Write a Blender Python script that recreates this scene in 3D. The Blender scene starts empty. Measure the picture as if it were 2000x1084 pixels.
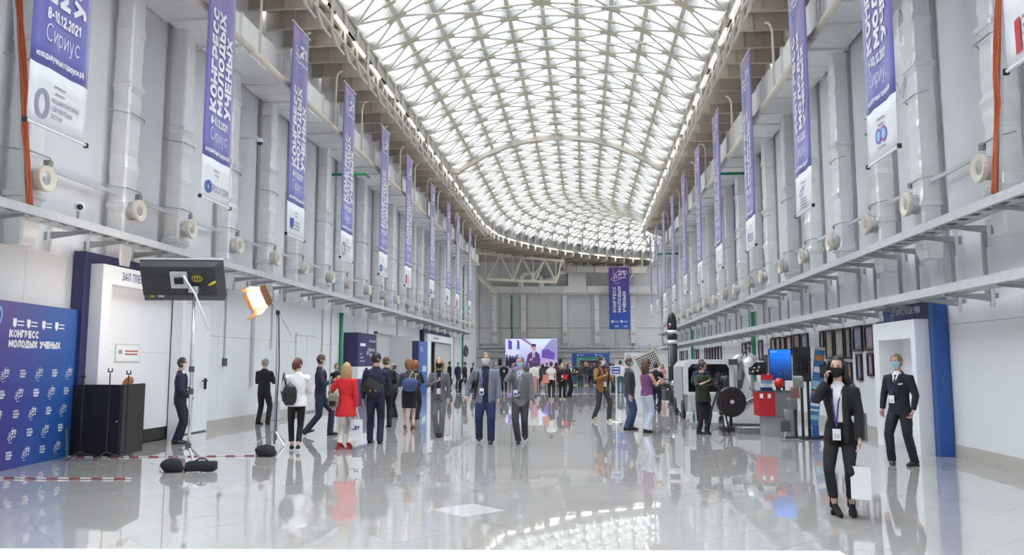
import bpy, bmesh, math, random
from mathutils import Vector, Matrix, noise
R = math.radians
random.seed(7)
SC = bpy.context.scene
COL = SC.collection

# ---------------------------------------------------------------- camera
cam = bpy.data.cameras.new('camera'); camo = bpy.data.objects.new('camera', cam); COL.objects.link(camo)
cam.sensor_fit = 'HORIZONTAL'; cam.sensor_width = 36.0; cam.lens = 1550 / 2000 * 36
cam.clip_start = 0.05; cam.clip_end = 400
camo.location = (0, 0, 1.63)
camo.rotation_euler = (R(90 + 6.204), 0, R(5.131))
SC.camera = camo

# ---------------------------------------------------------------- sky and exposure
W = bpy.data.worlds.new('overcast_sky'); SC.world = W; W.use_nodes = True
nt = W.node_tree; bg = nt.nodes['Background']
tc = nt.nodes.new('ShaderNodeTexCoord'); nz = nt.nodes.new('ShaderNodeTexNoise'); nz.inputs['Scale'].default_value = 2.2; nz.inputs['Detail'].default_value = 5
rp = nt.nodes.new('ShaderNodeValToRGB')
rp.color_ramp.elements[0].position = 0.35; rp.color_ramp.elements[0].color = (0.78, 0.88, 0.97, 1)
rp.color_ramp.elements[1].position = 0.62; rp.color_ramp.elements[1].color = (1.0, 1.0, 1.0, 1)
nt.links.new(tc.outputs['Generated'], nz.inputs['Vector']); nt.links.new(nz.outputs['Fac'], rp.inputs['Fac']); nt.links.new(rp.outputs['Color'], bg.inputs['Color'])
# overcast luminance: three times brighter at the zenith than at the horizon
sp_w = nt.nodes.new('ShaderNodeSeparateXYZ'); nt.links.new(tc.outputs['Generated'], sp_w.inputs[0])
cl_w = nt.nodes.new('ShaderNodeClamp'); nt.links.new(sp_w.outputs['Z'], cl_w.inputs[0])
ma_w = nt.nodes.new('ShaderNodeMath'); ma_w.operation = 'MULTIPLY_ADD'; nt.links.new(cl_w.outputs[0], ma_w.inputs[0])
SKY = 11.0
ma_w.inputs[1].default_value = SKY*2/3; ma_w.inputs[2].default_value = SKY/3; nt.links.new(ma_w.outputs[0], bg.inputs['Strength'])
SC.view_settings.view_transform = 'Standard'; SC.view_settings.look = 'None'; SC.view_settings.gamma = 1.0
SC.view_settings.use_curve_mapping = False
SC.view_settings.exposure = 0.92
SC.cycles.use_denoising = True
SC.cycles.max_bounces = 9; SC.cycles.diffuse_bounces = 5; SC.cycles.glossy_bounces = 4; SC.cycles.transparent_max_bounces = 12
SC.cycles.caustics_reflective = False; SC.cycles.caustics_refractive = False

# ---------------------------------------------------------------- materials
MATS = {}
def mat(name, col, rough=0.6, metal=0.0, var=0.06, vscale=3.0, bump=0.0, bscale=20.0, spec=0.5, emit=0.0, coat=0.0, ecol=None, bdist=0.02):
    if name in MATS: return MATS[name]
    m = bpy.data.materials.new(name); m.use_nodes = True; t = m.node_tree; p = t.nodes['Principled BSDF']
    tc = t.nodes.new('ShaderNodeTexCoord'); n = t.nodes.new('ShaderNodeTexNoise'); n.inputs['Scale'].default_value = vscale; n.inputs['Detail'].default_value = 4
    t.links.new(tc.outputs['Object'], n.inputs['Vector'])
    mx = t.nodes.new('ShaderNodeMix'); mx.data_type = 'RGBA'
    mx.inputs[6].default_value = tuple(max(0, c * (1 - var)) for c in col) + (1,)
    mx.inputs[7].default_value = tuple(min(1, c * (1 + var)) for c in col) + (1,)
    t.links.new(n.outputs['Fac'], mx.inputs[0]); t.links.new(mx.outputs[2], p.inputs['Base Color'])
    p.inputs['Roughness'].default_value = rough; p.inputs['Metallic'].default_value = metal; p.inputs['Specular IOR Level'].default_value = spec
    p.inputs['Coat Weight'].default_value = coat
    if bump:
        n2 = t.nodes.new('ShaderNodeTexNoise'); n2.inputs['Scale'].default_value = bscale; n2.inputs['Detail'].default_value = 5
        b = t.nodes.new('ShaderNodeBump'); b.inputs['Strength'].default_value = bump; b.inputs['Distance'].default_value = bdist
        t.links.new(tc.outputs['Object'], n2.inputs['Vector']); t.links.new(n2.outputs['Fac'], b.inputs['Height']); t.links.new(b.outputs['Normal'], p.inputs['Normal'])
    if emit:
        p.inputs['Emission Color'].default_value = tuple(ecol or col) + (1,); p.inputs['Emission Strength'].default_value = emit
    MATS[name] = m; return m

def mat_grad(name, z0, z1, c0, c1, c2=None, rough=0.5, pos=0.5, var=0.1, vscale=1.2, axis='Z', emit=0):
    """colour print fading between colours along an object axis"""
    m = bpy.data.materials.new(name); m.use_nodes = True; t = m.node_tree; p = t.nodes['Principled BSDF']
    tc = t.nodes.new('ShaderNodeTexCoord'); sp = t.nodes.new('ShaderNodeSeparateXYZ'); t.links.new(tc.outputs['Object'], sp.inputs[0])
    mr = t.nodes.new('ShaderNodeMapRange'); mr.inputs[1].default_value = z0; mr.inputs[2].default_value = z1
    t.links.new(sp.outputs[axis], mr.inputs[0])
    n = t.nodes.new('ShaderNodeTexNoise'); n.inputs['Scale'].default_value = vscale; n.inputs['Detail'].default_value = 3; t.links.new(tc.outputs['Object'], n.inputs['Vector'])
    ad = t.nodes.new('ShaderNodeMath'); ad.operation = 'MULTIPLY_ADD'; ad.inputs[1].default_value = var; t.links.new(n.outputs['Fac'], ad.inputs[0]); t.links.new(mr.outputs[0], ad.inputs[2])
    rp = t.nodes.new('ShaderNodeValToRGB'); e = rp.color_ramp.elements
    e[0].color = tuple(c0) + (1,); e[1].color = tuple(c2 or c1) + (1,)
    if c2: x = e.new(pos); x.color = tuple(c1) + (1,)
    t.links.new(ad.outputs[0], rp.inputs[0]); t.links.new(rp.outputs[0], p.inputs['Base Color']); p.inputs['Roughness'].default_value = rough
    if emit: t.links.new(rp.outputs[0], p.inputs['Emission Color']); p.inputs['Emission Strength'].default_value = emit
    MATS[name] = m; return m

WHITE = mat('white_paint', (0.83, 0.84, 0.86), 0.55, var=0.02)
WALLW = mat('white_wall_board', (0.76, 0.77, 0.785), 0.6, var=0.02, vscale=0.6)
WALLG = mat('grey_sandwich_panel', (0.83, 0.835, 0.85), 0.5, var=0.03, vscale=0.5)
BASEB = mat('beige_plinth_tile', (0.52, 0.49, 0.44), 0.3, var=0.12, vscale=6)
STEEL = mat('galvanised_steel', (0.72, 0.73, 0.74), 0.42, 0.35, var=0.15, vscale=8)
DSTEEL = mat('dull_grey_steel', (0.38, 0.39, 0.40), 0.5, 0.3, var=0.15, vscale=8)
FOIL = mat('wrinkled_foil_wrap', (0.93, 0.93, 0.925), 0.30, 0.22, var=0.07, vscale=5, bump=0.55, bscale=24, bdist=0.02)
FOIL2 = mat('bright_foil_tape', (0.93, 0.93, 0.93), 0.26, 0.2, var=0.15, vscale=9, bump=0.7, bscale=26, bdist=0.02)
COLLAR = mat('zinc_collar', (0.60, 0.60, 0.60), 0.3, 0.6, var=0.1)
CREAM = mat('cream_enamel', (0.80, 0.74, 0.63), 0.4, var=0.04)
TRUSS = mat('pale_truss_paint', (0.66, 0.65, 0.61), 0.5, var=0.05)
KHAKI = mat('khaki_node_plate', (0.60, 0.55, 0.42), 0.5, var=0.12, vscale=6)
TAUPE = mat('taupe_steel', (0.50, 0.45, 0.385), 0.55, var=0.08, vscale=3)
TAUPE_L = mat('pale_taupe_steel', (0.66, 0.63, 0.57), 0.5, var=0.06)
GREYPAN = mat('grey_vent_panel', (0.82, 0.83, 0.85), 0.45, var=0.06)
GREEN = mat('green_pipe', (0.02, 0.30, 0.13), 0.4)
BLACK = mat('black_plastic', (0.018, 0.018, 0.020), 0.45, var=0.2)
BLACKF = mat('black_fabric', (0.022, 0.022, 0.025), 0.9, var=0.25, vscale=12, bump=0.3, bscale=60)
DGREY = mat('dark_grey_plastic', (0.09, 0.09, 0.095), 0.5)
LGREY = mat('light_grey_plastic', (0.55, 0.56, 0.57), 0.4)
CHROME = mat('polished_metal', (0.75, 0.75, 0.76), 0.18, 0.9)
NAVY = mat('navy_print', (0.036, 0.038, 0.12), 0.5, var=0.2, vscale=1.0)
LETTER = mat('white_print', (0.88, 0.88, 0.90), 0.6, var=0.01)
TUBE = mat('led_tube_light', (1, 1, 1), 0.5, emit=7.0, ecol=(1.0, 0.95, 0.88))
CABLE = mat('black_cable', (0.03, 0.03, 0.03), 0.6)
CORANGE = mat('orange_cable', (0.62, 0.14, 0.05), 0.5, var=0.3, vscale=30)
WIRE = mat('thin_steel_wire', (0.6, 0.6, 0.6), 0.4, 0.5)

def glass_mat(name, tint, gl=0.06, rough=0.05, dif=0.0):
    m = bpy.data.materials.new(name); m.use_nodes = True; t = m.node_tree; t.nodes.remove(t.nodes['Principled BSDF']); o = t.nodes['Material Output']
    tr = t.nodes.new('ShaderNodeBsdfTransparent'); g = t.nodes.new('ShaderNodeBsdfGlossy'); g.inputs['Roughness'].default_value = rough
    tc = t.nodes.new('ShaderNodeTexCoord'); n = t.nodes.new('ShaderNodeTexNoise'); n.inputs['Scale'].default_value = 0.5; t.links.new(tc.outputs['Object'], n.inputs['Vector'])
    mx = t.nodes.new('ShaderNodeMix'); mx.data_type = 'RGBA'; mx.inputs[6].default_value = tuple(c * 0.93 for c in tint) + (1,); mx.inputs[7].default_value = tuple(tint) + (1,)
    t.links.new(n.outputs['Fac'], mx.inputs[0]); t.links.new(mx.outputs[2], tr.inputs['Color'])
    f = t.nodes.new('ShaderNodeFresnel'); f.inputs['IOR'].default_value = 1.0 + gl * 6
    a = t.nodes.new('ShaderNodeMixShader'); t.links.new(f.outputs[0], a.inputs[0]); t.links.new(tr.outputs[0], a.inputs[1]); t.links.new(g.outputs[0], a.inputs[2])
    last = a
    if dif:
        d = t.nodes.new('ShaderNodeBsdfTranslucent'); d.inputs['Color'].default_value = (0.95, 0.97, 1, 1)
        b = t.nodes.new('ShaderNodeMixShader'); b.inputs[0].default_value = dif; t.links.new(a.outputs[0], b.inputs[1]); t.links.new(d.outputs[0], b.inputs[2]); last = b
    t.links.new(last.outputs[0], o.inputs['Surface']); MATS[name] = m; return m
GLASS = glass_mat('roof_glass', (0.95, 0.975, 1.0), dif=0.12)
ACRYL = glass_mat('clear_acrylic', (0.93, 0.95, 0.96), gl=0.08)

# ---------------------------------------------------------------- mesh helpers
class MB:
    def __init__(s): s.v = []; s.f = []; s.m = []
    def add(s, v, f, mi=0):
        o = len(s.v); s.v += [tuple(a) for a in v]; s.f += [tuple(o + i for i in q) for q in f]; s.m += [mi] * len(f); return s
    def box(s, x0, x1, y0, y1, z0, z1, mi=0):
        v = [(x0,y0,z0),(x1,y0,z0),(x1,y1,z0),(x0,y1,z0),(x0,y0,z1),(x1,y0,z1),(x1,y1,z1),(x0,y1,z1)]
        return s.add(v, [(3,2,1,0),(4,5,6,7),(0,1,5,4),(1,2,6,5),(2,3,7,6),(3,0,4,7)], mi)
    def rbox(s, c, size, rot=(0,0,0), mi=0, bev=0.0):
        """box of given size about c, euler rotated, optional chamfer of the vertical edges"""
        M = Matrix.Rotation(rot[2], 3, 'Z') @ Matrix.Rotation(rot[1], 3, 'Y') @ Matrix.Rotation(rot[0], 3, 'X')
        hx, hy, hz = size[0]/2, size[1]/2, size[2]/2; c = Vector(c)
        if bev:
            b = min(bev, hx*0.95, hy*0.95); p = [(-hx+b,-hy),(hx-b,-hy),(hx,-hy+b),(hx,hy-b),(hx-b,hy),(-hx+b,hy),(-hx,hy-b),(-hx,-hy+b)]
        else: p = [(-hx,-hy),(hx,-hy),(hx,hy),(-hx,hy)]
        n = len(p); v = [c + M @ Vector((x,y,-hz)) for x,y in p] + [c + M @ Vector((x,y,hz)) for x,y in p]
        f = [tuple(range(n-1,-1,-1)), tuple(range(n,2*n))] + [(i,(i+1)%n,n+(i+1)%n,n+i) for i in range(n)]
        return s.add(v, f, mi)
    def bar(s, p, q, w, h=None, up=(0,0,1), mi=0):
        p, q = Vector(p), Vector(q); d = (q-p).normalized(); u = Vector(up)
        if abs(d.dot(u)) > 0.98: u = Vector((1,0,0))
        a = d.cross(u).normalized(); b = a.cross(d).normalized(); h = h or w; a *= w/2; b *= h/2
        v = [p-a-b,p+a-b,p+a+b,p-a+b,q-a-b,q+a-b,q+a+b,q-a+b]
        return s.add(v, [(3,2,1,0),(4,5,6,7),(0,1,5,4),(1,2,6,5),(2,3,7,6),(3,0,4,7)], mi)
    def tube(s, pts, r, n=8, mi=0, cap=True, ry=None, flat=None):
        """round or elliptic tube along points; r may be a list; flat = direction of the first (rx) axis"""
        P = [Vector(p) for p in pts]; m = len(P); rr = r if isinstance(r, (list, tuple)) else [r]*m
        r2 = ry if isinstance(ry, (list, tuple)) else ([ry]*m if ry else rr)
        v = []; a0 = None
        for i in range(m):
            d = (P[min(i+1,m-1)] - P[max(i-1,0)]); d = d.normalized() if d.length > 1e-9 else Vector((0,0,1))
            if a0 is None:
                a = Vector(flat) if flat is not None else (Vector((1,0,0)) if abs(d.x) < 0.8 else Vector((0,1,0)))
            else: a = a0
            a = a - d*a.dot(d)
            if a.length < 1e-6: a = d.orthogonal()
            a.normalize(); b = d.cross(a); a0 = a
            for k in range(n):
                t = 2*math.pi*k/n; v.append(P[i] + a*math.cos(t)*rr[i] + b*math.sin(t)*r2[i])
        f = [(i*n+k, i*n+(k+1)%n, (i+1)*n+(k+1)%n, (i+1)*n+k) for i in range(m-1) for k in range(n)]
        if cap: f += [tuple(range(n-1,-1,-1)), tuple((m-1)*n+k for k in range(n))]
        return s.add(v, f, mi)
    def lathe(s, prof, c=(0,0,0), axis=(0,0,1), n=20, mi=0, cap=True):
        """prof: list of (radius, distance along axis)"""
        ax = Vector(axis).normalized(); a = ax.orthogonal().normalized(); b = ax.cross(a); c = Vector(c); v = []
        for r, h in prof:
            for k in range(n):
                t = 2*math.pi*k/n; v.append(c + ax*h + (a*math.cos(t)+b*math.sin(t))*r)
        m = len(prof); f = [(i*n+k, i*n+(k+1)%n, (i+1)*n+(k+1)%n, (i+1)*n+k) for i in range(m-1) for k in range(n)]
        if cap: f += [tuple(range(n-1,-1,-1)), tuple((m-1)*n+k for k in range(n))]
        return s.add(v, f, mi)
    def ell(s, c, r, n=12, m=8, mi=0, M=None):
        c = Vector(c); v = []; f = []
        for i in range(m+1):
            th = math.pi*i/m
            for k in range(n):
                ph = 2*math.pi*k/n; q = Vector((r[0]*math.sin(th)*math.cos(ph), r[1]*math.sin(th)*math.sin(ph), r[2]*math.cos(th)))
                v.append(c + (M @ q if M else q))
        f = [(i*n+k, (i+1)*n+k, (i+1)*n+(k+1)%n, i*n+(k+1)%n) for i in range(m) for k in range(n)]
        return s.add(v, f, mi)
    def prism(s, poly, a, b, axis='Y', mi=0):
        """extrude a 2D polygon: axis Y -> (x,z), X -> (y,z), Z -> (x,y)"""
        k = {'Y': lambda p,t:(p[0],t,p[1]), 'X': lambda p,t:(t,p[0],p[1]), 'Z': lambda p,t:(p[0],p[1],t)}[axis]
        n = len(poly); v = [k(p,a) for p in poly] + [k(p,b) for p in poly]
        return s.add(v, [tuple(range(n-1,-1,-1)), tuple(range(n,2*n))] + [(i,(i+1)%n,n+(i+1)%n,n+i) for i in range(n)], mi)
    def mesh(s, name, mats, smooth=False):
        me = bpy.data.meshes.new(name); me.from_pydata(s.v, [], s.f)
        for m in (mats if isinstance(mats, (list, tuple)) else [mats]): me.materials.append(m)
        if any(s.m): me.polygons.foreach_set('material_index', s.m)
        bm = bmesh.new(); bm.from_mesh(me); bmesh.ops.recalc_face_normals(bm, faces=bm.faces); bm.to_mesh(me); bm.free()
        if smooth: me.polygons.foreach_set('use_smooth', [True]*len(me.polygons))
        me.update(); return me
    def build(s, name, mats, parent=None, smooth=False, loc=None, rot=None):
        return link(name, s.mesh(name, mats, smooth), parent, loc, rot)

def link(name, me, parent=None, loc=None, rot=None):
    o = bpy.data.objects.new(name, me); COL.objects.link(o)
    if parent is not None: o.parent = parent
    if loc is not None: o.location = loc
    if rot is not None: o.rotation_euler = rot
    return o
def tag(o, label=None, cat=None, group=None, kind=None):
    if label: o['label'] = label
    if cat: o['category'] = cat
    if group: o['group'] = group
    if kind: o['kind'] = kind
    return o
def thing(name, label, cat, loc=(0,0,0), rz=0.0, group=None, kind=None):
    o = bpy.data.objects.new(name, None); COL.objects.link(o); o.location = loc; o.rotation_euler = (0,0,rz); o.empty_display_size = 0.2
    return tag(o, label, cat, group, kind)
def struct(name, mb, m, label=None): return tag(mb.build(name, m), label, None, None, 'structure')
def copy_tree(o, parent=None):
    c = o.copy(); COL.objects.link(c); c.parent = parent
    for ch in list(o.children): copy_tree(ch, c)
    return c

# ---------------------------------------------------------------- stroke lettering (flat print, millimetres proud of its board)
def _arc(cx, cy, rx, ry, a0, a1, n=8): return [(cx+rx*math.cos(R(a0+(a1-a0)*i/n)), cy+ry*math.sin(R(a0+(a1-a0)*i/n))) for i in range(n+1)]
_O = _arc(.32,.5,.32,.5,0,360,14)
GL = {  # glyph: (width, strokes) on a unit cap height
'К':(.62,[[(0,0),(0,1)],[(0,.45),(.58,1)],[(.18,.58),(.62,0)]]), 'О':(.64,[_O]), 'Н':(.6,[[(0,0),(0,1)],[(.6,0),(.6,1)],[(0,.5),(.6,.5)]]),
'Г':(.48,[[(0,0),(0,1),(.48,1)]]), 'Р':(.56,[[(0,0),(0,1)]+[(.26,1)]+_arc(.28,.72,.28,.28,90,-90,6)+[(0,.44)]]), 'Е':(.5,[[(.5,0),(0,0),(0,1),(.5,1)],[(0,.5),(.44,.5)]]),
'С':(.6,[_arc(.34,.5,.34,.5,48,312,10)]), 'М':(.74,[[(0,0),(0,1),(.37,.3),(.74,1),(.74,0)]]), 'Л':(.6,[[(-.02,0),(.08,.08),(.16,1),(.6,1),(.6,0)]]),
'Д':(.7,[[(0,-.16),(0,.02),(.7,.02),(.7,-.16)],[(.08,.02),(.18,1),(.6,1),(.6,.02)]]), 'Ы':(.8,[[(0,1),(0,0),(.26,0)]+_arc(.26,.28,.26,.28,-90,90,6)+[(0,.56)],[(.8,0),(.8,1)]]),
'Х':(.62,[[(0,0),(.62,1)],[(0,1),(.62,0)]]), 'У':(.6,[[(0,1),(.32,.38)],[(.6,1),(.3,.12),(.2,0),(.04,0)]]), 'Ч':(.56,[[(0,1),(0,.6),(.1,.44),(.56,.44)],[(.56,0),(.56,1)]]),
'З':(.54,[_arc(.26,.74,.27,.26,140,-80,7)+_arc(.26,.26,.29,.26,80,-140,7)]), 'А':(.66,[[(0,0),(.33,1),(.66,0)],[(.12,.32),(.54,.32)]]), 'П':(.6,[[(0,0),(0,1),(.6,1),(.6,0)]]),
'Т':(.58,[[(0,1),(.58,1)],[(.29,0),(.29,1)]]), 'Й':(.6,[[(0,1),(0,0),(.6,1),(.6,0)],[(.16,1.24),(.3,1.14),(.44,1.24)]]), 'И':(.6,[[(0,1),(0,0),(.6,1),(.6,0)]]), 'В':(.54,[[(0,0),(0,1),(.3,1)]+_arc(.28,.76,.22,.24,90,-90,5)+[(0,.52)],[(.3,.52)]+_arc(.28,.26,.26,.26,90,-90,5)+[(0,0)]]),
'Ф':(.8,[_arc(.4,.52,.4,.3,0,360,12),[(.4,0),(.4,1)]]), 'Б':(.54,[[(.5,1),(0,1),(0,0),(.28,0)]+_arc(.28,.28,.26,.28,-90,90,6)+[(0,.56)]]),'Я':(.56,[[(.56,0),(.56,1),(.3,1)]+_arc(.28,.72,.28,.28,90,270,6)+[(.56,.44)],[(.3,.44),(0,0)]]),
'0':(.54,[_arc(.27,.5,.27,.5,0,360,12)]), '1':(.3,[[(0,.78),(.22,1),(.22,0)]]), '2':(.54,[_arc(.27,.72,.26,.28,165,-35,8)+[(0,0),(.54,0)]]), '8':(.54,[_arc(.27,.75,.22,.25,0,360,10),_arc(.27,.25,.27,.25,0,360,10)]),
'-':(.3,[[(0,.42),(.3,.42)]]), '.':(.06,[[(.0,.0),(.0,.08)]]), ' ':(.22,[]),
'и':(.44,[[(0,.7),(0,0),(.44,.7),(.44,0)]]), 'р':(.46,[[(0,-.28),(0,.7)],_arc(.23,.35,.23,.35,0,360,10)]), 'у':(.46,[[(0,.7),(.24,.05)],[(.46,.7),(.2,-.24),(.04,-.28)]]), 'с':(.44,[_arc(.24,.35,.24,.35,48,312,8)]),
'м':(.56,[[(0,0),(0,.7),(.28,.15),(.56,.7),(.56,0)]]), 'о':(.46,[_arc(.23,.35,.23,.35,0,360,10)]), 'л':(.44,[[(-.02,0),(.1,.08),(.14,.7),(.44,.7),(.44,0)]]), 'д':(.52,[[(0,-.14),(0,0),(.52,0),(.52,-.14)],[(.08,0),(.14,.7),(.44,.7),(.44,0)]]),
'ы':(.6,[[(0,.7),(0,0),(.2,0)]+_arc(.2,.2,.18,.2,-90,90,5)+[(0,.4)],[(.6,0),(.6,.7)]]), 'е':(.46,[[(.02,.36),(.46,.36)]+_arc(.23,.35,.23,.35,0,310,9)]), 'ч':(.42,[[(0,.7),(0,.42),(.1,.3),(.42,.3)],[(.42,0),(.42,.7)]]),
'н':(.44,[[(0,0),(0,.7)],[(.44,0),(.44,.7)],[(0,.36),(.44,.36)]]), 'г':(.34,[[(0,0),(0,.7),(.34,.7)]]), 'а':(.44,[_arc(.22,.35,.22,.35,0,360,10),[(.44,0),(.44,.7)]]), 'к':(.42,[[(0,0),(0,.7)],[(0,.3),(.4,.7)],[(.14,.42),(.42,0)]]), 'ф':(.7,[_arc(.35,.35,.35,.33,0,360,12),[(.35,-.28),(.35,1)]]), 'т':(.42,[[(0,.7),(.42,.7)],[(.21,0),(.21,.7)]]), 'х':(.44,[[(0,0),(.44,.7)],[(0,.7),(.44,0)]]), 'й':(.44,[[(0,.7),(0,0),(.44,.7),(.44,0)],[(.12,.92),(.22,.84),(.32,.92)]]),
}
def text_mesh(mb, txt, x, y, h, wt=0.2, track=0.16, squeeze=1.0, xf=None, mi=0, width=None):
    """letters of cap height h from (x,y) along +x, mapped to 3D by xf(x,y)"""
    xf = xf or (lambda a,b:(a,b,0))
    tot = sum((GL.get(c,GL['О'])[0]+wt+track) for c in txt)*h - track*h
    if width: squeeze = width/tot
    cx = 0.0; t = wt*h/2
    for c in txt:
        w, st = GL.get(c, GL['О'])
        for pl in st:
            n = len(pl)
            for i in range(n-1):
                a = Vector((pl[i][0]+wt/2, pl[i][1]*(1-wt)+wt/2))*h; b = Vector((pl[i+1][0]+wt/2, pl[i+1][1]*(1-wt)+wt/2))*h
                d = b-a
                if d.length < 1e-6: continue
                d.normalize(); nn = Vector((-d.y, d.x))*t; e = d*(t*0.55 if 2 < n else 0.0)
                if n == 2: e = d*t*0.98 if abs(d.x*d.y) < 0.02 else d*t*0.6
                q = [a-e-nn, b+e-nn, b+e+nn, a-e+nn]
                mb.add([xf(x+(cx+p.x)*squeeze, y+p.y) for p in q], [(0,1,2,3)], mi)
        cx += (w+wt+track)*h
    return tot*squeeze
def disc_pts(cx, cy, r, n=20, ry=None): return [(cx+r*math.cos(2*math.pi*i/n), cy+(ry or r)*math.sin(2*math.pi*i/n)) for i in range(n)]
def flat(mb, pts, xf, mi=0): mb.add([xf(*p) for p in pts], [tuple(range(len(pts)))], mi)
def ringp(mb, cx, cy, rx, ry, w, xf, rot=0, a0=0, a1=360, n=24, mi=0):
    for i in range(n):
        q = []
        for (k, s) in ((i,-1),(i+1,-1),(i+1,1),(i,1)):
            t = R(a0+(a1-a0)*k/n); X = (rx+s*w/2)*math.cos(t); Y = (ry+s*w/2)*math.sin(t)
            q.append((cx+X*math.cos(rot)-Y*math.sin(rot), cy+X*math.sin(rot)+Y*math.cos(rot)))
        flat(mb, q, xf, mi)
def logo21(mb, cx, cy, s, xf, mi=0, ring=True, rmi=1):
    """ringed 21 mark"""
    if ring:
        ringp(mb, cx, cy, .62*s, .26*s, .035*s, xf, R(28), 150, 450, 22, rmi); ringp(mb, cx, cy-.05*s, .30*s, .60*s, .03*s, xf, R(-24), 100, 320, 18, rmi)
    text_mesh(mb, '21', cx-.08*s, cy+.02*s, .34*s, .26, .06, 1.1, xf, mi)
    text_mesh(mb, 'Год', cx-.46*s, cy+.08*s, .12*s, .2, .1, 1, xf, mi)
    text_mesh(mb, 'науки', cx-.46*s, cy-.07*s, .12*s, .2, .1, 1, xf, mi)
    text_mesh(mb, 'и технологий', cx-.46*s, cy-.21*s, .11*s, .2, .1, 1, xf, mi)
# ================================================================ the setting
XL, XR = -9.35, 6.57
Y0, YL1, YR1 = -14.0, 68.6, 63.0
DUCT_Y = [11.47,14.1,16.12,18.52,20.95,23.15,25.77,27.77,30.35,32.83,35.2,37.67,39.78,41.78,43.79,46.35,48.76,50.7,52.88,55.51,57.63,60.05]
DUCT_Y = [round(a*1.054, 2) for a in DUCT_Y]

# floor: bed plus square tiles laid on the diagonal
def floor_material():
    m = bpy.data.materials.new('polished_stone_tile'); m.use_nodes = True; t = m.node_tree; p = t.nodes['Principled BSDF']
    oi = t.nodes.new('ShaderNodeNewGeometry'); tc = t.nodes.new('ShaderNodeTexCoord')
    n = t.nodes.new('ShaderNodeTexNoise'); n.inputs['Scale'].default_value = 0.35; n.inputs['Detail'].default_value = 6; t.links.new(oi.outputs['Position'], n.inputs['Vector'])
    rp = t.nodes.new('ShaderNodeValToRGB'); rp.color_ramp.elements[0].color = (0.41,0.388,0.365,1); rp.color_ramp.elements[1].color = (0.47,0.447,0.425,1)
    rp.color_ramp.elements[0].position = .3; rp.color_ramp.elements[1].position = .7
    t.links.new(n.outputs['Fac'], rp.inputs[0]); t.links.new(rp.outputs[0], p.inputs['Base Color'])
    p.inputs['Roughness'].default_value = 0.03; p.inputs['IOR'].default_value = 1.6; p.inputs['Specular IOR Level'].default_value = 0.6
    p.inputs['Coat Weight'].default_value = 0.35; p.inputs['Coat Roughness'].default_value = 0.008; p.inputs['Coat IOR'].default_value = 1.6
    n2 = t.nodes.new('ShaderNodeTexNoise'); n2.inputs['Scale'].default_value = 1.7; n2.inputs['Detail'].default_value = 1.0; t.links.new(oi.outputs['Position'], n2.inputs['Vector'])
    b = t.nodes.new('ShaderNodeBump'); b.inputs['Strength'].default_value = 0.10; b.inputs['Distance'].default_value = 0.008
    t.links.new(b.outputs['Normal'], p.inputs['Coat Normal'])
    t.links.new(n2.outputs['Fac'], b.inputs['Height']); t.links.new(b.outputs['Normal'], p.inputs['Normal']); return m
TILE = floor_material()
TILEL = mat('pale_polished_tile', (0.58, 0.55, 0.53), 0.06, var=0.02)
GROUT = mat('grey_grout', (0.44, 0.42, 0.40), 0.4)
floor = struct('floor', MB().box(XL-5, 24, Y0, 92, -0.25, -0.008), GROUT, 'polished grey beige stone tile floor laid on the diagonal')
TS = 0.6
tile_me = MB().rbox((0,0,-0.007), (TS-0.0025, TS-0.0025, 0.014)).mesh('tile', TILE)
def in_hall(x, y): return (XL-0.3 < x < XR+0.3 and y < 63.5) or (y >= 63.5 and -14 < x < 23 and y < 90)
cells = []
for i in range(-130, 170):
    for j in range(-130, 170):
        x = (i-j)*TS*0.70711 - 1.31; y = (i+j)*TS*0.70711 + 9.05
        if y < -3 or y > 89 or not in_hall(x, y): continue
        d = math.hypot(x, y); az = math.degrees(math.atan2(x, y)) + 5.13
        vis = y > 5.5 and abs(az) < 34
        cells.append((0 if vis else 1, d, x, y))
cells.sort()
rest = MB(); hT = (TS-0.0025)/2*1.41421
for k, (nv, d, x, y) in enumerate(cells):
    rx, ry = random.gauss(0, 0.0011), random.gauss(0, 0.0011)
    if k < 300:
        o = link('tile', tile_me, floor, (x, y, 0), (rx, ry, R(45)))
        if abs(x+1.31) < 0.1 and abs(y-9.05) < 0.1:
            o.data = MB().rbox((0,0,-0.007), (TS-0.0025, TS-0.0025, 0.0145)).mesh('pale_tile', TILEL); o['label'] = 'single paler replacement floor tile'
    else:
        c = [(hT,0),(0,hT),(-hT,0),(0,-hT)]
        top = [(x+a, y+b, a*-ry + b*rx) for a, b in c]
        rest.add(top + [(p[0], p[1], -0.012) for p in top], [(0,1,2,3),(7,6,5,4),(0,4,5,1),(1,5,6,2),(2,6,7,3),(3,7,4,0)])
r_ = rest.build('tile_field', TILE, floor); r_['kind'] = 'stuff'

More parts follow.
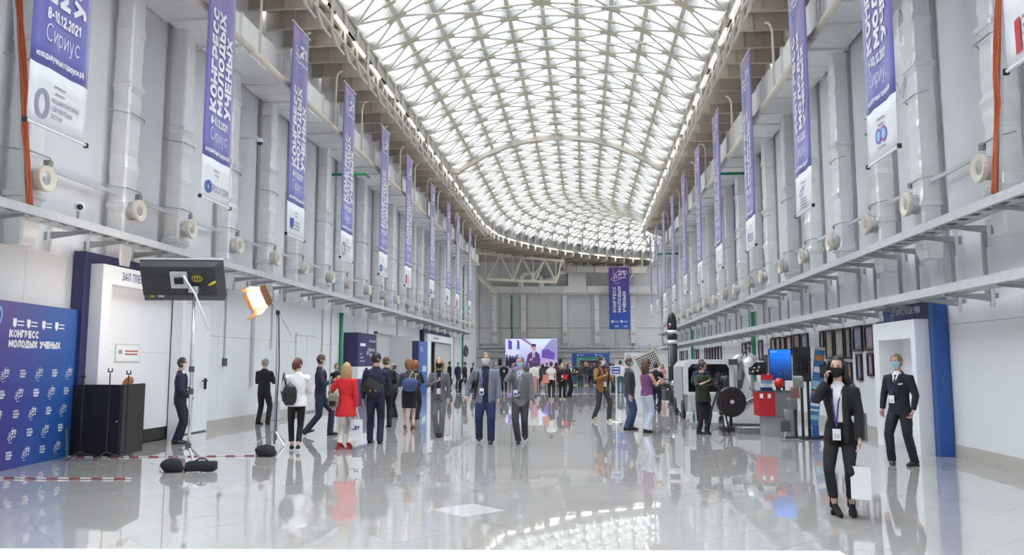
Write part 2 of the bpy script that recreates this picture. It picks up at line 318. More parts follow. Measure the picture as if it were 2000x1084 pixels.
# side walls: back wall core, grey upper panels between the ducts, white lower boards, plinth
DOFF = {'left': 0.0, 'right': .3}
def side_wall(side, x, s, y1, low_top, label):
    core = struct('wall_'+side, MB().box(min(x+s*.35, x+s*.12), max(x+s*.35, x+s*.12), Y0, y1, 0, 12.3), WALLG, label)
    ys = [Y0+.05] + [a for a in [-11,-8.5,-6,-3.5,-1,1.5,4,6.7,9.4]] + DUCT_Y + [63.0, 66.0]
    ys = [a for a in ys if a < y1-0.3] + [y1]
    for a, b in zip(ys[:-1], ys[1:]):
        MB().box(min(x+s*.13,x), max(x+s*.13,x), a-.10+DOFF[side], (b-.44 if b < y1 else b)+DOFF[side]*(b < y1), low_top, 12.25).build('upper_panel', WALLG, core)
        if b < y1: MB().box(min(x+s*.13,x+s*.10), max(x+s*.13,x+s*.10), b-.44+DOFF[side], b-.10+DOFF[side], low_top, 12.25).build('panel_joint', WALLG, core)
    yy = Y0
    while yy < y1-.1:
        e = min(yy+2.4, y1)
        for (za, zb) in ((.0, 2.32), (2.326, low_top)):
            MB().box(min(x+s*.13,x-s*.06), max(x+s*.13,x-s*.06), yy+.003, e-.003, za, zb).build('wall_board', WALLW, core)
        yy = e
    pl = MB(); struct('baseboard_'+side, MB().box(min(x+s*.0,x-s*.075), max(x+s*.0,x-s*.075), Y0, y1, 0, .225), BASEB, 'beige tiled plinth along the hall wall')
    return core
wl = side_wall('left', XL, -1, YL1, 3.55, 'long white and grey panelled wall with the plenary doorway')
wr = side_wall('right', XR, 1, YR1, 2.66, 'long white and grey panelled wall with the framed photographs')
struct('wall_back', MB().box(XL-.3, XR+.3, Y0-.3, Y0, 0, 15), WALLW, 'plain white wall closing the hall')
struct('wall_bend', MB().box(XR, 24, YR1-.1, YR1+.25, 0, 12.3), WALLG, 'grey wall where the hall bends')
# far wall, slightly turned
FW = thing('wall_far', 'grey panelled wall closing the far end of the hall', None, (0, 81.0, 0), R(2.5), kind='structure')
MB().box(-15, 26, .13, .4, 0, 13.2).build('wall_core', WALLG, FW)
fx = [-15,-10.6,-8.4,-5.7,-3.6,-1.6,.8,3.2,5.0,8.0,11,14,17,20,23,26]
for a, b in zip(fx[:-1], fx[1:]): MB().box(a+.05, b-.05, 0, .14, 2.9, 13.1).build('upper_panel', WALLG, FW)
for a, b in zip(range(-15,25,4), range(-11,29,4)): MB().box(a+.01, min(b,26)-.01, -.05, .14, 0, 2.85).build('wall_board', WALLW, FW)
struct('wall_side_bay', MB().box(-15.3, -15, 66, 84, 0, 13), WALLG, 'dark grey wall of the side bay')
struct('wall_bay_return', MB().box(-15.3, XL-.13, YL1-.3, YL1, 0, 13), WALLG, 'grey return wall of the side bay')

struct('wall_bend_end', MB().box(19, 19.3, 60, 90, 0, 15), WALLG, 'grey wall closing the side arm of the bend')
struct('ceiling_bay', MB().box(14, 19.3, 60, 90, 14.8, 15), TAUPE, 'taupe deck over the end of the side arm')
# ================================================================ barrel vault of glass on a diagonal lattice
ZS, RISE = 12.6, 1.98
def polyline(pts, n, t0=0):
    P = [Vector(p) for p in pts]; L = [0]
    for a, b in zip(P[:-1], P[1:]): L.append(L[-1]+(b-a).length)
    out = []
    for i in range(n+1):
        s = L[-1]*i/n; k = 0
        while k < len(L)-2 and L[k+1] < s: k += 1
        f = (s-L[k])/max(1e-9, L[k+1]-L[k]); out.append(P[k].lerp(P[k+1], min(1,f)))
    return out
STEP = 1.03
ns = int((58-Y0)/STEP)
OUT = [Vector((-7.25, 58-(ns-i)*STEP)) for i in range(ns)]; INN = [Vector((4.5, p.y)) for p in OUT]
NB = 34
OB = polyline([(-7.25,58),(-7.2,61),(-6.8,63.7),(-5.8,66.4),(-3.4,70.5),(-1.6,72.8),(-.2,74.4),(3.2,77.4),(6.2,79.4),(10,81.2),(16,83.4)], NB)
IB = polyline([(4.5,58),(4.6,60),(4.9,62.2),(5.5,64.0),(6.6,65.6),(8.4,67),(11.5,68.6),(16,70.2)], NB)
def smooth(P):
    for _ in range(6): P = [P[0]] + [(P[i-1]+P[i]*2+P[i+1])/4 for i in range(1,len(P)-1)] + [P[-1]]
    return P
OB, IB = smooth(OB), smooth(IB)
OUT += OB; INN += IB; NR = len(OUT)
NBAY = 10
def vpt(i, j, off=0.0, fi=0.0):
    """node i across (0..10), j along, offset outward"""
    o, n = OUT[j], INN[j]; c = (o+n)/2; a = (n-o).length/2; ex = (n-o).normalized()
    Rr = (a*a+RISE*RISE)/(2*RISE); th = math.asin(min(.999, a/Rr)); t = -th + 2*th*(i+fi)/NBAY
    r = Rr + off; q = c + ex*(r*math.sin(t)); return Vector((q.x, q.y, ZS+RISE-Rr + r*math.cos(t)))
def vnorm(i, j): return (vpt(i,j,1.0)-vpt(i,j,0.0)).normalized()
roof = thing('ceiling', 'arched glass vault on a pale diagonal steel lattice', None, (0,0,0), kind='structure')
def cam_d(p): return (Vector(p)-Vector((0,0,1.63))).length
JV = [j for j in range(NR)]
for i in range(1, NBAY):
    mb = MB()
    for j in range(NR-1): mb.bar(vpt(i,j), vpt(i,j+1), .15, .24, vnorm(i,j))
    mb.build('purlin', TRUSS, roof)
for j in range(NR):
    mb = MB()
    for i in range(NBAY): mb.bar(vpt(i,j,.06), vpt(i+1,j,.06), .11, .40, vnorm(i,j))
    mb.build('arch_rib', TRUSS, roof)
def pieces(items, name, material, kindname):
    """items: (distance, mesh builder); the 300 nearest in view as parts, the rest as one"""
    items.sort(key=lambda a: a[0]); rest = MB()
    for k, (d, mb) in enumerate(items):
        if k < 300: mb.build(name, material, roof)
        else: rest.add(mb.v, mb.f)
    if rest.v: o = rest.build(kindname, material, roof); o['kind'] = 'stuff'
def vd(p):   # distance, nearer ones outside the view sorted last
    az = math.degrees(math.atan2(p.x, p.y))+5.13; el = math.degrees(math.atan2(p.z-1.63, math.hypot(p.x,p.y)))
    return cam_d(p) + (0 if (p.y > 2 and abs(az) < 36 and el < 27) else 1000)
it = []; pl = []; pn = []; vn = []
for i in range(NBAY):
    for j in range(NR-1):
        for (ja, jb) in ((j, j+1), (j+1, j)):
            if (i+ja) % 2 == 0 or (i+1+jb) % 2 == 0:
                if (i+ja) % 2: continue
                a, b = vpt(i, ja, .06), vpt(i+1, jb, .06); m = MB().bar(a, b, .10, .38, vnorm(i,ja)); it.append((vd((a+b)/2), m))
        # glazing above the lattice
        A, B, C, D = vpt(i,j,.44,.13), vpt(i,j,.44,.87), vpt(i,j+1,.44,.87), vpt(i,j+1,.44,.13)
        c = (A+B+C+D)/4; q = [c+(p-c)*.93 for p in (A,B,C,D)]; up = vnorm(i,j)*.02
        g = MB().add([p for p in q]+[p+up for p in q], [(3,2,1,0),(4,5,6,7),(0,1,5,4),(1,2,6,5),(2,3,7,6),(3,0,4,7)]); pn.append((vd(c), g))
        for f0, f1 in ((.0,.15),(.85,1.0)):
            A, B, C, D = vpt(i,j,.40,f0), vpt(i,j,.40,f1), vpt(i,j+1,.40,f1), vpt(i,j+1,.40,f0)
            c = (A+B+C+D)/4; q = [A.lerp(D,.01), B.lerp(C,.01), B.lerp(C,.99), A.lerp(D,.99)]
            vn.append((vd(c), MB().add([p for p in q]+[p+up*2 for p in q], [(3,2,1,0),(4,5,6,7),(0,1,5,4),(1,2,6,5),(2,3,7,6),(3,0,4,7)])))
for i in range(1, NBAY):
    for j in range(NR):
        p = vpt(i,j,-.15); n = vnorm(i,j); big = (i+j) % 2 == 0
        t = (vpt(i,j,-.15,.12)-p).normalized(); L, Wd = (.34,.26) if big else (.20,.18)
        pl.append((vd(p), MB().bar(p-t*L, p+t*L, Wd, .07, n)))
pieces(it, 'diagonal_brace', TRUSS, 'far_braces'); pieces(pl, 'node_plate', KHAKI, 'far_node_plates')
pieces(pn, 'glass_pane', GLASS, 'far_glass_panes'); pieces(vn, 'vent_panel', GREYPAN, 'far_vent_panels')
gb = MB()
for i in range(NBAY):      # outer glazing bars and edge strips
    for j in range(0, NR, 1):
        gb.bar(vpt(i,j,.42), vpt(i+1,j,.42), .09, .07, vnorm(i,j))
for f in range(NBAY+1):
    for j in range(NR-1): gb.bar(vpt(f,j,.43), vpt(f,j+1,.43), .16, .06, vnorm(min(f,NBAY),j))
for i in range(NBAY):
    for f in (.16,.5,.84):
        for j in range(NR-1): gb.bar(vpt(i,j,.42,f), vpt(i,j+1,.42,f), .04, .05, vnorm(i,j))
o = gb.build('glazing_bars', GREYPAN, roof); o['kind'] = 'stuff'
for j in range(1, NR-4, 3):
    MB().bar(vpt(1,j,-.05), vpt(9,j,-.05), .028, .028).build('tie_rod', TRUSS, roof)
# heavy arch across the vault
ja = min(range(NR), key=lambda j: abs(OUT[j].y-43.6)); mb = MB()
for i in range(NBAY*3): mb.bar(vpt(i/3,ja,-.30), vpt((i+1)/3,ja,-.30), .26, .26, vnorm(i/3,ja))
mb.build('main_arch', TAUPE, roof)
for i in (0, NBAY): p = vpt(i,ja,-.16); MB().rbox(p, (.6,.35,.3)).build('arch_shoe', TAUPE, roof)
MB().bar(vpt(0,ja,-.2), vpt(NBAY,ja,-.2), .04, .04).build('arch_tie', TAUPE_L, roof)

# ================================================================ eaves: fascia, joists, posts, brackets, deck
def eave(name, xe, xw, s, y1, label):
    """s = +1 when the wall lies on the -x side"""
    t = thing(name, label, None, (0,0,0), kind='structure')
    MB().box(min(xe,xe-s*.1), max(xe,xe-s*.1), Y0, y1, 12.0, 12.66).build('fascia', TAUPE, t)
    MB().box(min(xe+s*.06,xe-s*.16), max(xe+s*.06,xe-s*.16), Y0, y1, 12.62, 12.74).build('top_rail', TAUPE_L, t)
    MB().box(min(xe,xw), max(xe,xw), Y0, y1, 12.12, 12.22).build('deck', TAUPE, t)
    jm = MB(); w = abs(xw-xe)-.1
    jm.box(-w/2, w/2, -.012, .012, -.27, .27); jm.box(-w/2, w/2, -.07, .07, -.29, -.262); jm.box(-w/2, w/2, -.07, .07, .262, .29)
    for k in range(3): jm.box(-w/2+w*(k+.7)/3-.008, -w/2+w*(k+.7)/3+.008, -.06, .06, -.262, .262)
    jme = jm.mesh('joist', [TAUPE])
    pm = MB().box(-.035, .035, -.035, .035, -.48, .62).mesh('post', TAUPE_L)
    bm_ = MB().bar((-s*.0,0,-.46), (-s*.02,.62,-.78), .06, .10).bar((0,.62,-.78),(0,1.3,-.80),.05,.06).mesh('knee_brace', TAUPE_L)
    rm = MB()
    rm.box(-w/2, w/2, -.03, .03, -.05, .0); rme = rm.mesh('deck_batten', TAUPE_L)
    y = Y0+.3; k = 0
    while y < y1:
        link('joist', jme, t, ((xe+xw)/2, y, 11.78)); link('post', pm, t, (xe+s*.07, y, 12.0)); link('knee_brace', bm_, t, (xe+s*.04, y, 12.0))
        if k % 2 == 0: link('deck_batten', rme, t, ((xe+xw)/2, y+.66, 12.12))
        y += 1.32; k += 1
    # the purlin-like edge strip along the outer side of the lamps
    MB().box(min(xe+s*.03,xe+s*.09), max(xe+s*.03,xe+s*.09), Y0, y1, 11.5, 11.56).build('bottom_rail', TAUPE_L, t)
    return t
eave('trim_1', -7.38, XL, 1, 58.0, 'taupe steel eave beam with joists above the plenary wall')
eave('trim_2', 4.62, XR, -1, 59.5, 'taupe steel eave beam with joists above the photograph wall')
# curved eave at the bend (outer side) and short inner turn
t3 = thing('trim_3', 'curved taupe steel eave with joists at the bend of the hall', None, kind='structure')
def strip(mb, P, off, z0, z1, th):
    for a, b in zip(P[:-1], P[1:]):
        d = (b-a).normalized(); n = Vector((-d.y, d.x)); a2, b2 = a+n*off, b+n*off
        mb.add([(a2.x,a2.y,z0),(b2.x,b2.y,z0),(b2.x+n.x*th,b2.y+n.y*th,z0),(a2.x+n.x*th,a2.y+n.y*th,z0),(a2.x,a2.y,z1),(b2.x,b2.y,z1),(b2.x+n.x*th,b2.y+n.y*th,z1),(a2.x+n.x*th,a2.y+n.y*th,z1)], [(3,2,1,0),(4,5,6,7),(0,1,5,4),(1,2,6,5),(2,3,7,6),(3,0,4,7)])
    return mb
strip(MB(), OB, .25, 12.1, 12.9, .06).build('fascia', DSTEEL, t3)
strip(MB(), OB, .08, 12.85, 13.0, .22).build('top_rail', TAUPE_L, t3)
strip(MB(), OB, .05, 11.95, 12.08, .2).build('bottom_rail', TAUPE_L, t3)
for k in range(1, NB):
    a, b = OB[k], OB[min(k+1,NB)]; d = (b-a) if k < NB else OB[k]-OB[k-1]; d = d.normalized(); n = Vector((-d.y, d.x)); p = a+n*.12
    MB().bar((p.x,p.y,11.6), (p.x,p.y,12.95), .14, .14).build('post', TAUPE_L, t3)
    q = a+n*(3.5+k*.02)
    mb = MB(); mb.bar((p.x,p.y,11.78), (q.x,q.y,11.78), .03, .5); mb.bar((p.x,p.y,11.52), (q.x,q.y,11.52), .16, .04); mb.build('joist', TAUPE, t3)
    if k % 5 == 2 and k > 5:
        e = a+n*.17+d*1.05; mb = MB()
        mb.bar((p.x,p.y,12.15),(e.x,e.y,12.82),.16,.05,(n.x,n.y,0)); mb.bar((p.x,p.y,12.82),(e.x,e.y,12.15),.16,.05,(n.x,n.y,0)); mb.build('cross_brace', TAUPE_L, t3)
dk = MB(); out = [(p.x,p.y) for p in OB]; dk.prism(out + [(17,86),(-15,86),(-15,58),(-9.4,58)], 12.08, 12.2, 'Z'); dk.build('deck', TAUPE, t3)
t4 = thing('trim_4', 'taupe steel eave at the inner corner of the bend', None, kind='structure')
strip(MB(), list(reversed(IB)), .1, 12.0, 12.7, .08).build('fascia', TAUPE, t4)
MB().prism([(p.x,p.y) for p in IB[2:]]+[(17,62.9),(6.4,58.5),(4.7,58.5)], 12.08, 12.2, 'Z').build('deck', TAUPE, t4)

# linear lamps under the eaves
lm = MB().box(-.026,.026,-.60,.60,-.024,.024).mesh('tube', TUBE); hm = MB().box(-.045,.045,-.64,.64,.03,.07).mesh('housing', WHITE); hk = MB().box(-.008,.008,-.008,.008,.07,.34).mesh('hanger', WIRE)
def lamp(x, y, z, rz, label, group, off=False):
    o = thing('linear_lamp_offscreen' if off else 'linear_lamp', label, 'lamp', (x,y,z), rz, group)
    link('tube', lm, o); link('housing', hm, o)
    for s in (-.45,.45): link('hanger', hk, o, (0,s,0))
ORD = ['first','second','third','fourth','fifth','sixth','seventh','eighth','ninth','tenth']
def ordn(k): return ORD[k-1] if k <= 10 else '%dth' % k if k % 10 not in (1,2,3) or k in (11,12,13) else '%d%s' % (k, {1:'st',2:'nd',3:'rd'}[k % 10])
for x_, wn, ye in ((-7.32,'plenary',58),(4.52,'photograph',63)):
    ys_ = [2.55+2.03*k for k in range(40) if 2.55+2.03*k < ye]; near_ = [a for a in ys_ if a < 43.6]; far_ = [a for a in ys_ if a >= 43.6]
    for k, a in enumerate(reversed(near_)): lamp(x_, a, 12.0, 0, 'glowing tube lamp above %s wall, %s from the heavy arch toward the press wall' % (wn, ordn(k+1)), 'tube lamps above %s wall' % wn, a < (19.5 if wn == 'plenary' else 21.5))
    for k, a in enumerate(far_): lamp(x_, a, 12.0, 0, 'glowing tube lamp above %s wall, %s from the heavy arch toward the screen' % (wn, ordn(k+1)), 'tube lamps above %s wall' % wn)
cum = [0]
for a, b in zip(OB[:-1], OB[1:]): cum.append(cum[-1]+(b-a).length)
s = 1.4; nl = 0
while s < cum[-1]-7:
    k = max(i for i in range(len(cum)) if cum[i] <= s); a, b = OB[k], OB[k+1]; d = (b-a).normalized(); p = a+d*(s-cum[k])
    lamp(p.x+.1*d.y, p.y-.1*d.x, 11.95, math.atan2(-d.x, d.y), 'glowing tube lamp under the curved eave, %s from its plenary wall end' % ordn(nl+1), 'tube lamps at the bend'); s += 2.15; nl += 1
# ================================================================ wall ducts with nozzles
def duct_mesh(seed, z0, z1, w, d):
    """foil wrapped square duct along z, front face at y=-d, bulged at the joints"""
    rnd = random.Random(seed); mb = MB(); z = z0; rings = []
    joints = [z0+.9+rnd.uniform(-.2,.2)+k*1.28+rnd.uniform(-.12,.12) for k in range(9)]
    zs = []
    zz = z0
    while zz < z1: zs.append(zz); zz += .13
    zs.append(z1)
    for z in zs:
        b = max([math.exp(-((z-j)/.06)**2) for j in joints])*.048 + rnd.uniform(-.013,.013)
        tap = .0 if z > z0+.25 else (z0+.25-z)*-.15
        h = w/2+b+tap; f = d+b+tap; c = .035
        rings.append([(-h+c,0,z),(-h,-.03,z),(-h,-f+c,z),(-h+c,-f,z),(h-c,-f,z),(h,-f+c,z),(h,-.03,z),(h-c,0,z)])
    n = 8; v = [p for r in rings for p in r]; m = len(rings)
    fcs = [(i*n+k, i*n+(k+1)%n, (i+1)*n+(k+1)%n, (i+1)*n+k) for i in range(m-1) for k in range(n)] + [tuple(range(n)), tuple((m-1)*n+k for k in range(n))]
    mb.add(v, fcs); return mb.mesh('duct_body', FOIL), joints
DW, DD = .43, .36
DUCTS = [duct_mesh(k, 3.55, 9.33, DW, DD) for k in range(6)]
FDUCTS = [duct_mesh(20+k, 3.7, 8.85, .5, .5) for k in range(3)]
noz = MB(); noz.lathe([(.185,0),(.185,.2),(.0,.2)], (0,0,0), (0,-1,0), 20, cap=False); noz_me = noz.mesh('collar', COLLAR, True)
fl = MB(); fl.lathe([(.188,.14),(.215,.16),(.222,.20),(.215,.235),(.20,.24),(.125,.215),(.105,.20),(.10,.12),(.10,.02)], (0,0,0), (0,-1,0), 26, cap=False); fl_me = fl.mesh('nozzle_ring', CREAM)
th_me = MB().lathe([(.101,.02),(.0,.022)], (0,0,0), (0,-1,0), 18, cap=False).mesh('nozzle_throat', COLLAR)
band_cache = {}
def duct(loc, rz, me_j, label, group, nz_z, clamp=True, w=DW, d=DD):
    t = thing('air_duct', label, 'duct', loc, rz, group); me, joints = me_j
    link('duct_body', me, t)
    for j in joints[::2][:4]:
        if j > 9: continue
        link('foil_tape', band_cache.setdefault((w,d), MB().prism([(-w/2-.045,.0),(-w/2-.045,-d-.02),(-w/2-.02,-d-.045),(w/2+.02,-d-.045),(w/2+.045,-d-.02),(w/2+.045,.0)], -.045, .045, 'Z').mesh('foil_tape', FOIL2)), t, (0,0,j))
    nz_ = link('nozzle', noz_me, t, (0,-d,nz_z)); link('nozzle_ring', fl_me, nz_); link('nozzle_throat', th_me, nz_)
    if clamp:
        for zc in (nz_z+.42, 6.6):
            mb = MB().bar((-w/2-.35,-.1,0),(-w/2-.02,-d-.01,0),.02).bar((-w/2-.02,-d-.05,0),(w/2+.05,-d-.05,0),.02).bar((w/2+.05,-d-.05,0),(w/2+.3,-d+.1,0),.016)
            link('clamp_rod', band_cache.setdefault(('rod',w,d), mb.mesh('clamp_rod', DSTEEL)), t, (0,0,zc))
    return t
for k, y in enumerate([9.4]+DUCT_Y):
    duct((XL, y, 0), R(90), DUCTS[k % 6], 'foil-wrapped air duct with cream nozzle on plenary wall, %s from the orange cables' % ordn(max(1,k)) if k else 'foil-wrapped air duct on plenary wall standing before the orange cables', 'ducts on the plenary wall', 4.66)
    if y < 62.3: duct((XR, y+.3, 0), R(-90), DUCTS[(k+3) % 6], 'foil-wrapped air duct with cream nozzle on photograph wall, %s from the orange cables' % ordn(max(1,k)) if k else 'foil-wrapped air duct on photograph wall standing before the orange cables', 'ducts on the photograph wall', 4.58)
for k, x in enumerate([-8.96,-6.04,-1.85,1.35,4.95,8.2,11.4]):
    a = R(2.5); duct((x*1.005, 81.0+x*math.sin(a)-.02, 0), a, FDUCTS[k % 3], 'foil-wrapped air duct with round nozzle on the far end wall, %s from the side bay' % ordn(k+1), 'ducts on the far end wall', 4.62, clamp=False, w=.5, d=.5)

# main horizontal ducts with ribs, cream pipes below them
def main_duct(x0, x1, label, y1):
    t = thing('supply_duct', label, 'duct', ((x0+x1)/2, 0, 0)); w = (x1-x0)/2
    rnd = random.Random(int(x0*10)); y = -6.0; k = 0
    while y < y1:
        L = rnd.choice([1.2,1.5,2.0,2.6]); dz = rnd.choice([0,0,0,.1,-.06]); dx = rnd.choice([0,0,.05])
        mb = MB(); n = 5
        for i in range(n):
            a = y+L*i/n; b = y+L*(i+1)/n; e = rnd.uniform(-.012,.012)
            mb.box(-w-e-dx, w+e+dx, a, b, 9.28+e, 10.12+dz+e)
        mb.build('duct_section', FOIL, t)
        MB().box(-w-.05-dx, w+.05+dx, y+L-.03, y+L+.03, 9.24, 10.17+dz).build('section_flange', FOIL2, t)
        y += L; k += 1
    return t
main_duct(-9.24, -8.2, 'long horizontal foil-wrapped supply duct above the plenary wall', 61)
main_duct(5.45, 6.45, 'long horizontal foil-wrapped supply duct above the photograph wall', 61)
def pipe(x, z, s, label, y1):
    t = thing('drain_pipe', label, 'pipe', (x, 0, z))
    y = -6.0
    while y < y1: MB().tube([(0,y,0),(0,min(y+6,y1),0)], .085, 12).build('pipe_run', CREAM, t, True); MB().tube([(0,min(y+6,y1)-.06,0),(0,min(y+6,y1)+.06,0)], .1, 12).build('coupling', CREAM, t, True); y += 6
    rm = MB().tube([(0,0,0),(0,0,1.6),(s*.01,0,1.74),(s*.05,0,1.86),(s*.11,0,1.93),(s*.19,0,1.95)], .035, 8).mesh('riser', CREAM, True)
    y = 3.2
    while y < y1-1: link('riser', rm, t, (0,y,0)); y += 3.05
pipe(-7.98, 9.22, 1, 'cream drain pipe with hooked risers below duct on plenary wall', 60)
pipe(5.25, 9.02, -1, 'cream drain pipe with hooked risers below duct on photograph wall', 60)
for (x0, x1, y, z, lab) in ((-9.38,-7.85,27.72,8.5,'green pipe stub crossing between ducts on plenary wall'),(6.6,5.15,30.2,8.82,'green pipe stub crossing between ducts on photograph wall'),(6.6,4.95,52.2,8.8,'green pipe stub near the corner of the photograph wall')):
    tag(MB().tube([(x0,y,z),(x1,y,z),(x1,y+.5,z)], .055, 10).build('green_pipe', GREEN, None, True), lab, 'pipe')
for (x, y, z0, z1, lab) in ((XL+.13,29.7,.55,3.6,'bright green riser pipe beside the navy congress kiosk'),(XL+.27,59.5,.9,9.0,'tall green riser pipe near the end of the plenary wall'),(XR-.13,31.0,.0,3.6,'green riser pipe behind the exhibits on photograph wall'),(XR-.13,48.2,.0,3.9,'green riser pipe between framed photographs and the rocket')):
    tag(MB().tube([(x,y,z1),(x,y,z0+.15),(x,y+.12,z0),(x,y+.4,z0)] if z0 else [(x,y,z1),(x,y,0)], .07, 10).build('green_riser', GREEN, None, True), lab, 'pipe')
tag(MB().tube([(-7.25,80.5,8.74),(-7.25,80.5,4.9),(-7.2,80.5,4.6),(-7.25,80.5,4.3),(-7.25,80.5,3.46)], .07, 8).build('green_riser', GREEN, None, True), 'thin green pipe running down the far end wall', 'pipe')

# cable trays
def tray(x_front, x_wall, z, y0, y1, label, hang=None, cables=True, step=.42, xin=.45, foot=.42, off=0.0, skip=()):
    t = thing('cable_tray', label, 'tray', (0,0,z)); s = 1 if x_wall > x_front else -1
    mb = MB().box(x_front-.012, x_front+.012, y0, y1, -.07, .07); mb.box(min(x_front,x_front+s*.05), max(x_front,x_front+s*.05), y0, y1, .06, .07); mb.box(min(x_front,x_front+s*.05), max(x_front,x_front+s*.05), y0, y1, -.07, -.06)
    mb.build('side_rail', STEEL, t)
    MB().box(x_wall-s*xin-.012, x_wall-s*xin+.012, y0, y1, -.07, .07).build('side_rail', STEEL, t)
    w = abs(x_wall-x_front)-xin; c = (x_front+x_wall-s*xin)/2
    rme = MB().box(-w/2, w/2, -.05, .05, -.06, -.035).mesh('rung', STEEL)
    y = y0+.2; k = 0
    while y < y1 and k < 140: link('rung', rme, t, (c,y,0)); y += step*(1 if k < 80 else 1.6); k += 1
    arm = MB().prism([(0,-.08),(abs(x_wall-x_front)+.02,-.08),(abs(x_wall-x_front)+.02,-.22),(.3,-.14),(0,-.11)], -.025, .025, 'Y').mesh('bracket_arm', DSTEEL)
    ft = MB().box(-.03,.03,-.03,.03,-foot,.02).mesh('bracket_foot', STEEL)
    dl = [1.4,4.05,6.7,9.4]+DUCT_Y+[65.9]; bys = [da+off+(db-da)*f for da, db in zip(dl[:-1], dl[1:]) for f in (.3,.7)]
    bys = [b_+.22 if any(abs(b_-q_) < .12 for q_ in skip) else b_ for b_ in bys if y0 < b_ < y1]
    for y in bys:
        o = link('bracket_arm', arm, t, (x_front,y,0), (0,0,0 if s > 0 else R(180)))
        link('bracket_foot', ft, o, (abs(x_wall-x_front)-.085,0,0))
    if hang:
        hme = MB().box(-.025,.025,-.03,.03,0,hang).mesh('hanger', DSTEEL)
        for y in bys: link('hanger', hme, t, (x_wall-s*.16,y,-.12))
    if cables:
        rnd = random.Random(3); mb = MB()
        for q in range(7):
            pts = [(x_front+s*(.05+q*.045+rnd.uniform(-.02,.02)), y0+(y1-y0)*i/36, -.02+rnd.uniform(0,.03)) for i in range(37)]
            mb.tube(pts, .012+.006*rnd.random(), 5)
        o = mb.build('cable_bundle', DGREY, t); o['kind'] = 'stuff'
    return t
tray(-8.5, XL, 4.0, 4.0, 61.5, 'long galvanised cable tray on brackets along the plenary wall', skip=(19.9,21.6,23.0,27.62,28.6,29.7,33.6,39.0,52,56.4,59.5))
tray(5.75, XR, 3.92, 4.0, 62.8, 'upper galvanised cable tray on brackets along the photograph wall', off=.3, skip=(31.0,48.2))
tray(5.75, XR, 2.82, 4.0, 62.0, 'lower galvanised cable tray hung below the other on photograph wall', hang=1.02, cables=True, foot=.28, off=.3, skip=(31.0,48.2))
a = R(2.5)
for z, lab, xx0 in ((3.35,'upper thin cable tray across the far end wall',-11),(2.95,'lower cable tray rail across the far end wall',-12)):
    t = thing('wall_tray', lab, 'tray', (0,80.75,z), a)
    MB().box(xx0,18,-.05,-.02,-.08,.08).build('side_rail', STEEL, t)
    pm = MB().box(-.025,.025,-.04,.2,-.3,.3).mesh('wall_bracket', DSTEEL)
    for k in range(18): link('wall_bracket', pm, t, (xx0+.6+k*1.55,0,0))
for (z, lab, r) in ((5.25,'thin grey conduit line across the far end wall above the nozzles',.03),(2.2,'grey conduit along the far end wall above the booths',.05)):
    t = thing('conduit', lab, 'pipe', (0,81.0,z), a); ends = [-12] + ([e for x_ in (-8.96,-6.04,-1.85,1.35,4.95,8.2,11.4) for e in (x_*1.005-.27, x_*1.005+.27)] if z > 4 else []) + [15]
    for e0, e1 in zip(ends[::2], ends[1::2]): MB().tube([(e0,-r-(.0 if z > 4 else .05),0),(e1,-r-(.0 if z > 4 else .05),0)], r, 6).build('conduit_run', DSTEEL, t)
# cable drop with orange cables beside the nearest ducts
for (x, s, lab) in ((XL+.43,1,'bundle of orange cables on a perforated strut by plenary wall'),(XR-.52,-1,'bundle of orange cables on a perforated strut by photograph wall')):
    t = thing('cable_drop', lab, 'cable', (x, 11.84 if s > 0 else 11.95, 4.1))
    MB().bar((0,0,0),(0,-.85 if s > 0 else -.8,5.0),.07,.05).build('strut', STEEL, t)
    mb = MB(); rnd = random.Random(5)
    for q in range(5): mb.tube([(s*(.05+rnd.uniform(-.01,.03)), -.82*i/12+(q-2)*.03+rnd.uniform(-.012,.012), 5.0*i/12) for i in range(13)], .016, 5)
    mb.build('cable_bundle', CORANGE, t); t.children[-1]['kind'] = 'stuff'
# steel strut lines with hooks between ducts (nozzle height)
for (x, s, n_) in ((XL, 1, 'plenary'), (XR, -1, 'photograph')):
    t = thing('strut_rail', 'galvanised strut rail between the ducts on the %s wall' % n_, 'rail', (x+s*.16, 0, 4.98))
    o_ = 0 if s > 0 else .3
    for a_, b_ in zip(DUCT_Y[:-1], DUCT_Y[1:]):
        if s < 0 and b_ > 62.3: continue
        MB().bar((0,a_+o_+.2,0),(0,b_+o_-.2,0),.05,.07).build('strut', STEEL, t)
        MB().rbox((s*.08,a_+o_+.42,.05),(.16,.12,.1)).build('clamp', DSTEEL, t)
# security cameras on the wall
def dome_cam(x, y, z, s, lab):
    t = thing('security_camera', lab, 'camera', (x,y,z)); MB().tube([(0,0,0),(s*.75,0,.02),(s*.8,0,-.03)], .025, 8).build('arm', WHITE, t, True)
    MB().lathe([(.03,.06),(.09,.05),(.1,-.02),(.095,-.06)], (s*.8,0,-.06), (0,0,1), 14).build('housing', WHITE, t, True); MB().ell((s*.8,0,-.13),(.075,.075,.07)).build('dome', BLACK, t, True)
dome_cam(XL, 19.98, 7.62, 1, 'white dome security camera on an arm beside a banner')
t = thing('security_camera', 'white bullet security camera standing over the cable tray', 'camera', (-8.53,12.6,4.07)); MB().box(-.03,.03,-.03,.03,0,.16).build('stem', STEEL, t); MB().lathe([(.075,-.12),(.085,.1),(.06,.12)], (0,0,.22), (.6,-.8,-.2), 14).build('housing', WHITE, t, True); MB().lathe([(.05,0),(.0,.02)], (.078,-.104,.194), (.6,-.8,-.2), 12).build('lens', BLACK, t)
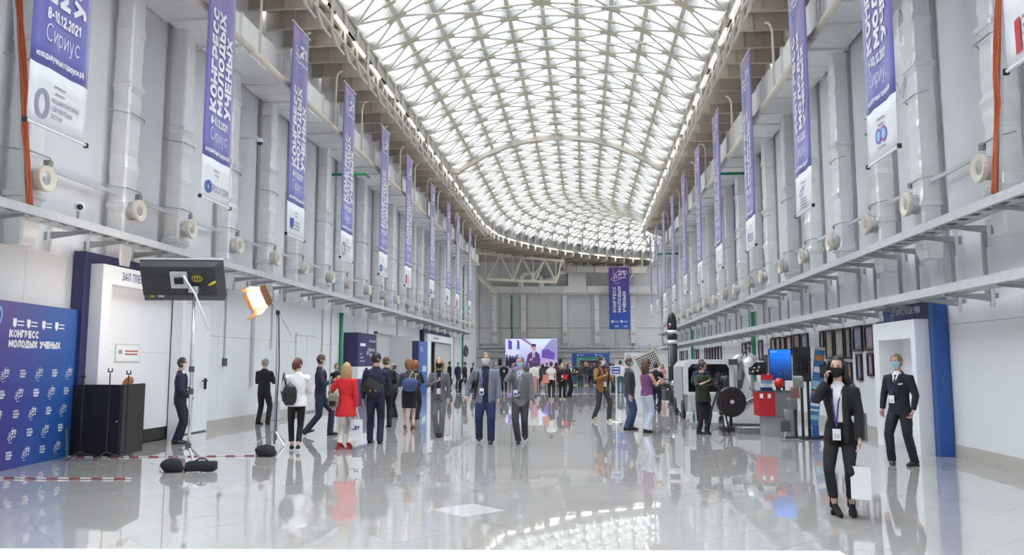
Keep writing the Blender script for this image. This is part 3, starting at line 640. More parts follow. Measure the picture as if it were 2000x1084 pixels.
# grey conduits and boxes on the lower plenary wall
def drop(y, z0, z1, lab, bx=None, r=.022, box=(.1,.14,.2)):
    t = thing('wall_conduit', lab, 'pipe', (XL+.09, y, 0)); MB().tube([(0,0,z1),(0,0,z0)], r, 6).build('conduit', LGREY, t)
    if bx: MB().rbox((.0,.0,z0-.08), box).build('junction_box', bx, t)
drop(19.9, 1.75, 3.9, 'grey conduit ending in a dark switch box beside white door', DGREY); drop(21.6, 1.0, 3.9, 'wide grey strut running down behind the man with phone', None, .07)
drop(23.0, 2.3, 3.9, 'thin conduit ending in a cream box behind the redhead lamp', CREAM); drop(27.62, 2.2, 3.9, 'thin conduit ending in a cream box before the green riser', CREAM)
drop(28.6, .6, 3.9, 'pair of thin conduits beside the green riser'); drop(33.6, 2.9, 3.9, 'thin grey conduit above the navy kiosk'); drop(39.0, .5, 3.9, 'grey conduit beside the blue kiosk', None, .05); drop(52, 1.2, 3.9, 'thin conduit beyond the grey door', LGREY); drop(56.4, .4, 3.9, 'thick grey conduit near wall end', None, .06)
t = thing('coiled_cables', 'loose coil of grey cables hung at the end of plenary wall', 'cable', (XL+.12, 61.5, 2.6)); MB().box(-.06,.1,-.05,.05,.1,.3).build('hook', DSTEEL, t); mb = MB(); rnd = random.Random(9)
for q in range(7): mb.tube([(.0+rnd.uniform(0,.12)+.05*(1+math.sin(k)), .7*math.cos(k*.7+q), .35*math.sin(k*.7+q)+rnd.uniform(-.1,.1)) for k in range(12)], .03, 5)
mb.build('cable_coil', DGREY, t)
# crumpled clear film hanging by the photograph wall
t = MB(); rnd = random.Random(4); t.tube([(0,0,0),(.02,.0,-.3),(.0,0,-.8),(.03,0,-1.3),(0,0,-1.75)], [.12,.3,.34,.26,.05], 10, ry=[.05,.1,.12,.1,.03], flat=(0,1,0))
for k in range(len(t.v)): t.v[k] = tuple(c+rnd.uniform(-.04,.04) for c in t.v[k])
tag(t.build('film_bundle', FOIL2, None, False, (XR-.2,16.0,8.7)), 'crumpled clear film bundle hanging on the photograph wall', 'plastic film')

# ================================================================ steel truss and box beam near the far end wall
t = thing('roof_truss', 'pale steel lattice truss hanging below the curved eave', 'truss', (0,0,0))
A = Vector((-9.4,72.0,11.75)); B = Vector((-1.9,74.2,11.25)); hgt = 2.35
def tp(f, z): p = A.lerp(B, f); return (p.x, p.y, p.z-(hgt if z else 0)*(1-.12*f))
MB().bar(tp(-.03,0), tp(1.02,0), .2, .24).build('top_chord', CREAM, t); MB().bar(tp(.08,1), tp(.92,1), .2, .24).build('bottom_chord', CREAM, t)
for a_, b_ in (((.08,1),(.24,0)),((.24,0),(.39,1)),((.39,1),(.50,0)),((.50,0),(.66,1)),((.66,1),(.78,0)),((.78,0),(.92,1)),((.92,1),(.99,0))): MB().bar(tp(a_[0],a_[1]), tp(b_[0],b_[1]), .15, .15).build('web_member', CREAM, t)
for f in (.06,.39,.64,.92): MB().bar(tp(f,0), tp(f,1), .11, .11).build('web_post', CREAM, t)
MB().bar((-9.9,70.5,9.9), (-8.2,74.5,8.3), .2, .24).build('end_strut', CREAM, t); MB().bar(tp(.6,1), tp(.78,0), .1, .1).build('web_member', CREAM, t)
for f in (0,.39,.78,1.0): MB().bar(tp(f,0), (tp(f,0)[0],tp(f,0)[1],12.1), .1).build('hanger', CREAM, t)
t = thing('box_beam', 'pale steel box beam above the hanging end-wall banner', 'beam', (0,0,0))
MB().bar((-1.7,78.2,10.95), (6.3,79.4,10.85), .5, .62).build('beam', TAUPE_L, t); MB().bar((4.9,79.2,10.6), (4.25,80.32,9.3), .2, .26).build('strut', CREAM, t); MB().bar((-1.9,74.2,11.2), (-1.7,78.2,11.0), .3, .5).build('side_beam', TAUPE, t)
for k in range(5): x = -1.3+k*1.8; MB().bar((x,78.2+k*.27,11.2),(x,78.2+k*.27,12.1),.12).build('hanger', CREAM, t)
for k in range(4): x = -.6+k*1.8; MB().box(x-.03,x+.03,77.95+k*.27,78.3+k*.27,10.6,11.28).build('stiffener', TAUPE, t)
# foil ducts along the far end wall
t = thing('supply_duct', 'horizontal foil duct with risers across the far end wall', 'duct', (0,80.55,0), a)
MB().box(-9.5,7.5,-.35,.35,8.75,9.45).build('duct_run', FOIL, t)
for x in (-7,-4.5,-2,.5,3,5.5): MB().box(x-.04,x+.04,-.4,.4,8.7,9.5).build('section_flange', FOIL2, t)
MB().box(-1.5,.3,-.45,.3,9.4,11.0).build('riser', FOIL, t)
MB().tube([(-4.2,-.2,10.1),(-2.9,-.2,10.15),(-2.6,-.2,10.5),(-2.3,-.2,10.9),(-1.5,-.2,10.95)], .28, 12).build('branch_duct', FOIL2, t, True)
MB().tube([(-6.3,-.25,9.3),(-6.3,-.25,10.4),(-5.9,-.25,10.8),(-4.6,-.25,10.8),(-4.2,-.25,10.3),(-4.2,-.25,9.3)], .3, 12).build('branch_duct', FOIL2, t, True)
tag(MB().tube([(-9.3,79.72,8.64),(7.4,80.45,8.64)], .09, 8).build('drain_pipe', CREAM, None, True), 'thin cream pipe below the foil duct on the far end wall', 'pipe')
t = thing('supply_duct', 'dark shadowed duct stack in the side bay', 'duct', (-11.2,76.5,0)); MB().box(-.9,.9,-.5,.5,8.0,10.2).build('duct_run', FOIL, t); MB().box(-.5,.5,-.55,.4,6.9,8.0).build('duct_boot', FOIL2, t); [MB().box(s_-.03,s_+.03,-.03,.03,10.15,12.12).build('hanger', WIRE, t) for s_ in (-.6,.6)]

# ================================================================ hanging banners
BAN = mat_grad('banner_violet_print', -5.8, 0, (0.10,0.13,0.50), (0.15,0.13,0.46), (0.19,0.13,0.43), .6, .45, .15, 1.0)
BAN.node_tree.nodes['Principled BSDF'].inputs['Sheen Weight'].default_value = 0.5
BAN_E = mat_grad('end_banner_print', -5.8, 0, (0.03,0.10,0.48), (0.06,0.07,0.40), (0.12,0.04,0.32), .55, .45, .1, .8)
BWH = mat('banner_white_fabric', (0.80,0.80,0.83), .6, var=.02); BTX = mat('banner_grey_print', (0.32,0.33,0.38), .6); BBL = mat('banner_blue_print', (0.06,0.12,0.42), .6); RINGB = mat('ring_blue_print', (0.25,0.40,0.85), .6); BRED = mat('banner_red_print', (0.60,0.05,0.06), .6); BPK = mat('banner_violet_mark', (0.35,0.12,0.5), .6); BCY = mat('banner_cyan_mark', (0.25,0.6,0.8), .6)
BW, BH = 1.30, 5.83
def wavy(u, z): return .012*math.sin(u*9+z*.6)+.006*math.sin(u*17)
def ban_xf(d): return lambda x, z: (x, -d-wavy(x,z)-.002, z)
def sheet(mb, x0, x1, z0, z1, nx=10, nz=14):
    v = []; f = []
    for s in (0, 1):
        for i in range(nx+1):
            for k in range(nz+1): x = x0+(x1-x0)*i/nx; z = z0+(z1-z0)*k/nz; v.append((x, -wavy(x,z)+(.006 if s else -.0), z))
    N = (nx+1)*(nz+1); q = lambda s,i,k: s*N+i*(nz+1)+k
    for i in range(nx):
        for k in range(nz): f += [(q(0,i,k),q(0,i+1,k),q(0,i+1,k+1),q(0,i,k+1)), (q(1,i,k),q(1,i,k+1),q(1,i+1,k+1),q(1,i+1,k))]
    for i in range(nx): f += [(q(0,i,0),q(1,i,0),q(1,i+1,0),q(0,i+1,0)), (q(0,i,nz),q(0,i+1,nz),q(1,i+1,nz),q(1,i,nz))]
    for k in range(nz): f += [(q(0,0,k),q(0,0,k+1),q(1,0,k+1),q(1,0,k)), (q(0,nx,k),q(1,nx,k),q(1,nx,k+1),q(0,nx,k+1))]
    return mb.add(v, f)
ZW = -4.94      # where the white foot begins
up_me = sheet(MB(), -BW/2, BW/2, ZW, 0).mesh('printed_sheet', BAN, True)
lo_me = sheet(MB(), -BW/2, BW/2, -BH, ZW, 10, 4).mesh('white_foot', BWH, True)
rod_me = MB().tube([(-BW/2-.04,0,0),(BW/2+.04,0,0)], .022, 8).mesh('rod', WHITE)
endc_me = MB().rbox((0,0,0),(.04,.06,.07)).mesh('rod_cap', BLACK)
xf = ban_xf(.012)
TXT = []
def line(name, fn, mats=LETTER):
    m = MB(); fn(m); TXT.append((name, m.mesh(name, mats)))
def vert(txt, x, z, h, width):   # text reading upwards
    line('title_line', lambda m: text_mesh(m, txt, z, 0, h, .25, .07, 1, lambda a, b: xf(x-b+0, a), 0, width))
vert('КОНГРЕСС', -.19, -3.95, .27, 2.27); vert('МОЛОДЫХ', .14, -3.95, .27, 2.30); vert('УЧЕНЫХ', .47, -3.95, .27, 1.85)
line('date_line', lambda m: text_mesh(m, '8-10.12.2021', -.38, -4.22, .18, .24, .08, 1, xf, 0, .76))
line('place_line', lambda m: text_mesh(m, 'Сириус', -.38, -4.55, .27, .07, .16, 1, xf, 0, .76))
line('web_line', lambda m: text_mesh(m, 'молодыеученые.годнауки.рф', -.54, -4.83, .11, .2, .08, 1, xf, 0, 1.04))
line('congress_mark', lambda m: logo21(m, .02, -.80, .98, xf, 0, True, 1), [LETTER, RINGB])
def foot_art(kind):
    xf = lambda x, z: ban_xf(.012)(x, z-.2); out = []
    def part(nm, fn): m = MB(); fn(m); out.append((nm, m.mesh(nm, [BTX, BBL, BRED, BPK, BCY])))
    bar_ = lambda x0, x1, z0, z1: part('partner_line', lambda m: flat(m, [(x0,z0),(x1,z0),(x1,z1),(x0,z1)], xf, 0))
    if kind == 'atom':
        part('partner_mark', lambda m: (ringp(m, -.36, -5.36, .12, .12, .03, xf, mi=1), ringp(m, -.36, -5.36, .12, .05, .03, xf, R(60), mi=1), ringp(m, -.36, -5.36, .12, .05, .03, xf, R(-60), mi=1)))
        part('partner_line', lambda m: text_mesh(m, 'РОСАТОМ', -.2, -5.44, .17, .16, .1, 1, xf, 0, .72))
    elif kind == 'ring':
        part('partner_mark', lambda m: ringp(m, -.36, -5.3, .10, .19, .07, xf, mi=0))
        for k, s_ in enumerate(('ФОНД ИНФРАСТРУКТУРНЫХ','И ОБРАЗОВАТЕЛЬНЫХ','ПРОГРАММ')): part('partner_line', lambda m: text_mesh(m, s_, -.18, -5.22-.12*k, .075, .16, .06, 1, xf, 0, (.62,.5,.26)[k]))
    elif kind == 'shield':
        part('partner_mark', lambda m: flat(m, [(-.42,-5.15),(-.22,-5.15),(-.22,-5.34),(-.32,-5.46),(-.42,-5.34)], xf, 1))
        for k in range(3): bar_(-.14, .3, -5.24-.09*k, -5.20-.09*k)
    elif kind == 'red':
        part('partner_mark', lambda m: flat(m, [(-.46,-5.12),(-.3,-5.12),(-.3,-5.52),(-.46,-5.52)], xf, 2))
        for k in range(4): bar_(-.24, .28, -5.18-.1*k, -5.14-.1*k)
    elif kind == 'loop':
        part('partner_mark', lambda m: (ringp(m, -.1, -5.25, .09, .11, .04, xf, mi=3), ringp(m, .1, -5.25, .09, .11, .04, xf, mi=3), flat(m, disc_pts(-.1,-5.25,.07,12,.09), xf, 4), flat(m, disc_pts(.1,-5.25,.07,12,.09), xf, 4)))
        bar_(-.16, .16, -5.46, -5.44)
    elif kind == 'swoosh':
        part('partner_mark', lambda m: ringp(m, -.1, -5.18, .16, .05, .02, xf, R(15), mi=1))
        for k in range(4): bar_(-.2, .2, -5.345-.07*k, -5.32-.07*k)
    else:
        part('partner_mark', lambda m: (flat(m, [(-.36,-5.5),(-.32,-5.5),(-.32,-5.28),(-.36,-5.28)], xf, 0), flat(m, [(-.2,-5.5),(-.16,-5.5),(-.16,-5.28),(-.2,-5.28)], xf, 0), flat(m, [(-.36,-5.5),(-.16,-5.5),(-.16,-5.46),(-.36,-5.46)], xf, 0)))
        bar_(-.08, .3, -5.5, -5.44)
    for k in range(2): bar_(-.14+.03*k, .14-.03*k, -4.98-.1*k, -4.955-.1*k)
    return out
ART = {k: foot_art(k) for k in ('atom','ring','shield','red','loop','swoosh','corner')}
def banner(x, y, ztop, rz, kind, label, group=None, wire_to=12.13):
    t = thing('hanging_banner', label, 'banner', (x,y,ztop), rz, group)
    sh = link('printed_sheet', up_me, t); [link(n_, m_, sh) for n_, m_ in TXT]; ft = link('white_foot', lo_me, t); [link(n_, m_, ft) for n_, m_ in ART[kind]]
    link('rod', rod_me, t, (0,0,0)); link('rod', rod_me, t, (0,0,-BH))
    for s in (-1, 1):
        link('rod_cap', endc_me, t, (s*(BW/2+.04),0,-BH)); MB().bar((s*.5,0,0),(s*.5,0,wire_to-ztop),.008).build('wire', WIRE, t)
L_B = [(10.75,'ring','grey ring mark on its white foot, beside the nearest orange cables'),(15.85,'atom','round blue atom mark, next before the white dome camera'),(20.55,'shield','blue shield mark, next before the one with grey text block'),(25.2,'ring','grey ring mark, hung beside the green pipe stub'),(30.0,'atom','blue atom mark, next before the one with red block'),(34.4,'red','red block mark, above the grey doorway'),(40.0,'atom','blue atom mark, hung past the one with red block'),(44.9,'shield','blue shield mark, in the dense row by plenary wall end'),(48.4,'red','red block mark, in the dense row by plenary wall end'),(53.6,'shield','blue shield mark, last one on the plenary wall')]
for y, k, s in L_B: banner(-7.72, y+.03, 10.85, R(90), k, 'violet congress banner with '+s)
R_B = [(8.75,'red','red mark, beside orange cables on photograph wall'),(13.3,'loop','violet infinity loop mark on its white foot'),(18.0,'swoosh','small blue swoosh mark on its white foot'),(23.7,'shield','blue shield mark on photograph wall'),(29.2,'corner','grey corner bracket mark, beside a green pipe stub'),(34.0,'red','red block mark on photograph wall'),(38.9,'shield','blue shield mark past the one with red block'),(43.8,'ring','grey ring mark toward the rocket'),(48.7,'atom','blue atom mark toward the rocket'),(53.6,'red','red block mark near the rocket top'),(58.4,'shield','blue shield mark, last one on photograph wall')]
for y, k, s in R_B: banner(4.95, y, 10.85, R(-90), k, 'violet congress banner with '+s)
# banner at the far end wall
t = thing('hanging_banner', 'blue and violet congress banner with ringed 21 on far end wall', 'banner', (3.55, 78.6, 11.15), R(1)); S = 6.15/5.8; w2 = 1.0
MB().box(-w2, w2, -.012, .012, -6.15, 0).build('printed_sheet', BAN_E, t); x2 = lambda x, z: (x, -.016, z)
tm = MB(); logo21(tm, .02, -.85, 1.35, x2, 0, True, 0); tm.build('congress_mark', LETTER, t)
for s, x, wd, h in (('КОНГРЕСС',-.30,2.55,.34),('МОЛОДЫХ',.18,2.6,.34),('УЧЕНЫХ',.66,2.1,.34)): tm = MB(); text_mesh(tm, s, -4.5, 0, h, .27, .08, 1, lambda a_, b_, x=x: x2(x-b_, a_), 0, wd); tm.build('title_line', LETTER, t)
for k in range(4):
    tm = MB(); cx = -.7+.9*(k % 2); cz = -5.4-.45*(k//2)
    if k < 2: flat(tm, [(cx-.12,cz+.12),(cx+.12,cz+.12),(cx+.12,cz-.05),(cx,cz-.16),(cx-.12,cz-.05)], x2)
    for q in range(2): flat(tm, [(cx+.2,cz+.06-.1*q),(cx+.6,cz+.06-.1*q),(cx+.6,cz+.02-.1*q),(cx+.2,cz+.02-.1*q)], x2)
    tm.build('sponsor_mark', LETTER, t)
MB().tube([(-1.04,0,0),(1.04,0,0)], .03, 8).build('rod', WHITE, t)
# ================================================================ portals and kiosks
BLUE = mat('royal_blue_print', (0.03,0.10,0.36), .5, var=.25, vscale=4)
NAVYG = mat_grad('navy_gradient_print', -1.2, 1.3, (0.05,0.05,0.08), (0.045,0.06,0.17), (0.06,0.11,0.30), .5, .55, .1, 1.0, axis='Y')
GREYL = mat('grey_print', (0.30,0.31,0.38), .6); NAVYT = mat('navy_lettering', (0.05,0.06,0.20), .6); REDT = mat('red_print', (0.5,0.12,0.10), .6)
def hall_portal(name, label, x, s, y0, y1, ztop, m_navy, m_end, jn, jf, opn_top, wtop, proud=.27, deep=.52):
    """navy surround with a white reveal; s=+1 when the hall lies on the +x side"""
    t = thing(name, label, None, (x, (y0+y1)/2, 0)); h = (y1-y0)/2; t['kind'] = 'structure'
    f = lambda a, b: (min(s*a, s*b), max(s*a, s*b))
    X0, X1 = f(.02, proud)
    MB().box(X0, X1, -h+.16, -h+.19, 0, ztop).build('surround_jamb', m_navy, t); MB().box(X0, X1, h-.2, h, 0, ztop-.0).build('surround_jamb', m_navy, t)
    MB().box(X0, X1, -h+.19, h-.2, wtop-.3, ztop).build('surround_header', m_navy, t)
    MB().box(X0, X1, -h+.0, -h+.16, 0, ztop).build('surround_end', m_end, t)
    X0, X1 = f(.05, deep)
    MB().box(X0, X1, -h+.19, -h+.19+jn, 0, wtop).build('white_jamb', WHITE, t); MB().box(X0, X1, h-.08-jf, h-.08, 0, wtop).build('white_jamb', WHITE, t)
    MB().box(X0, X1, -h+.19+jn, h-.08-jf, opn_top, wtop).build('white_lintel', WHITE, t)
    return t
pr = hall_portal('door_1', 'blue and navy door surround with white reveal on photograph wall', XR-.06, -1, 14.84, 17.2, 2.82, NAVYG, BLUE, .2, .3, 2.1, 2.44)
MB().box(-.06, -.02, -1.0, .85, .04, 2.12).build('door_leaf', WHITE, pr); MB().box(-.09, -.055, .25, .28, .0, 2.1).build('door_edge', DGREY, pr); MB().bar((-.1,.15,1.0),(-.1,.28,1.0),.025).build('door_handle', CHROME, pr)
tm = MB(); xf_ = lambda a, b: (-.285, -a, b)
text_mesh(tm, 'КОНГРЕСС МОЛОДЫХ УЧЕНЫХ', -.44, 2.575, .13, .24, .05, 1, xf_, 0, 1.14); tm.build('lettering', LETTER, pr)
tm = MB(); logo21(tm, -.60, 2.64, .26, xf_, 0, True, 0); tm.build('congress_mark', LETTER, pr)
pl_ = hall_portal('door_2', 'navy door surround with white reveal around the plenary hall entrance', XL+.06, 1, 13.62, 17.0, 3.68, NAVY, NAVY, .3, .12, 3.12, 3.47, .24, .48)
tm = MB(); text_mesh(tm, 'ЗАЛ ПЛЕНАРНОГО', -.9, 3.22, .16, .12, .14, 1, lambda a, b: (.486, a, b), 0, 1.36); tm.build('lettering', NAVYT, pl_)
MB().box(.16,.22,-1.2,1.49,.28,3.12).build('entrance_panel', WHITE, pl_); MB().box(.16,.21,-1.2,1.49,.02,.28).build('panel_base', BLACK, pl_); MB().box(.215,.225,-1.2,1.49,1.86,1.868).build('panel_seam', LGREY, pl_)
sg = MB().box(.218,.232,-.58,.28,1.66,2.02).build('notice_frame', LGREY, pl_); MB().box(.230,.236,-.56,.26,1.68,2.0).build('notice_sheet', WHITE, sg)
for k in range(2): MB().box(.235,.239,-.26,.2-.02*k,1.865-.06*k,1.895-.06*k).build('notice_line', REDT, sg)
MB().box(.235,.239,-.48,-.36,1.82,1.9).build('notice_mark', GREYL, sg)
d3 = thing('door_3', 'tall white double door beside the plenary entrance', None, (XL+.065, 17.96, 0), kind='structure')
MB().box(-.01,.10,-.94,.94,.03,3.02).build('door_leaf', WHITE, d3); MB().box(-.01,.08,-.94,.94,0,.03).build('threshold', DGREY, d3); MB().box(.1,.14,.72,.78,1.02,1.28).build('handle_plate', BLACK, d3); MB().bar((.17,.5,1.22),(.17,.76,1.22),.03).build('lever', BLACK, d3)
d4 = thing('door_4', 'plain white double door with fine seams on the plenary wall', None, (XL+.07, 26.0, 0), kind='structure')
MB().box(0,.03,-.95,-.005,.05,2.55).build('door_leaf', WALLW, d4); MB().box(0,.03,.005,.95,.05,2.55).build('door_leaf', WALLW, d4); MB().box(.0,.05,-1.0,1.0,2.56,2.62).build('door_head', WALLW, d4); MB().bar((.06,-.1,1.05),(.06,-.22,1.05),.025).build('lever', CHROME, d4)
# navy kiosk with white band
t = thing('info_kiosk', 'tall navy kiosk with white band and congress lettering', 'kiosk', (-8.98, 31.55, 0))
MB().box(-.28,.28,-1.35,1.35,0,1.05).build('lower_body', NAVY, t); MB().box(-.285,.285,-1.355,1.355,1.05,1.52).build('white_band', WHITE, t); MB().box(-.28,.28,-1.35,1.35,1.52,2.84).build('upper_body', NAVY, t)
tm = MB(); xk = lambda a, b: (.2835, a, b)
text_mesh(tm, 'КОНГРЕСС', .3, 2.12, .13, .25, .05, 1, xk, 0, .9); text_mesh(tm, 'МОЛОДЫХ УЧЕНЫХ', .3, 1.92, .13, .25, .05, 1, xk, 0, 1.0); tm.build('lettering', LETTER, t)
tm = MB(); text_mesh(tm, '21', -.1, 2.0, .3, .26, .06, 1, xk); tm.build('congress_mark', LETTER, t)
MB().box(.278,.284,-1.05,-.3,2.32,2.44).build('print_line', LETTER, t)
for k in range(3): MB().box(.278,.284,-1.05,-.35-.2*k,1.72+.14*k,1.75+.14*k).build('print_line', LETTER, t)
for k in range(4): MB().box(.278,.284,.3+.26*k,.4+.26*k,2.5,2.6).build('emblem', LETTER, t)
MB().box(.284,.290,-.6,.7,1.26,1.29).build('print_line', GREYL, t)
# grey doorway
d5 = thing('door_5', 'grey open doorway beside the navy kiosk', None, (XL+.06, 36.2, 0), kind='structure')
MB().box(.0,.06,-1.45,1.45,.0,2.98).build('door_recess', mat('grey_door', (0.55,0.55,0.55), .5), d5); MB().box(.0,.16,1.36,1.5,0,3.05).build('door_jamb', LGREY, d5); MB().box(.0,.16,-1.5,-1.36,0,3.05).build('door_jamb', LGREY, d5); MB().box(.0,.16,-1.5,1.5,2.98,3.06).build('door_head', LGREY, d5)
MB().rbox((.55,1.25,1.48),(1.15,.05,2.9),(0,0,R(14))).build('door_leaf', LGREY, d5)
# blue kiosk and third portal
BLG = mat_grad('pale_blue_gradient_print', 0, 2.9, (0.02,0.10,0.36), (0.07,0.17,0.46), (0.10,0.16,0.42), .5, .5, .1, 1.0)
t = thing('info_kiosk', 'tall blue gradient kiosk before the white and navy portal', 'kiosk', (-8.95, 42.6, 0))
MB().box(-.3,.24,-1.0,1.25,0,2.84).build('body', NAVY, t); MB().box(.24,.262,-1.0,1.25,0.02,2.82).build('front_print', BLG, t)
tm = MB(); xk = lambda a, b: (.266, a, b); [MB().box(.26,.267,.05+.26*k,.22+.26*k,1.2,1.52).build('print_block', LETTER, t) for k in range(4)]
tm = MB(); text_mesh(tm, '21', -.6, 2.3, .26, .26, .06, 1, xk); text_mesh(tm, 'Год', -.2, 2.42, .1, .2, .06, 1, xk); text_mesh(tm, 'науки', -.2, 2.28, .1, .2, .06, 1, xk); tm.build('congress_mark', LETTER, t)
p3_ = hall_portal('door_6', 'white and navy door surround beyond the blue kiosk', XL+.06, 1, 44.6, 53.6, 3.62, NAVY, NAVY, 1.0, .5, 2.95, 3.35, .24, .45)
MB().rbox((.3,1.2,1.45),(.06,5.0,2.88)).build('door_leaf', mat('pale_grey_door', (0.55,0.54,0.53), .6), p3_)
MB().box(.45,.456,-2.6,-.9,3.08,3.2).build('print_line', GREYL, p3_)

# ================================================================ press backdrop, dark desk, stands
PW = mat_grad('press_wall_print', -5.5, 0, (0.06,0.03,0.20), (0.05,0.04,0.24), (0.02,0.10,0.36), .5, .7, .25, 1.6, axis='X')
t = thing('press_backdrop', 'tall blue press wall printed with congress titles and marks', 'backdrop', (-9.17, 13.78, 0), R(97.0))
MB().box(-5.6,0,-.03,.03,0,2.6).build('printed_board', PW, t); MB().box(-5.6,-.02,.03,.06,.02,2.55).build('back_frame', DGREY, t)
xb = lambda a, b: (a, -.033, b)
for s, z, w in (('КОНГРЕСС',2.04,.82),('МОЛОДЫХ УЧЕНЫХ',1.88,1.5)):
    tm = MB(); text_mesh(tm, s, -2.22, z, .125, .30, .04, 1, xb, 0, w); tm.build('title', LETTER, t)
tm = MB(); text_mesh(tm, 'Год науки и технологий', -4.4, 1.86, .14, .2, .08, 1, xb, 0, 1.85); tm.build('title', LETTER, t)
tm = MB(); logo21(tm, -3.05, 2.12, 1.1, xb, 0, True, 1); tm.build('congress_mark', [LETTER, RINGB], t)
for k, x in enumerate((-2.14,-1.76,-1.32,-.92)):
    mb = MB(); flat(mb, [(x,2.34),(x+.1,2.34),(x+.1,2.24),(x+.05,2.19),(x,2.24)], xb)
    for q in range(2): flat(mb, [(x+.12,2.31-.06*q),(x+.30,2.31-.06*q),(x+.30,2.29-.06*q),(x+.12,2.29-.06*q)], xb)
    mb.build('sponsor_mark', LETTER, t)
tbm = MB()
for q, (s, w) in enumerate((('КОНГРЕСС',.15),('МОЛОДЫХ',.17),('УЧЕНЫХ',.14))): text_mesh(tbm, s, 0, -.045*q, .036, .26, .06, 1, xb, 0, w)
tbme = tbm.mesh('small_title', LETTER); lgm = MB(); logo21(lgm, .07, -.03, .2, xb, 0, True, 0); lgme = lgm.mesh('small_mark', LETTER)
for r_ in range(5):
    for c_ in range(11): link('small_title' if (c_+r_) % 2 else 'small_mark', tbme if (c_+r_) % 2 else lgme, t, (-5.15+c_*.47+.06*r_*(-1), 0, 1.5-.315*r_))
tag(MB().box(-9.27,-9.19,13.86,13.96,0,1.99).build('speaker_panel', BLACK), 'slim black panel standing behind the end of press wall', 'panel')
DESK = mat('dark_brown_board', (0.020,0.016,0.017), .45, var=.3, vscale=3)
t = thing('reception_desk', 'dark brown folding desk screen beside the press wall', 'desk', (0,0,0))
MB().bar((-9.13,13.61,.63),(-8.16,13.52,.63),.04,1.26).build('front_panel', DESK, t); MB().bar((-8.16,13.54,.63),(-8.36,14.6,.63),.04,1.26).build('side_panel', DESK, t)
MB().box(-9.08,-8.36,13.6,14.5,.98,1.02).build('desk_top', DESK, t); MB().rbox((-8.19,13.485,.62),(.03,.03,.03)).build('lock', CHROME, t)
def mic_stand(x, y, h, lab, head):
    t = thing('microphone_stand', lab, 'stand', (x,y,0)); MB().tube([(0,0,.08),(0,0,h)], .011, 6).build('pole', BLACK, t); MB().tube([(0,0,h*.45),(0,0,h*.55)], .018, 8).build('clutch', BLACK, t)
    for k in range(3):
        a_ = R(120*k+(20 if x < -8.1 else -30)); MB().tube([(0,0,.12),(.13*math.cos(a_),.13*math.sin(a_),.06),(.28*math.cos(a_),.28*math.sin(a_),.012)], .010, 6).build('leg', BLACK, t)
    if head: MB().ell((0,-.02,h+.01),(.05,.04,.03)).build('clip', BLACK, t, True)
    else:
        MB().bar((-.035,0,h+.03),(-.035,0,h+.08),.014).build('fork', BLACK, t); MB().bar((.035,0,h+.03),(.035,0,h+.08),.014).build('fork', BLACK, t); MB().bar((-.04,0,h+.02),(.04,0,h+.02),.02).build('fork_base', BLACK, t)
mic_stand(-8.72,13.28,1.40,'black microphone stand with round clip at the desk corner',True); mic_stand(-8.22,13.25,1.47,'black microphone stand with forked top before the desk',False); mic_stand(-8.0,13.45,1.43,'black microphone stand with forked top beside the white panel',False)
tag(MB().bar((-9.0,13.3,.5),(-8.72,12.95,.015),.03).build('prop_leg', BLACK), 'black prop leg leaning at the foot of the desk', 'stand')
# floor tape lines
TAPE = bpy.data.materials.new('red_white_tape'); TAPE.use_nodes = True; nt = TAPE.node_tree; p_ = nt.nodes['Principled BSDF']; tc = nt.nodes.new('ShaderNodeTexCoord'); sx = nt.nodes.new('ShaderNodeSeparateXYZ'); mm = nt.nodes.new('ShaderNodeMath'); mm.operation = 'PINGPONG'; mm.inputs[1].default_value = .16
g_ = nt.nodes.new('ShaderNodeMath'); g_.operation = 'GREATER_THAN'; g_.inputs[1].default_value = .08; cm = nt.nodes.new('ShaderNodeMix'); cm.data_type = 'RGBA'; cm.inputs[6].default_value = (.75,.73,.72,1); cm.inputs[7].default_value = (.35,.05,.06,1)
nt.links.new(tc.outputs['Object'], sx.inputs[0]); nt.links.new(sx.outputs['X'], mm.inputs[0]); nt.links.new(mm.outputs[0], g_.inputs[0]); nt.links.new(g_.outputs[0], cm.inputs[0]); nt.links.new(cm.outputs[2], p_.inputs['Base Color'])
tag(MB().tube([(-8.74,10.85,.016),(-7.6,10.86,.016),(-6.4,10.95,.016)], .011, 6).build('taped_cable', TAPE), 'red and white taped cable leading to the softbox stand', 'cable')
tag(MB().tube([(-9.05,13.46,.011),(-8.2,13.40,.011),(-7.2,13.62,.011),(-5.8,13.88,.011)], .011, 6).build('taped_cable', TAPE), 'red and white taped cable leading to the redhead lamp', 'cable')
tag(MB().box(-8.9,2.2,43.7,43.78,.001,.006).build('floor_line', LETTER), 'thin white line taped across the floor', 'tape')

# ================================================================ film lights
SOFT = mat('softbox_diffuser', (1,.9,.8), .6, emit=6.0, ecol=(1.0,.76,.62)); BRZ = mat('bronze_barn_door', (0.22,0.09,0.03), .45, .4, var=.2); YEL = mat('yellow_tag', (0.70,0.52,0.03), .5)
t = thing('softbox_light', 'wide dark grey softbox with white arm on a tall stand', 'film light', (-6.19,12.17,0))
MB().tube([(0,0,.28),(.0,0,1.5),(-.01,-.02,1.52),(.0,-.03,2.72)], [.028,.028,.02,.02], 10).build('pole', CHROME, t, True)
for z in (.3,1.5,1.15): MB().tube([(0,-.01,z),(0,-.01,z+.09)], .042, 10).build('collar', DGREY, t); 
MB().bar((0,-.02,1.25),(-.09,-.04,1.27),.02).build('wing_knob', BLACK, t)
for k in range(3):
    a_ = R(120*k+75); MB().bar((0,0,.34),(.42*math.cos(a_),.42*math.sin(a_),.02),.03,.02).build('leg', DSTEEL, t)
hd = MB(); M = Matrix.Rotation(R(8),3,'Z') @ Matrix.Rotation(R(24),3,'X')
HC = Vector((-.24,-.02,2.98))
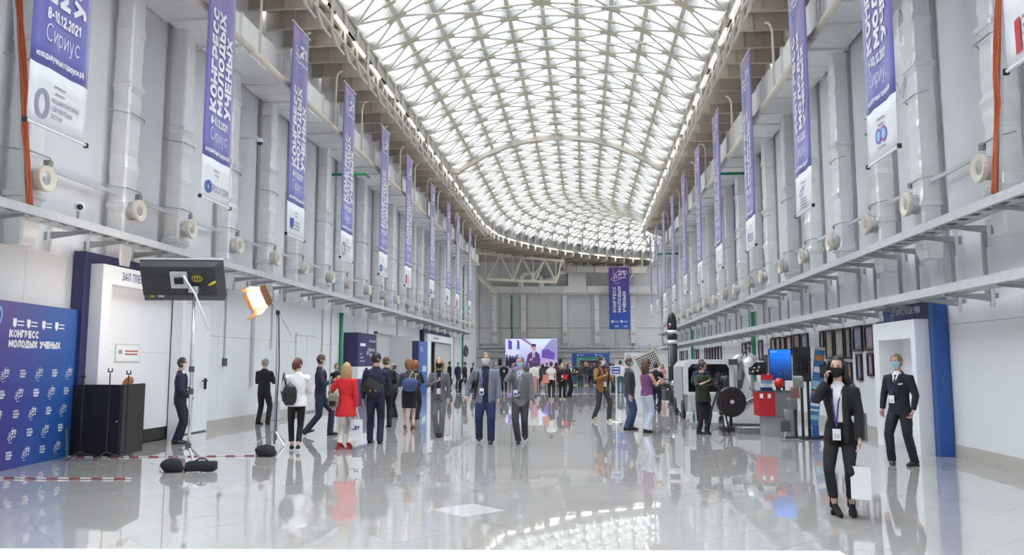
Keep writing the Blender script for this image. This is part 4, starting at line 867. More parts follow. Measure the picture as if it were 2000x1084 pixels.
def hp(x, y, z): return HC + M @ Vector((x,y,z))
c8 = lambda w, h, y: [hp(-w,y,-h),hp(w,y,-h),hp(w,y,h),hp(-w,y,h)]
# tapered back shell
va = c8(.58,.24,-.10)+c8(.66,.30,.12); hd.add(va, [(0,1,2,3),(0,4,5,1),(1,5,6,2),(2,6,7,3),(3,7,4,0)]); hd.build('fabric_shell', mat('charcoal_fabric', (0.062,0.062,0.066), .8, var=.15, vscale=10), t)
df = MB(); df.add(c8(.63,.27,.125), [(0,1,2,3)]); df.add(c8(.63,.27,.135), [(3,2,1,0)]); df.build('diffuser', SOFT, t)
fb = MB(); fb.add([hp(-.66,.12,-.30),hp(.66,.12,-.30),hp(.56,.30,-.46),hp(-.74,.30,-.46)]+[hp(-.66,.13,-.31),hp(.66,.13,-.31),hp(.56,.31,-.47),hp(-.74,.31,-.47)], [(0,1,2,3),(7,6,5,4),(0,4,5,1),(1,5,6,2),(2,6,7,3),(3,7,4,0)]); fb.build('lower_flap', DGREY, t)
MB().bar(hp(-.66,.10,.31),hp(.66,.10,.31),.03,.03).build('top_edge', LETTER, t)
MB().rbox(hp(.02,-.13,.03),(.26,.04,.27),(R(24),0,R(8))).build('mount_plate', mat('bare_aluminium', (.72,.72,.72), .35, .3), t); MB().rbox(hp(.03,-.17,.03),(.13,.06,.10),(R(24),0,R(8))).build('mount_block', BLACK, t)
MB().tube([hp(.12,-.2,.12), Vector((.10,-.2,2.72)), Vector((.42,-.36,2.17))], .017, 8).build('boom_arm', LETTER, t, True); MB().rbox((.04,-.1,2.80),(.16,.1,.1)).build('grip_head', CHROME, t); MB().tube([(.02,-.04,2.7),(.06,-.09,2.8)], .03, 8).build('spigot', CHROME, t)
mb = MB(); xl_ = lambda a, b: hp(a,-.128+.0,b); flat(mb, disc_pts(.30,.05,.085,18,.055), xl_); mb.build('logo_patch', YEL, t)
mb = MB(); xl_ = lambda a, b: hp(a,-.131,b); flat(mb, disc_pts(.30,.05,.072,18,.042), xl_); mb.build('logo_ground', BLACK, t); mb = MB(); xl_ = lambda a, b: hp(a,-.134,b); ringp(mb,.28,.05,.022,.028,.012,xl_); ringp(mb,.325,.05,.022,.028,.012,xl_); mb.build('logo_letters', YEL, t)
MB().rbox(hp(-.47,-.03,-.275),(.06,.012,.05),(R(24),0,R(8))).build('yellow_label', YEL, t); MB().rbox(hp(-.33,-.03,-.275),(.09,.012,.035),(R(24),0,R(8))).build('white_label', LETTER, t)
MB().tube([hp(.16,-.13,-.02),hp(.28,-.17,-.14),hp(.42,-.16,-.10),hp(.52,-.13,-.03)], .013, 8).build('power_lead', BLACK, t, True); MB().tube([hp(.48,-.14,-.05),hp(.58,-.12,.0)], .022, 8).build('plug', YEL, t, True)
def sandbag(x, y, rz, lab, L=.34, boxy=False):
    t = thing('sandbag', lab, 'sandbag', (x,y,0), rz); mb = MB(); pts = []; rr = []
    for i in range(9): u = i/8*2-1; pts.append((u*L/2,0,.085-.02*u*u)); rr.append(.10*(1-abs(u)**4*.55))
    rnd = random.Random(int(L*100))
    if boxy:
        pts = [(u*L/2,0,.085+rnd.uniform(-.006,.006)) for u in (-1,-.9,-.5,0,.5,.9,1)]; mb.tube(pts, [.085,.105,.108,.104,.108,.105,.085], 4, ry=[.07,.085,.088,.082,.088,.085,.07], flat=(0,.7,.7))
        for k in range(len(mb.v)): mb.v[k] = (mb.v[k][0], mb.v[k][1], max(.004, mb.v[k][2]))
    else:
        mb.tube(pts, rr, 12, ry=[r*1.1 for r in rr], flat=(0,1,0))
        for k in range(len(mb.v)): v_ = mb.v[k]; mb.v[k] = (v_[0]+.02*math.sin(v_[2]*40), v_[1]+rnd.uniform(-.006,.006), max(.004, v_[2]*1.05+rnd.uniform(-.006,.006)))
    o = mb.build('bag_body', BLACKF, t, True); MB().tube([(-.1,0,.155),(-.03,0,.20),(.05,0,.20),(.1,0,.155)], .012, 6).build('strap', BLACKF, t)
sandbag(-6.22,11.74,R(8),'black sandbag slung over the softbox stand foot',.30); sandbag(-5.80,11.82,R(4),'long black sandbag beside the softbox stand',.46,True); sandbag(-5.62,13.86,R(-6),'black sandbag at the foot of the redhead lamp stand',.36)
RED = mat('hot_lamp_face', (1,.95,.85), .5, emit=40.0, ecol=(1.0,.82,.62))
t = thing('redhead_lamp', 'glowing open-face film lamp with bronze barn doors on a stand', 'film light', (-6.22,15.75,0))
MB().tube([(0,0,.02),(.04,-.1,1.3),(.06,-.2,2.62)], [.025,.02,.016], 10).build('pole', DSTEEL, t, True); MB().ell((.07,-.2,2.66),(.045,.045,.06)).build('grip_head', BLACK, t, True)
MB().tube([(.07,-.2,2.68),(-.04,-.24,2.86),(-.10,-.26,2.92)], .014, 8).build('arm', DSTEEL, t); MB().tube([(.08,-.2,2.66),(.35,-.15,2.2)], .012, 6).build('boom_tail', DSTEEL, t); MB().tube([(.09,-.2,2.6),(.1,-.12,1.6),(.05,-.05,.9),(.03,0,.1)], .012, 6).build('power_lead', BLACK, t)
for k in range(3):
    a_ = R(120*k+200); MB().bar((0,0,.30),(.40*math.cos(a_),.40*math.sin(a_),.02),.025,.02).build('leg', CHROME, t)
M2 = Matrix.Rotation(R(-14),3,'Y') @ Matrix.Rotation(R(-24),3,'Z') @ Matrix.Rotation(R(16),3,'X'); HC2 = Vector((-.29,-.30,2.95))
def rp_(x, y, z): return HC2 + M2 @ Vector((x,y,z))
mb = MB(); mb.add([rp_(-.20,.12,-.20),rp_(.18,.12,-.20),rp_(.18,.12,.20),rp_(-.20,.12,.20),rp_(-.21,-.06,-.22),rp_(.19,-.06,-.22),rp_(.19,-.06,.22),rp_(-.21,-.06,.22)], [(3,2,1,0),(0,1,5,4),(1,2,6,5),(2,3,7,6),(3,0,4,7)]); mb.build('lamp_housing', BRZ, t)
mb = MB(); ln = [(-.15,-.18),(.13,-.19),(.17,-.13),(.17,.14),(.12,.19),(-.15,.18),(-.19,.10),(-.17,.03),(-.19,-.05),(-.17,-.12)]; mb.add([rp_(a_,-.05,b_) for a_, b_ in ln]+[rp_(a_,-.02,b_) for a_, b_ in ln], [tuple(range(10)), tuple(range(19,9,-1))]+[(i,(i+1)%10,10+(i+1)%10,10+i) for i in range(10)]); mb.build('lamp_face', RED, t)
for k in range(4): MB().ell(rp_(.15,-.07,.12-.085*k),(.012,.012,.012),8,6).build('vent_dot', BRZ, t)
def flap(a_, b_, c_, d_, nm): 
    q = [rp_(*p) for p in (a_,b_,c_,d_)]; n_ = (q[1]-q[0]).cross(q[3]-q[0]).normalized()*.008; MB().add(q+[p+n_ for p in q], [(3,2,1,0),(4,5,6,7),(0,1,5,4),(1,2,6,5),(2,3,7,6),(3,0,4,7)]).build(nm, BRZ, t)
flap((-.2,-.06,.21),(.18,-.06,.21),(.14,-.22,.29),(-.22,-.24,.30),'barn_door'); flap((-.2,-.06,-.22),(.18,-.06,-.22),(.16,-.26,-.30),(-.26,-.30,-.32),'barn_door'); flap((.19,-.06,-.2),(.19,-.06,.2),(.27,-.18,.15),(.27,-.18,-.15),'barn_door'); flap((-.21,-.06,-.2),(-.21,-.06,.2),(-.27,-.1,.14),(-.27,-.1,-.14),'barn_door')
tag(MB().lathe([(.15,0),(.16,.02),(.15,.04),(.145,.52),(.155,.55),(.13,.56)], (-8.95,22.6,0), (0,0,1), 18).build('waste_bin', LGREY, None, True), 'grey cylindrical waste bin standing by the plenary wall', 'bin')

# foreground ledge just below the lens
t = thing('parapet', 'pale white ledge crossing the foreground', 'ledge', (-.55, 1.05, 0), R(2.0)); MB().rbox((-.07,.38,1.266),(2.2,.16,.026),(0,R(-.55),0)).build('ledge_top', WHITE, t); MB().box(-1.3,1.15,.32,.42,0,1.23).build('ledge_wall', WHITE, t)

# ================================================================ framed photographs
FR = mat('dark_wood_frame', (0.035,0.022,0.020), .4, var=.3)
MATB = mat('frame_mount', (0.30,0.29,0.28), .6)
PICS = [mat('photo_print_%d' % k, c, .35, var=.55, vscale=5) for k, c in enumerate([(.55,.53,.48),(.42,.36,.28),(.48,.46,.44),(.35,.25,.20),(.28,.33,.48),(.45,.30,.38),(.52,.44,.26)])]
FR_L = [[22.21,22.56,2.02,2.52],[21.43,22.07,1.75,2.52],[20.56,21.28,1.75,2.52],[20.04,20.46,1.75,2.52],[19.22,19.85,1.92,2.53],[18.47,19.05,1.92,2.52],[17.75,18.25,1.87,2.54],[22.17,22.46,1.2,1.69],[21.56,21.92,1.2,1.72],[20.72,21.10,1.2,1.66],[20.06,20.42,1.14,1.67],[19.34,19.70,1.24,1.86],[18.58,18.96,1.35,1.87],
[27.74,28.36,2.0,2.52],[27.09,27.61,2.0,2.52],[26.41,26.97,2.0,2.50],[25.58,26.22,1.9,2.52],[24.62,25.33,1.9,2.53],[23.74,24.47,1.8,2.52],[29.68,30.3,1.75,2.50],[32.72,33.4,2.03,2.47],[31.9,32.55,1.8,2.50],[42.9,43.6,1.7,2.47],[41.95,42.45,1.75,2.46],[41.1,41.7,1.75,2.46],[40.25,40.85,1.75,2.46],[39.42,40.01,1.75,2.46],[38.40,39.2,1.75,2.47],[46.81,47.6,1.8,2.46],[45.88,46.6,1.8,2.45],[54.0,54.8,1.8,2.46],[52.6,53.6,1.8,2.46],[50.8,51.6,1.8,2.46]]
looks = ['pale grey print','tan print','grey print','brown print','blue print','rose print','golden print']
for k, (ya, yb, za, zb) in enumerate(FR_L):
    pos = 'beside the blue portal' if yb < 19.9 else ('above the leaning blue board' if yb < 22.6 else ('in the row above the screens' if yb < 29 else ('beside the green riser' if yb < 34 else ('in the row of six above the pod' if yb < 44 else 'in the row behind the rocket'))))
    row = ' in the lower row' if zb < 2 else ''
    t = thing('picture_frame', 'dark framed %s%s %s' % (looks[k % 7], row, pos), 'picture', (XR-.062, (ya+yb)/2, (za+zb)/2), group='framed photographs on the wall')
    w, h = (yb-ya)/2, (zb-za)/2; b = .055
    mb = MB(); mb.box(-.05,0,-w,-w+b,-h,h); mb.box(-.05,0,w-b,w,-h,h); mb.box(-.05,0,-w+b,w-b,h-b,h); mb.box(-.05,0,-w+b,w-b,-h,-h+b); mb.build('frame', FR, t)
    MB().box(-.02,-.005,-w+b,w-b,-h+b,h-b).build('mount', MATB, t); MB().box(-.026,-.019,-(w-b)*.72,(w-b)*.72,-(h-b)*.75,(h-b)*.8).build('photo', PICS[k % 7], t)

# ================================================================ exhibits along the photograph wall
WHG = mat('gloss_white_shell', (0.78,0.79,0.80), .25, coat=.3, var=.02); GRG = mat('satin_grey_shell', (0.42,0.43,0.44), .35); GLK = mat('black_glass', (0.012,0.013,0.016), .08, var=.1); REDP = mat('red_panel', (0.52,0.015,0.03), .4, var=.05); MIDG = mat('mid_grey_panel', (0.20,0.205,0.22), .5, var=.06)
t = thing('vehicle_pod', 'white rounded vehicle pod with large black window', 'vehicle', (3.62,23.6,0))
body = [(-.70,.25),(.66,.25),(.70,.36),(.70,1.55),(.58,1.73),(-.55,1.73),(-.70,1.55)]
MB().prism(body, .17, 2.9, 'Y').build('shell', GRG, t)
fr = MB(); inn = [(-.60,.82),(.58,.82),(.58,1.50),(.50,1.62),(-.48,1.62),(-.60,1.50)]; outp = [(-.72,.74),(.71,.74),(.71,1.57),(.60,1.76),(-.57,1.76),(-.72,1.57)]
v = [(a_,-.0,b_) for a_, b_ in outp]+[(a_,-.0,b_) for a_, b_ in inn]+[(a_,.3,b_) for a_, b_ in outp]+[(a_,.12,b_) for a_, b_ in inn]
fr.add(v, [(i,(i+1)%6,6+(i+1)%6,6+i) for i in range(6)]+[(12+i,12+(i+1)%6,(i+1)%6,i) for i in range(6)]+[(6+i,6+(i+1)%6,18+(i+1)%6,18+i) for i in range(6)]); fr.build('window_surround', WHG, t)
MB().prism(inn, .10, .14, 'Y').build('window', GLK, t); MB().box(-.62,.6,-.02,.1,.28,.74).build('lower_panel', LGREY, t); MB().box(-.60,-.56,-.03,.0,.14,.5).build('corner_post', WHG, t)
for sx_ in (-.70,.70):
    for yy in (.45,2.4): MB().lathe([(.02,-.04),(.27,-.04),(.29,0),(.27,.04),(.02,.04)], (sx_,yy,.29), (1,0,0), 20).build('wheel', BLACK, t, True)
MB().prism([(.15,.3),(.45,.75),(.5,1.55),(.42,1.55),(.3,.75),(.1,.35)], -.715, -.70, 'X').build('side_window', GLK, t); MB().tube([(-.5,-.02,1.55),(-.1,-.06,1.5)], .02, 6).build('wiper', BLACK, t); MB().rbox((.68,-.1,1.68),(.26,.06,.17)).build('mirror', DGREY, t)
t = thing('white_cabinet', 'white curved machine cabinet beside the vehicle pod', 'machine', (4.69,23.9,0)); MB().prism([(-.28,0),(.5,0),(.5,1.1),(.1,1.12),(-.1,1.9),(-.28,1.75)], 0, .7, 'Y').build('cabinet_body', WHG, t); MB().prism([(-.22,.9),(-.1,.9),(-.0,1.3),(-.1,1.75),(-.2,1.6)], -.02, .0, 'Y').build('dark_inset', DGREY, t)
mb = MB(); ringp(mb, .16, .92, .035, .035, .015, lambda a_, b_: (a_,-.012,b_)); mb.build('red_logo', REDP, t)
t = thing('reel_wheel', 'large black disc reel on a low stand', 'reel', (3.56,19.9,0)); MB().lathe([(.0,-.06),(.35,-.06),(.365,-.045),(.365,.045),(.35,.06),(0,.06)], (0,0,.71), (.18,-1,0), 36).build('disc', mat('black_disc', (0.03,0.03,0.032), .4, var=.3, vscale=8), t); MB().lathe([(.05,.06),(.05,.10),(.02,.11),(.0,.11)], (0,0,.71), (.18,-1,0), 16).build('hub', LGREY, t)
for a_ in range(3): r1 = R(a_*120+20); MB().bar((.06*math.cos(r1)+.011,-.066,.71+.06*math.sin(r1)),(.3*math.cos(r1)+.011,-.066-.0,.71+.3*math.sin(r1)),.012,.006).build('spoke_line', DGREY, t)
MB().bar((-.25,.12,.05),(.35,.12,.05),.5,.1).build('base', BLACK, t); MB().bar((0,.12,.05),(0,.1,.7),.08,.06).build('upright', BLACK, t)
t = thing('conveyor_machine', 'white inclined conveyor machine behind the black reel', 'machine', (4.3,20.9,0)); MB().prism([(-.45,.12),(.55,.12),(.55,.92),(.45,.95),(-.5,.45)], 0, .6, 'Y').build('inclined_body', WHG, t); MB().bar((-.52,-.02,.47),(.5,-.02,.97),.05,.08).build('edge_rail', CHROME, t); MB().box(-.55,.6,-.1,.7,0,.12).build('plinth', DGREY, t)
t = thing('display_plinth', 'low grey plinth with a pale light strip', 'plinth', (3.92,19.46,0)); MB().rbox((0,0,.07),(.66,.5,.14)).build('plinth_body', MIDG, t); MB().rbox((0,-.2,.15),(.5,.06,.02)).build('light_strip', LETTER, t)
t = thing('satellite_model', 'silver satellite model with black box and wires', 'model', (4.55,22.1,0)); MB().box(-.2,.25,-.1,.2,0,.06).build('foot', DGREY, t); MB().box(-.04,.04,.0,.08,.05,1.32).build('post', DSTEEL, t)
MB().rbox((.12,-.05,1.5),(.42,.3,.34)).build('electronics_box', BLACK, t); MB().rbox((-.08,-.18,1.74),(.24,.16,.28),(R(20),R(35),0)).build('mirror_panel', CHROME, t); MB().lathe([(.10,0),(.13,.1),(.12,.22)], (-.2,-.2,1.62), (.2,-1,.3), 16).build('lens_barrel', FOIL2, t, True); MB().rbox((-.34,-.1,1.45),(.10,.06,.5),(0,R(12),0)).build('solar_wing', MIDG, t)
MB().tube([(-.3,0,1.75),(-.2,0,1.95),(-.02,0,2.15),(.0,0,2.3)], .015, 6).build('antenna', DGREY, t); MB().rbox((.34,-.05,1.62),(.08,.2,.5)).build('side_panel', DGREY, t)
for k in range(8): MB().ell((-.1+.05*(k%4)+.01*k,-.22,1.42+.05*(k//4)+.01*k),(.035,.03,.035),8,6).build('instrument', [BRZ,CHROME,BLACK,KHAKI][k%4], t, True)
t = thing('display_counter', 'red and grey display counter with leaflets on top', 'counter', (4.34,18.78,0)); MB().box(-.42,-.06,-.28,.28,.46,1.0).build('red_box', REDP, t); MB().box(-.06,.42,-.28,.28,.46,1.0).build('grey_box', MIDG, t); MB().box(-.30,.38,-.20,.25,0,.46).build('pedestal', mat('pale_grey_panel', (.36,.37,.39), .5), t); MB().box(-.43,.43,-.29,.29,1.0,1.02).build('top', DGREY, t)
for x in (-.39,-.22): MB().box(x,x+.07,-.286,-.28,.86,.96).build('label', LETTER, t)
t = thing('leaflet_holder', 'small stepped holder of red and blue leaflets on the counter', 'holder', (4.15,18.68,1.02))
for k, c in enumerate((REDP, mat('pale_blue_leaflet', (.25,.42,.6), .5), LETTER, BLUE)): MB().rbox((0,.06-.03*(3-k),.305-.085*k),(.27,.01,.12),(R(-10),0,0)).build('leaflet', c, t)
MB().box(-.15,.15,-.08,.10,0,.02).build('tray', ACRYL, t)
t = thing('red_model_head', 'glossy red spherical model on the counter', 'model', (4.42,18.66,1.02)); MB().ell((0,0,.17),(.11,.11,.12),16,12).build('sphere', mat('gloss_red', (.6,.03,.03), .15, var=.3, vscale=8), t, True); MB().lathe([(.05,0),(.02,.05),(.03,.09)], (0,0,0), (0,0,1), 12).build('foot', BLACK, t)
SCR = mat_grad('blue_screen_picture', -.36, .36, (.004,.006,.012), (.01,.03,.12), (.01,.12,.55), .2, .45, .3, 3.0, emit=.8)
def monitor(name, lab, x, y, z, w, h, rz, scr, poles):
    t = thing(name, lab, 'screen', (x,y,0), rz); MB().rbox((0,.0,z),(w,.05,h)).build('casing', BLACK, t)
    if scr: o = MB().rbox((0,0,0),(w-.03,.006,h-.03)).build('screen', SCR, t, False, (0,-.027,z))
    for px_ in poles: MB().box(px_-.022,px_+.022,.03,.075,0,z).build('pole', BLACK, t)
    MB().box(min(poles)-.2,max(poles)+.2,-.2,.3,0,.03).build('base', BLACK, t)
    return t
t = monitor('display_screen', 'upright blue display screen behind the red counter', 4.62,19.35,1.61,.52,.74,0,True,(-.08,.08))
MB().rbox((-.14,-.032,1.91),(.14,.004,.018)).build('screen_line', LETTER, t)
for k in range(2): MB().bar((-.05+.14*k,-.034,1.42+.02*k),(-.0+.14*k,-.034,1.38+.02*k),.012,.004).build('screen_streak', LETTER, t)
t = monitor('display_screen', 'black upright screen seen from behind on three poles', 4.80,18.15,1.62,.40,.76,R(12),False,(-.16,.0,.15))
for k in range(3): MB().rbox((-.06+.09*k,-.045,1.62),(.035,.05,.36)).build('wall_mount_arm', BLACK, t)
MB().rbox((.02,-.05,1.72),(.34,.04,.04)).build('wall_mount_arm', BLACK, t); MB().rbox((.2,-.12,.16),(.1,.1,.3)).build('blue_box', BLUE, t)
t = thing('brochure_stand', 'clear zigzag brochure stand before the counter', 'brochure stand', (4.40,17.66,0)); MB().rbox((0,0,.015),(.4,.3,.03)).build('base', MIDG, t); MB().bar((-.16,0,.03),(.18,.05,1.32),.03,.02).build('spine', CHROME, t)
for k in range(5):
    f_ = k/4; x_, z_ = -.12+.30*f_, .28+.94*f_; MB().rbox((x_,-.03,z_),(.22,.03,.22),(R(-12),0,0)).build('pocket', ACRYL, t); MB().rbox((x_,-.012,z_+.03),(.19,.012,.24),(R(-12),0,0)).build('leaflet', [MIDG,mat('pale_leaflet', (.6,.6,.62), .5),GRG,mat('rose_leaflet', (.6,.25,.25), .5),mat('pale_leaflet', (.6,.6,.62), .5)][k], t)
t = thing('leaning_board', 'narrow blue board with orange pictures leaning by the wall', 'board', (5.86,21.35,0)); M3 = Matrix.Rotation(R(7.5),3,'Y')
def lb(x0, x1, z0, z1, y, m_, nm):
    q = [M3 @ Vector((x_,y,z_)) for x_, z_ in ((x0,z0),(x1,z0),(x1,z1),(x0,z1))]; q2 = [p+Vector((0,.012,0)) for p in q]; MB().add(q+q2, [(0,1,2,3),(7,6,5,4),(0,4,5,1),(1,5,6,2),(2,6,7,3),(3,7,4,0)]).build(nm, m_, t)
lb(-.13,.13,0.03,2.08,0,mat('sky_blue_print', (.06,.20,.48), .5, var=.4, vscale=4),'board'); lb(-.13,.13,2.0,2.08,-.01,LGREY,'top_rail')
for z0, z1, m_ in ((1.72,1.86,mat('orange_print', (.6,.22,.06), .5, var=.5, vscale=12)),(1.42,1.56,LETTER),(.95,1.2,mat('pale_cyan_print', (.3,.55,.7), .5, var=.5, vscale=9)),(.88,.98,mat('orange_print', (.6,.22,.06))),(.55,.62,LETTER),(.42,.47,LETTER),(.2,.32,mat('pale_cyan_print', (.3,.55,.7)))): lb(-.11,.11,z0,z1,-.008,m_,'print_patch')
t = thing('floor_cables', 'tangle of black cables on the floor behind the screens', 'cable', (5.4,18.3,0)); mb = MB(); rnd = random.Random(8)
for q in range(5): mb.tube([(.5*math.sin(k*.9+q)+rnd.uniform(-.1,.1),.3*math.cos(k*.8+q)+rnd.uniform(-.1,.1),.012) for k in range(10)], .010, 5)
mb.build('cable_tangle', CABLE, t); MB().rbox((-.1,0,.03),(.3,.07,.05)).build('power_strip', BLACK, t)
# rocket
t = thing('rocket_model', 'tall black rocket model with two white bands', 'rocket', (3.5,31.9,0)); r0 = .185
MB().lathe([(r0,.14),(r0,2.45)], (0,0,0), (0,0,1), 24).build('lower_stage', BLACK, t, True); MB().lathe([(r0+.004,2.42),(r0+.004,2.56)], (0,0,0), (0,0,1), 24).build('white_band', LETTER, t, True); MB().lathe([(r0,2.56),(r0,2.82)], (0,0,0), (0,0,1), 24).build('mid_stage', BLACK, t, True); MB().lathe([(r0+.004,2.82),(r0+.004,2.95)], (0,0,0), (0,0,1), 24).build('white_band', LETTER, t, True)
MB().lathe([(r0,2.95),(r0,3.25),(r0*.9,3.42),(r0*.6,3.58),(r0*.28,3.65),(.0,3.66)], (0,0,0), (0,0,1), 24).build('nose_cone', BLACK, t, True); MB().lathe([(.24,0),(.24,.1),(.13,.14)], (0,0,0), (0,0,1), 24).build('base', DGREY, t)
MB().rbox((-.10,-.165,3.18),(.07,.012,.07),(0,0,R(-32))).build('flag_mark', LETTER, t); MB().rbox((-.10,-.165,3.09),(.07,.012,.07),(0,0,R(-32))).build('flag_mark', mat('magenta_mark', (.5,.04,.2), .5), t)
for k in range(9): MB().rbox((-.14,-.128,2.28-.09*k),(.035,.012,.055),(0,0,R(-47))).build('hull_letter', LETTER, t)
for k in range(4): MB().rbox((.05,-.182,.75-.11*k),(.2,.012,.05)).build('plate_text', LGREY, t)
# motorcycle
t = thing('motorcycle', 'black motorcycle parked before the rocket', 'motorcycle', (3.0,30.0,0), R(28))
def wheel(y):
    w = MB(); n = 26
    for i in range(n):
        a0, a1 = 2*math.pi*i/n, 2*math.pi*(i+1)/n; w.tube([(0,y+.30*math.cos(a0),.34+.30*math.sin(a0)),(0,y+.30*math.cos(a1),.34+.30*math.sin(a1))], .042, 8, cap=False)
    o = w.build('tyre', BLACK, t, True); h_ = MB().lathe([(.0,-.05),(.05,-.05),(.05,.05),(0,.05)], (0,y,.34), (1,0,0), 12).build('hub', CHROME, o)
    for k in range(10): a_ = R(36*k); MB().bar((0,y,.34),(0,y+.27*math.cos(a_),.34+.27*math.sin(a_)),.012).build('spoke', CHROME, o)
wheel(-.68); wheel(.72)
for s in (-1,1): MB().tube([(s*.07,-.68,.34),(s*.07,-.50,.72),(s*.06,-.38,1.0)], .024, 8).build('fork', DGREY, t, True)
MB().tube([(-.36,-.22,1.08),(-.2,-.36,1.06),(.2,-.36,1.06),(.36,-.22,1.08)], .016, 8).build('handlebar', BLACK, t, True); MB().ell((0,-.50,.92),(.09,.08,.10)).build('headlight', CHROME, t, True); MB().ell((0,-.12,.86),(.14,.27,.12)).build('tank', BLACK, t, True); MB().rbox((0,.36,.80),(.22,.6,.09),(R(-6),0,0),bev=.04).build('seat', BLACKF, t); MB().rbox((0,.02,.48),(.26,.42,.36)).build('engine', DGREY, t)
MB().tube([(0,-.36,.9),(0,0,.7),(0,.4,.72),(0,.8,.78)], .03, 8).build('frame', BLACK, t, True); MB().tube([(.14,.0,.3),(.16,.4,.28),(.16,.8,.38)], .035, 8).build('exhaust', CHROME, t, True); MB().bar((.06,.2,.42),(.06,.72,.34),.03).build('swingarm', BLACK, t); MB().tube([(0,-.95,.58),(0,-.8,.68),(0,-.6,.72)], .05, 8, flat=(1,0,0)).build('mudguard', BLACK, t, True)
# solar panel on an easel
PVF = mat('cream_panel_frame', (.72,.62,.36), .5); 
t = thing('solar_panel', 'tilted solar panel with cream frame and black cells', 'solar panel', (2.70,34.0,0)); M4 = Matrix.Rotation(R(-24),3,'Y')
def sp_(x, y, z): return Vector((0,0,1.70)) + M4 @ Vector((x,y,z))
q = [sp_(*p) for p in ((-.48,0,-.38),(.48,0,-.38),(.48,0,.38),(-.48,0,.38))]; q2 = [p+Vector((0,.05,0)) for p in q]; MB().add(q+q2, [(0,1,2,3),(7,6,5,4),(0,4,5,1),(1,5,6,2),(2,6,7,3),(3,7,4,0)]).build('panel_frame', PVF, t)
q = [sp_(*p) for p in ((-.44,-.006,-.34),(.44,-.006,-.34),(.44,-.006,.34),(-.44,-.006,.34))]; MB().add(q+[p+Vector((0,.004,0)) for p in q], [(0,1,2,3),(7,6,5,4),(0,4,5,1),(1,5,6,2),(2,6,7,3),(3,7,4,0)]).build('panel_ground', LETTER, t)
for i in range(11):
    for k in range(7):
        x_, z_ = -.40+.08*i, -.29+.0965*k; q = [sp_(a_,-.010,b_) for a_, b_ in ((x_-.028,z_-.036),(x_+.028,z_-.036),(x_+.028,z_+.036),(x_-.028,z_+.036))]
        MB().add(q+[p+Vector((0,.004,0)) for p in q], [(0,1,2,3),(7,6,5,4),(0,4,5,1),(1,5,6,2),(2,6,7,3),(3,7,4,0)]).build('solar_cell', BLACK, t)
for s in (-.2,.2): MB().bar((s,.3,0),(s,.06,1.7),.04).build('easel_leg', DSTEEL, t)
MB().bar((0,-.25,0),(0,.04,1.45),.04).build('easel_leg', DSTEEL, t)
t = thing('exhibit_booth', 'white exhibit booth wall with small round logo', 'booth', (4.55,58.5,0)); MB().box(-1.6,1.6,0,.12,0,2.42).build('booth_wall', WHITE, t); mb = MB(); ringp(mb,-1.3,2.12,.14,.16,.05,lambda a_, b_: (a_,-.01,b_)); mb.build('logo', GREYL, t); MB().box(-1.0,.6,-.012,.0,2.1,2.14).build('print_line', GREYL, t); MB().box(-1.0,.2,-.012,.0,1.98,2.02).build('print_line', GREYL, t)
t = thing('sign_stand', 'blue direction sign on a slim white pole', 'sign', (.9,22.7,0)); MB().box(-.15,.15,-.015,.015,1.32,1.57).build('sign_board', LETTER, t); MB().box(-.125,.125,-.02,-.014,1.345,1.545).build('sign_face', BLUE, t); MB().tube([(0,.03,.02),(0,.03,1.4)], .014, 8).build('pole', LETTER, t); MB().lathe([(.16,0),(.16,.012),(.03,.03)], (0,.03,0), (0,0,1), 20).build('base', LETTER, t)
for k in range(2): MB().rbox((.02,-.022,1.49-.09*k),(.15,.004,.03)).build('sign_line', LETTER, t); MB().rbox((-.085,-.022,1.49-.09*k),(.03,.004,.03)).build('sign_icon', LETTER, t)

# ================================================================ far end: LED wall, speakers, entrance booth
t = thing('led_screen', 'large glowing screen showing a suited man in the hall', 'screen', (-4.85,74.0,0))
MB().box(-2.45,2.45,.02,.25,1.0,3.98).build('screen_cabinet', BLACK, t)
SK = mat_grad('screen_sky', -1.5, 1.5, (.25,.18,.5), (.40,.42,.72), (.62,.72,.9), .4, .45, .25, 1.3, emit=.38)
MB().box(-2.42,2.42,-.005,.0,-1.46,1.46).build('screen_ground', SK, t, False, (0,.02,2.49))
def em(nm, c, e=.30): return mat(nm, c, .5, var=.25, vscale=3, emit=e)
def pic(pts, m_, nm='screen_figure', d=.0): 
    MB().prism(pts, -.012-d, -.004-d+.02, 'Y').build(nm, m_, t)
SV, SD, SP = em('screen_violet', (.16,.08,.42)), em('screen_dark', (.03,.02,.07)), em('screen_pale', (.72,.76,.92))
pic([(-2.4,1.1),(.05,1.1),(-.3,1.75),(-2.4,1.75)], em('screen_floor', (.32,.22,.50)), 'screen_floor'); pic([(-2.4,2.4),(-1.4,2.4),(-1.0,2.7),(-2.4,3.2)], SP, 'screen_wall')
pic([(1.0,1.6),(2.4,1.2),(2.4,3.9),(1.9,3.9),(1.1,3.0)], em('screen_lilac', (.30,.28,.55)), 'screen_wall'); pic([(.1,1.05),(2.4,1.05),(2.4,2.0),(1.0,2.2),(.6,2.2)], em('screen_pink', (.48,.36,.66)), 'screen_floor', .002)
for x0, x1 in ((-2.15,-1.8),(-1.32,-1.1)): pic([(x0,3.0),(x1,2.95),(x1,3.7),(x0,3.9)], SV, 'screen_banner', .004)
pic([(-1.0,3.95),(-.6,3.95),(.35,3.25),(.2,3.15)], em('screen_mauve', (.35,.2,.4)), 'screen_truss', .004)
rnd = random.Random(2)
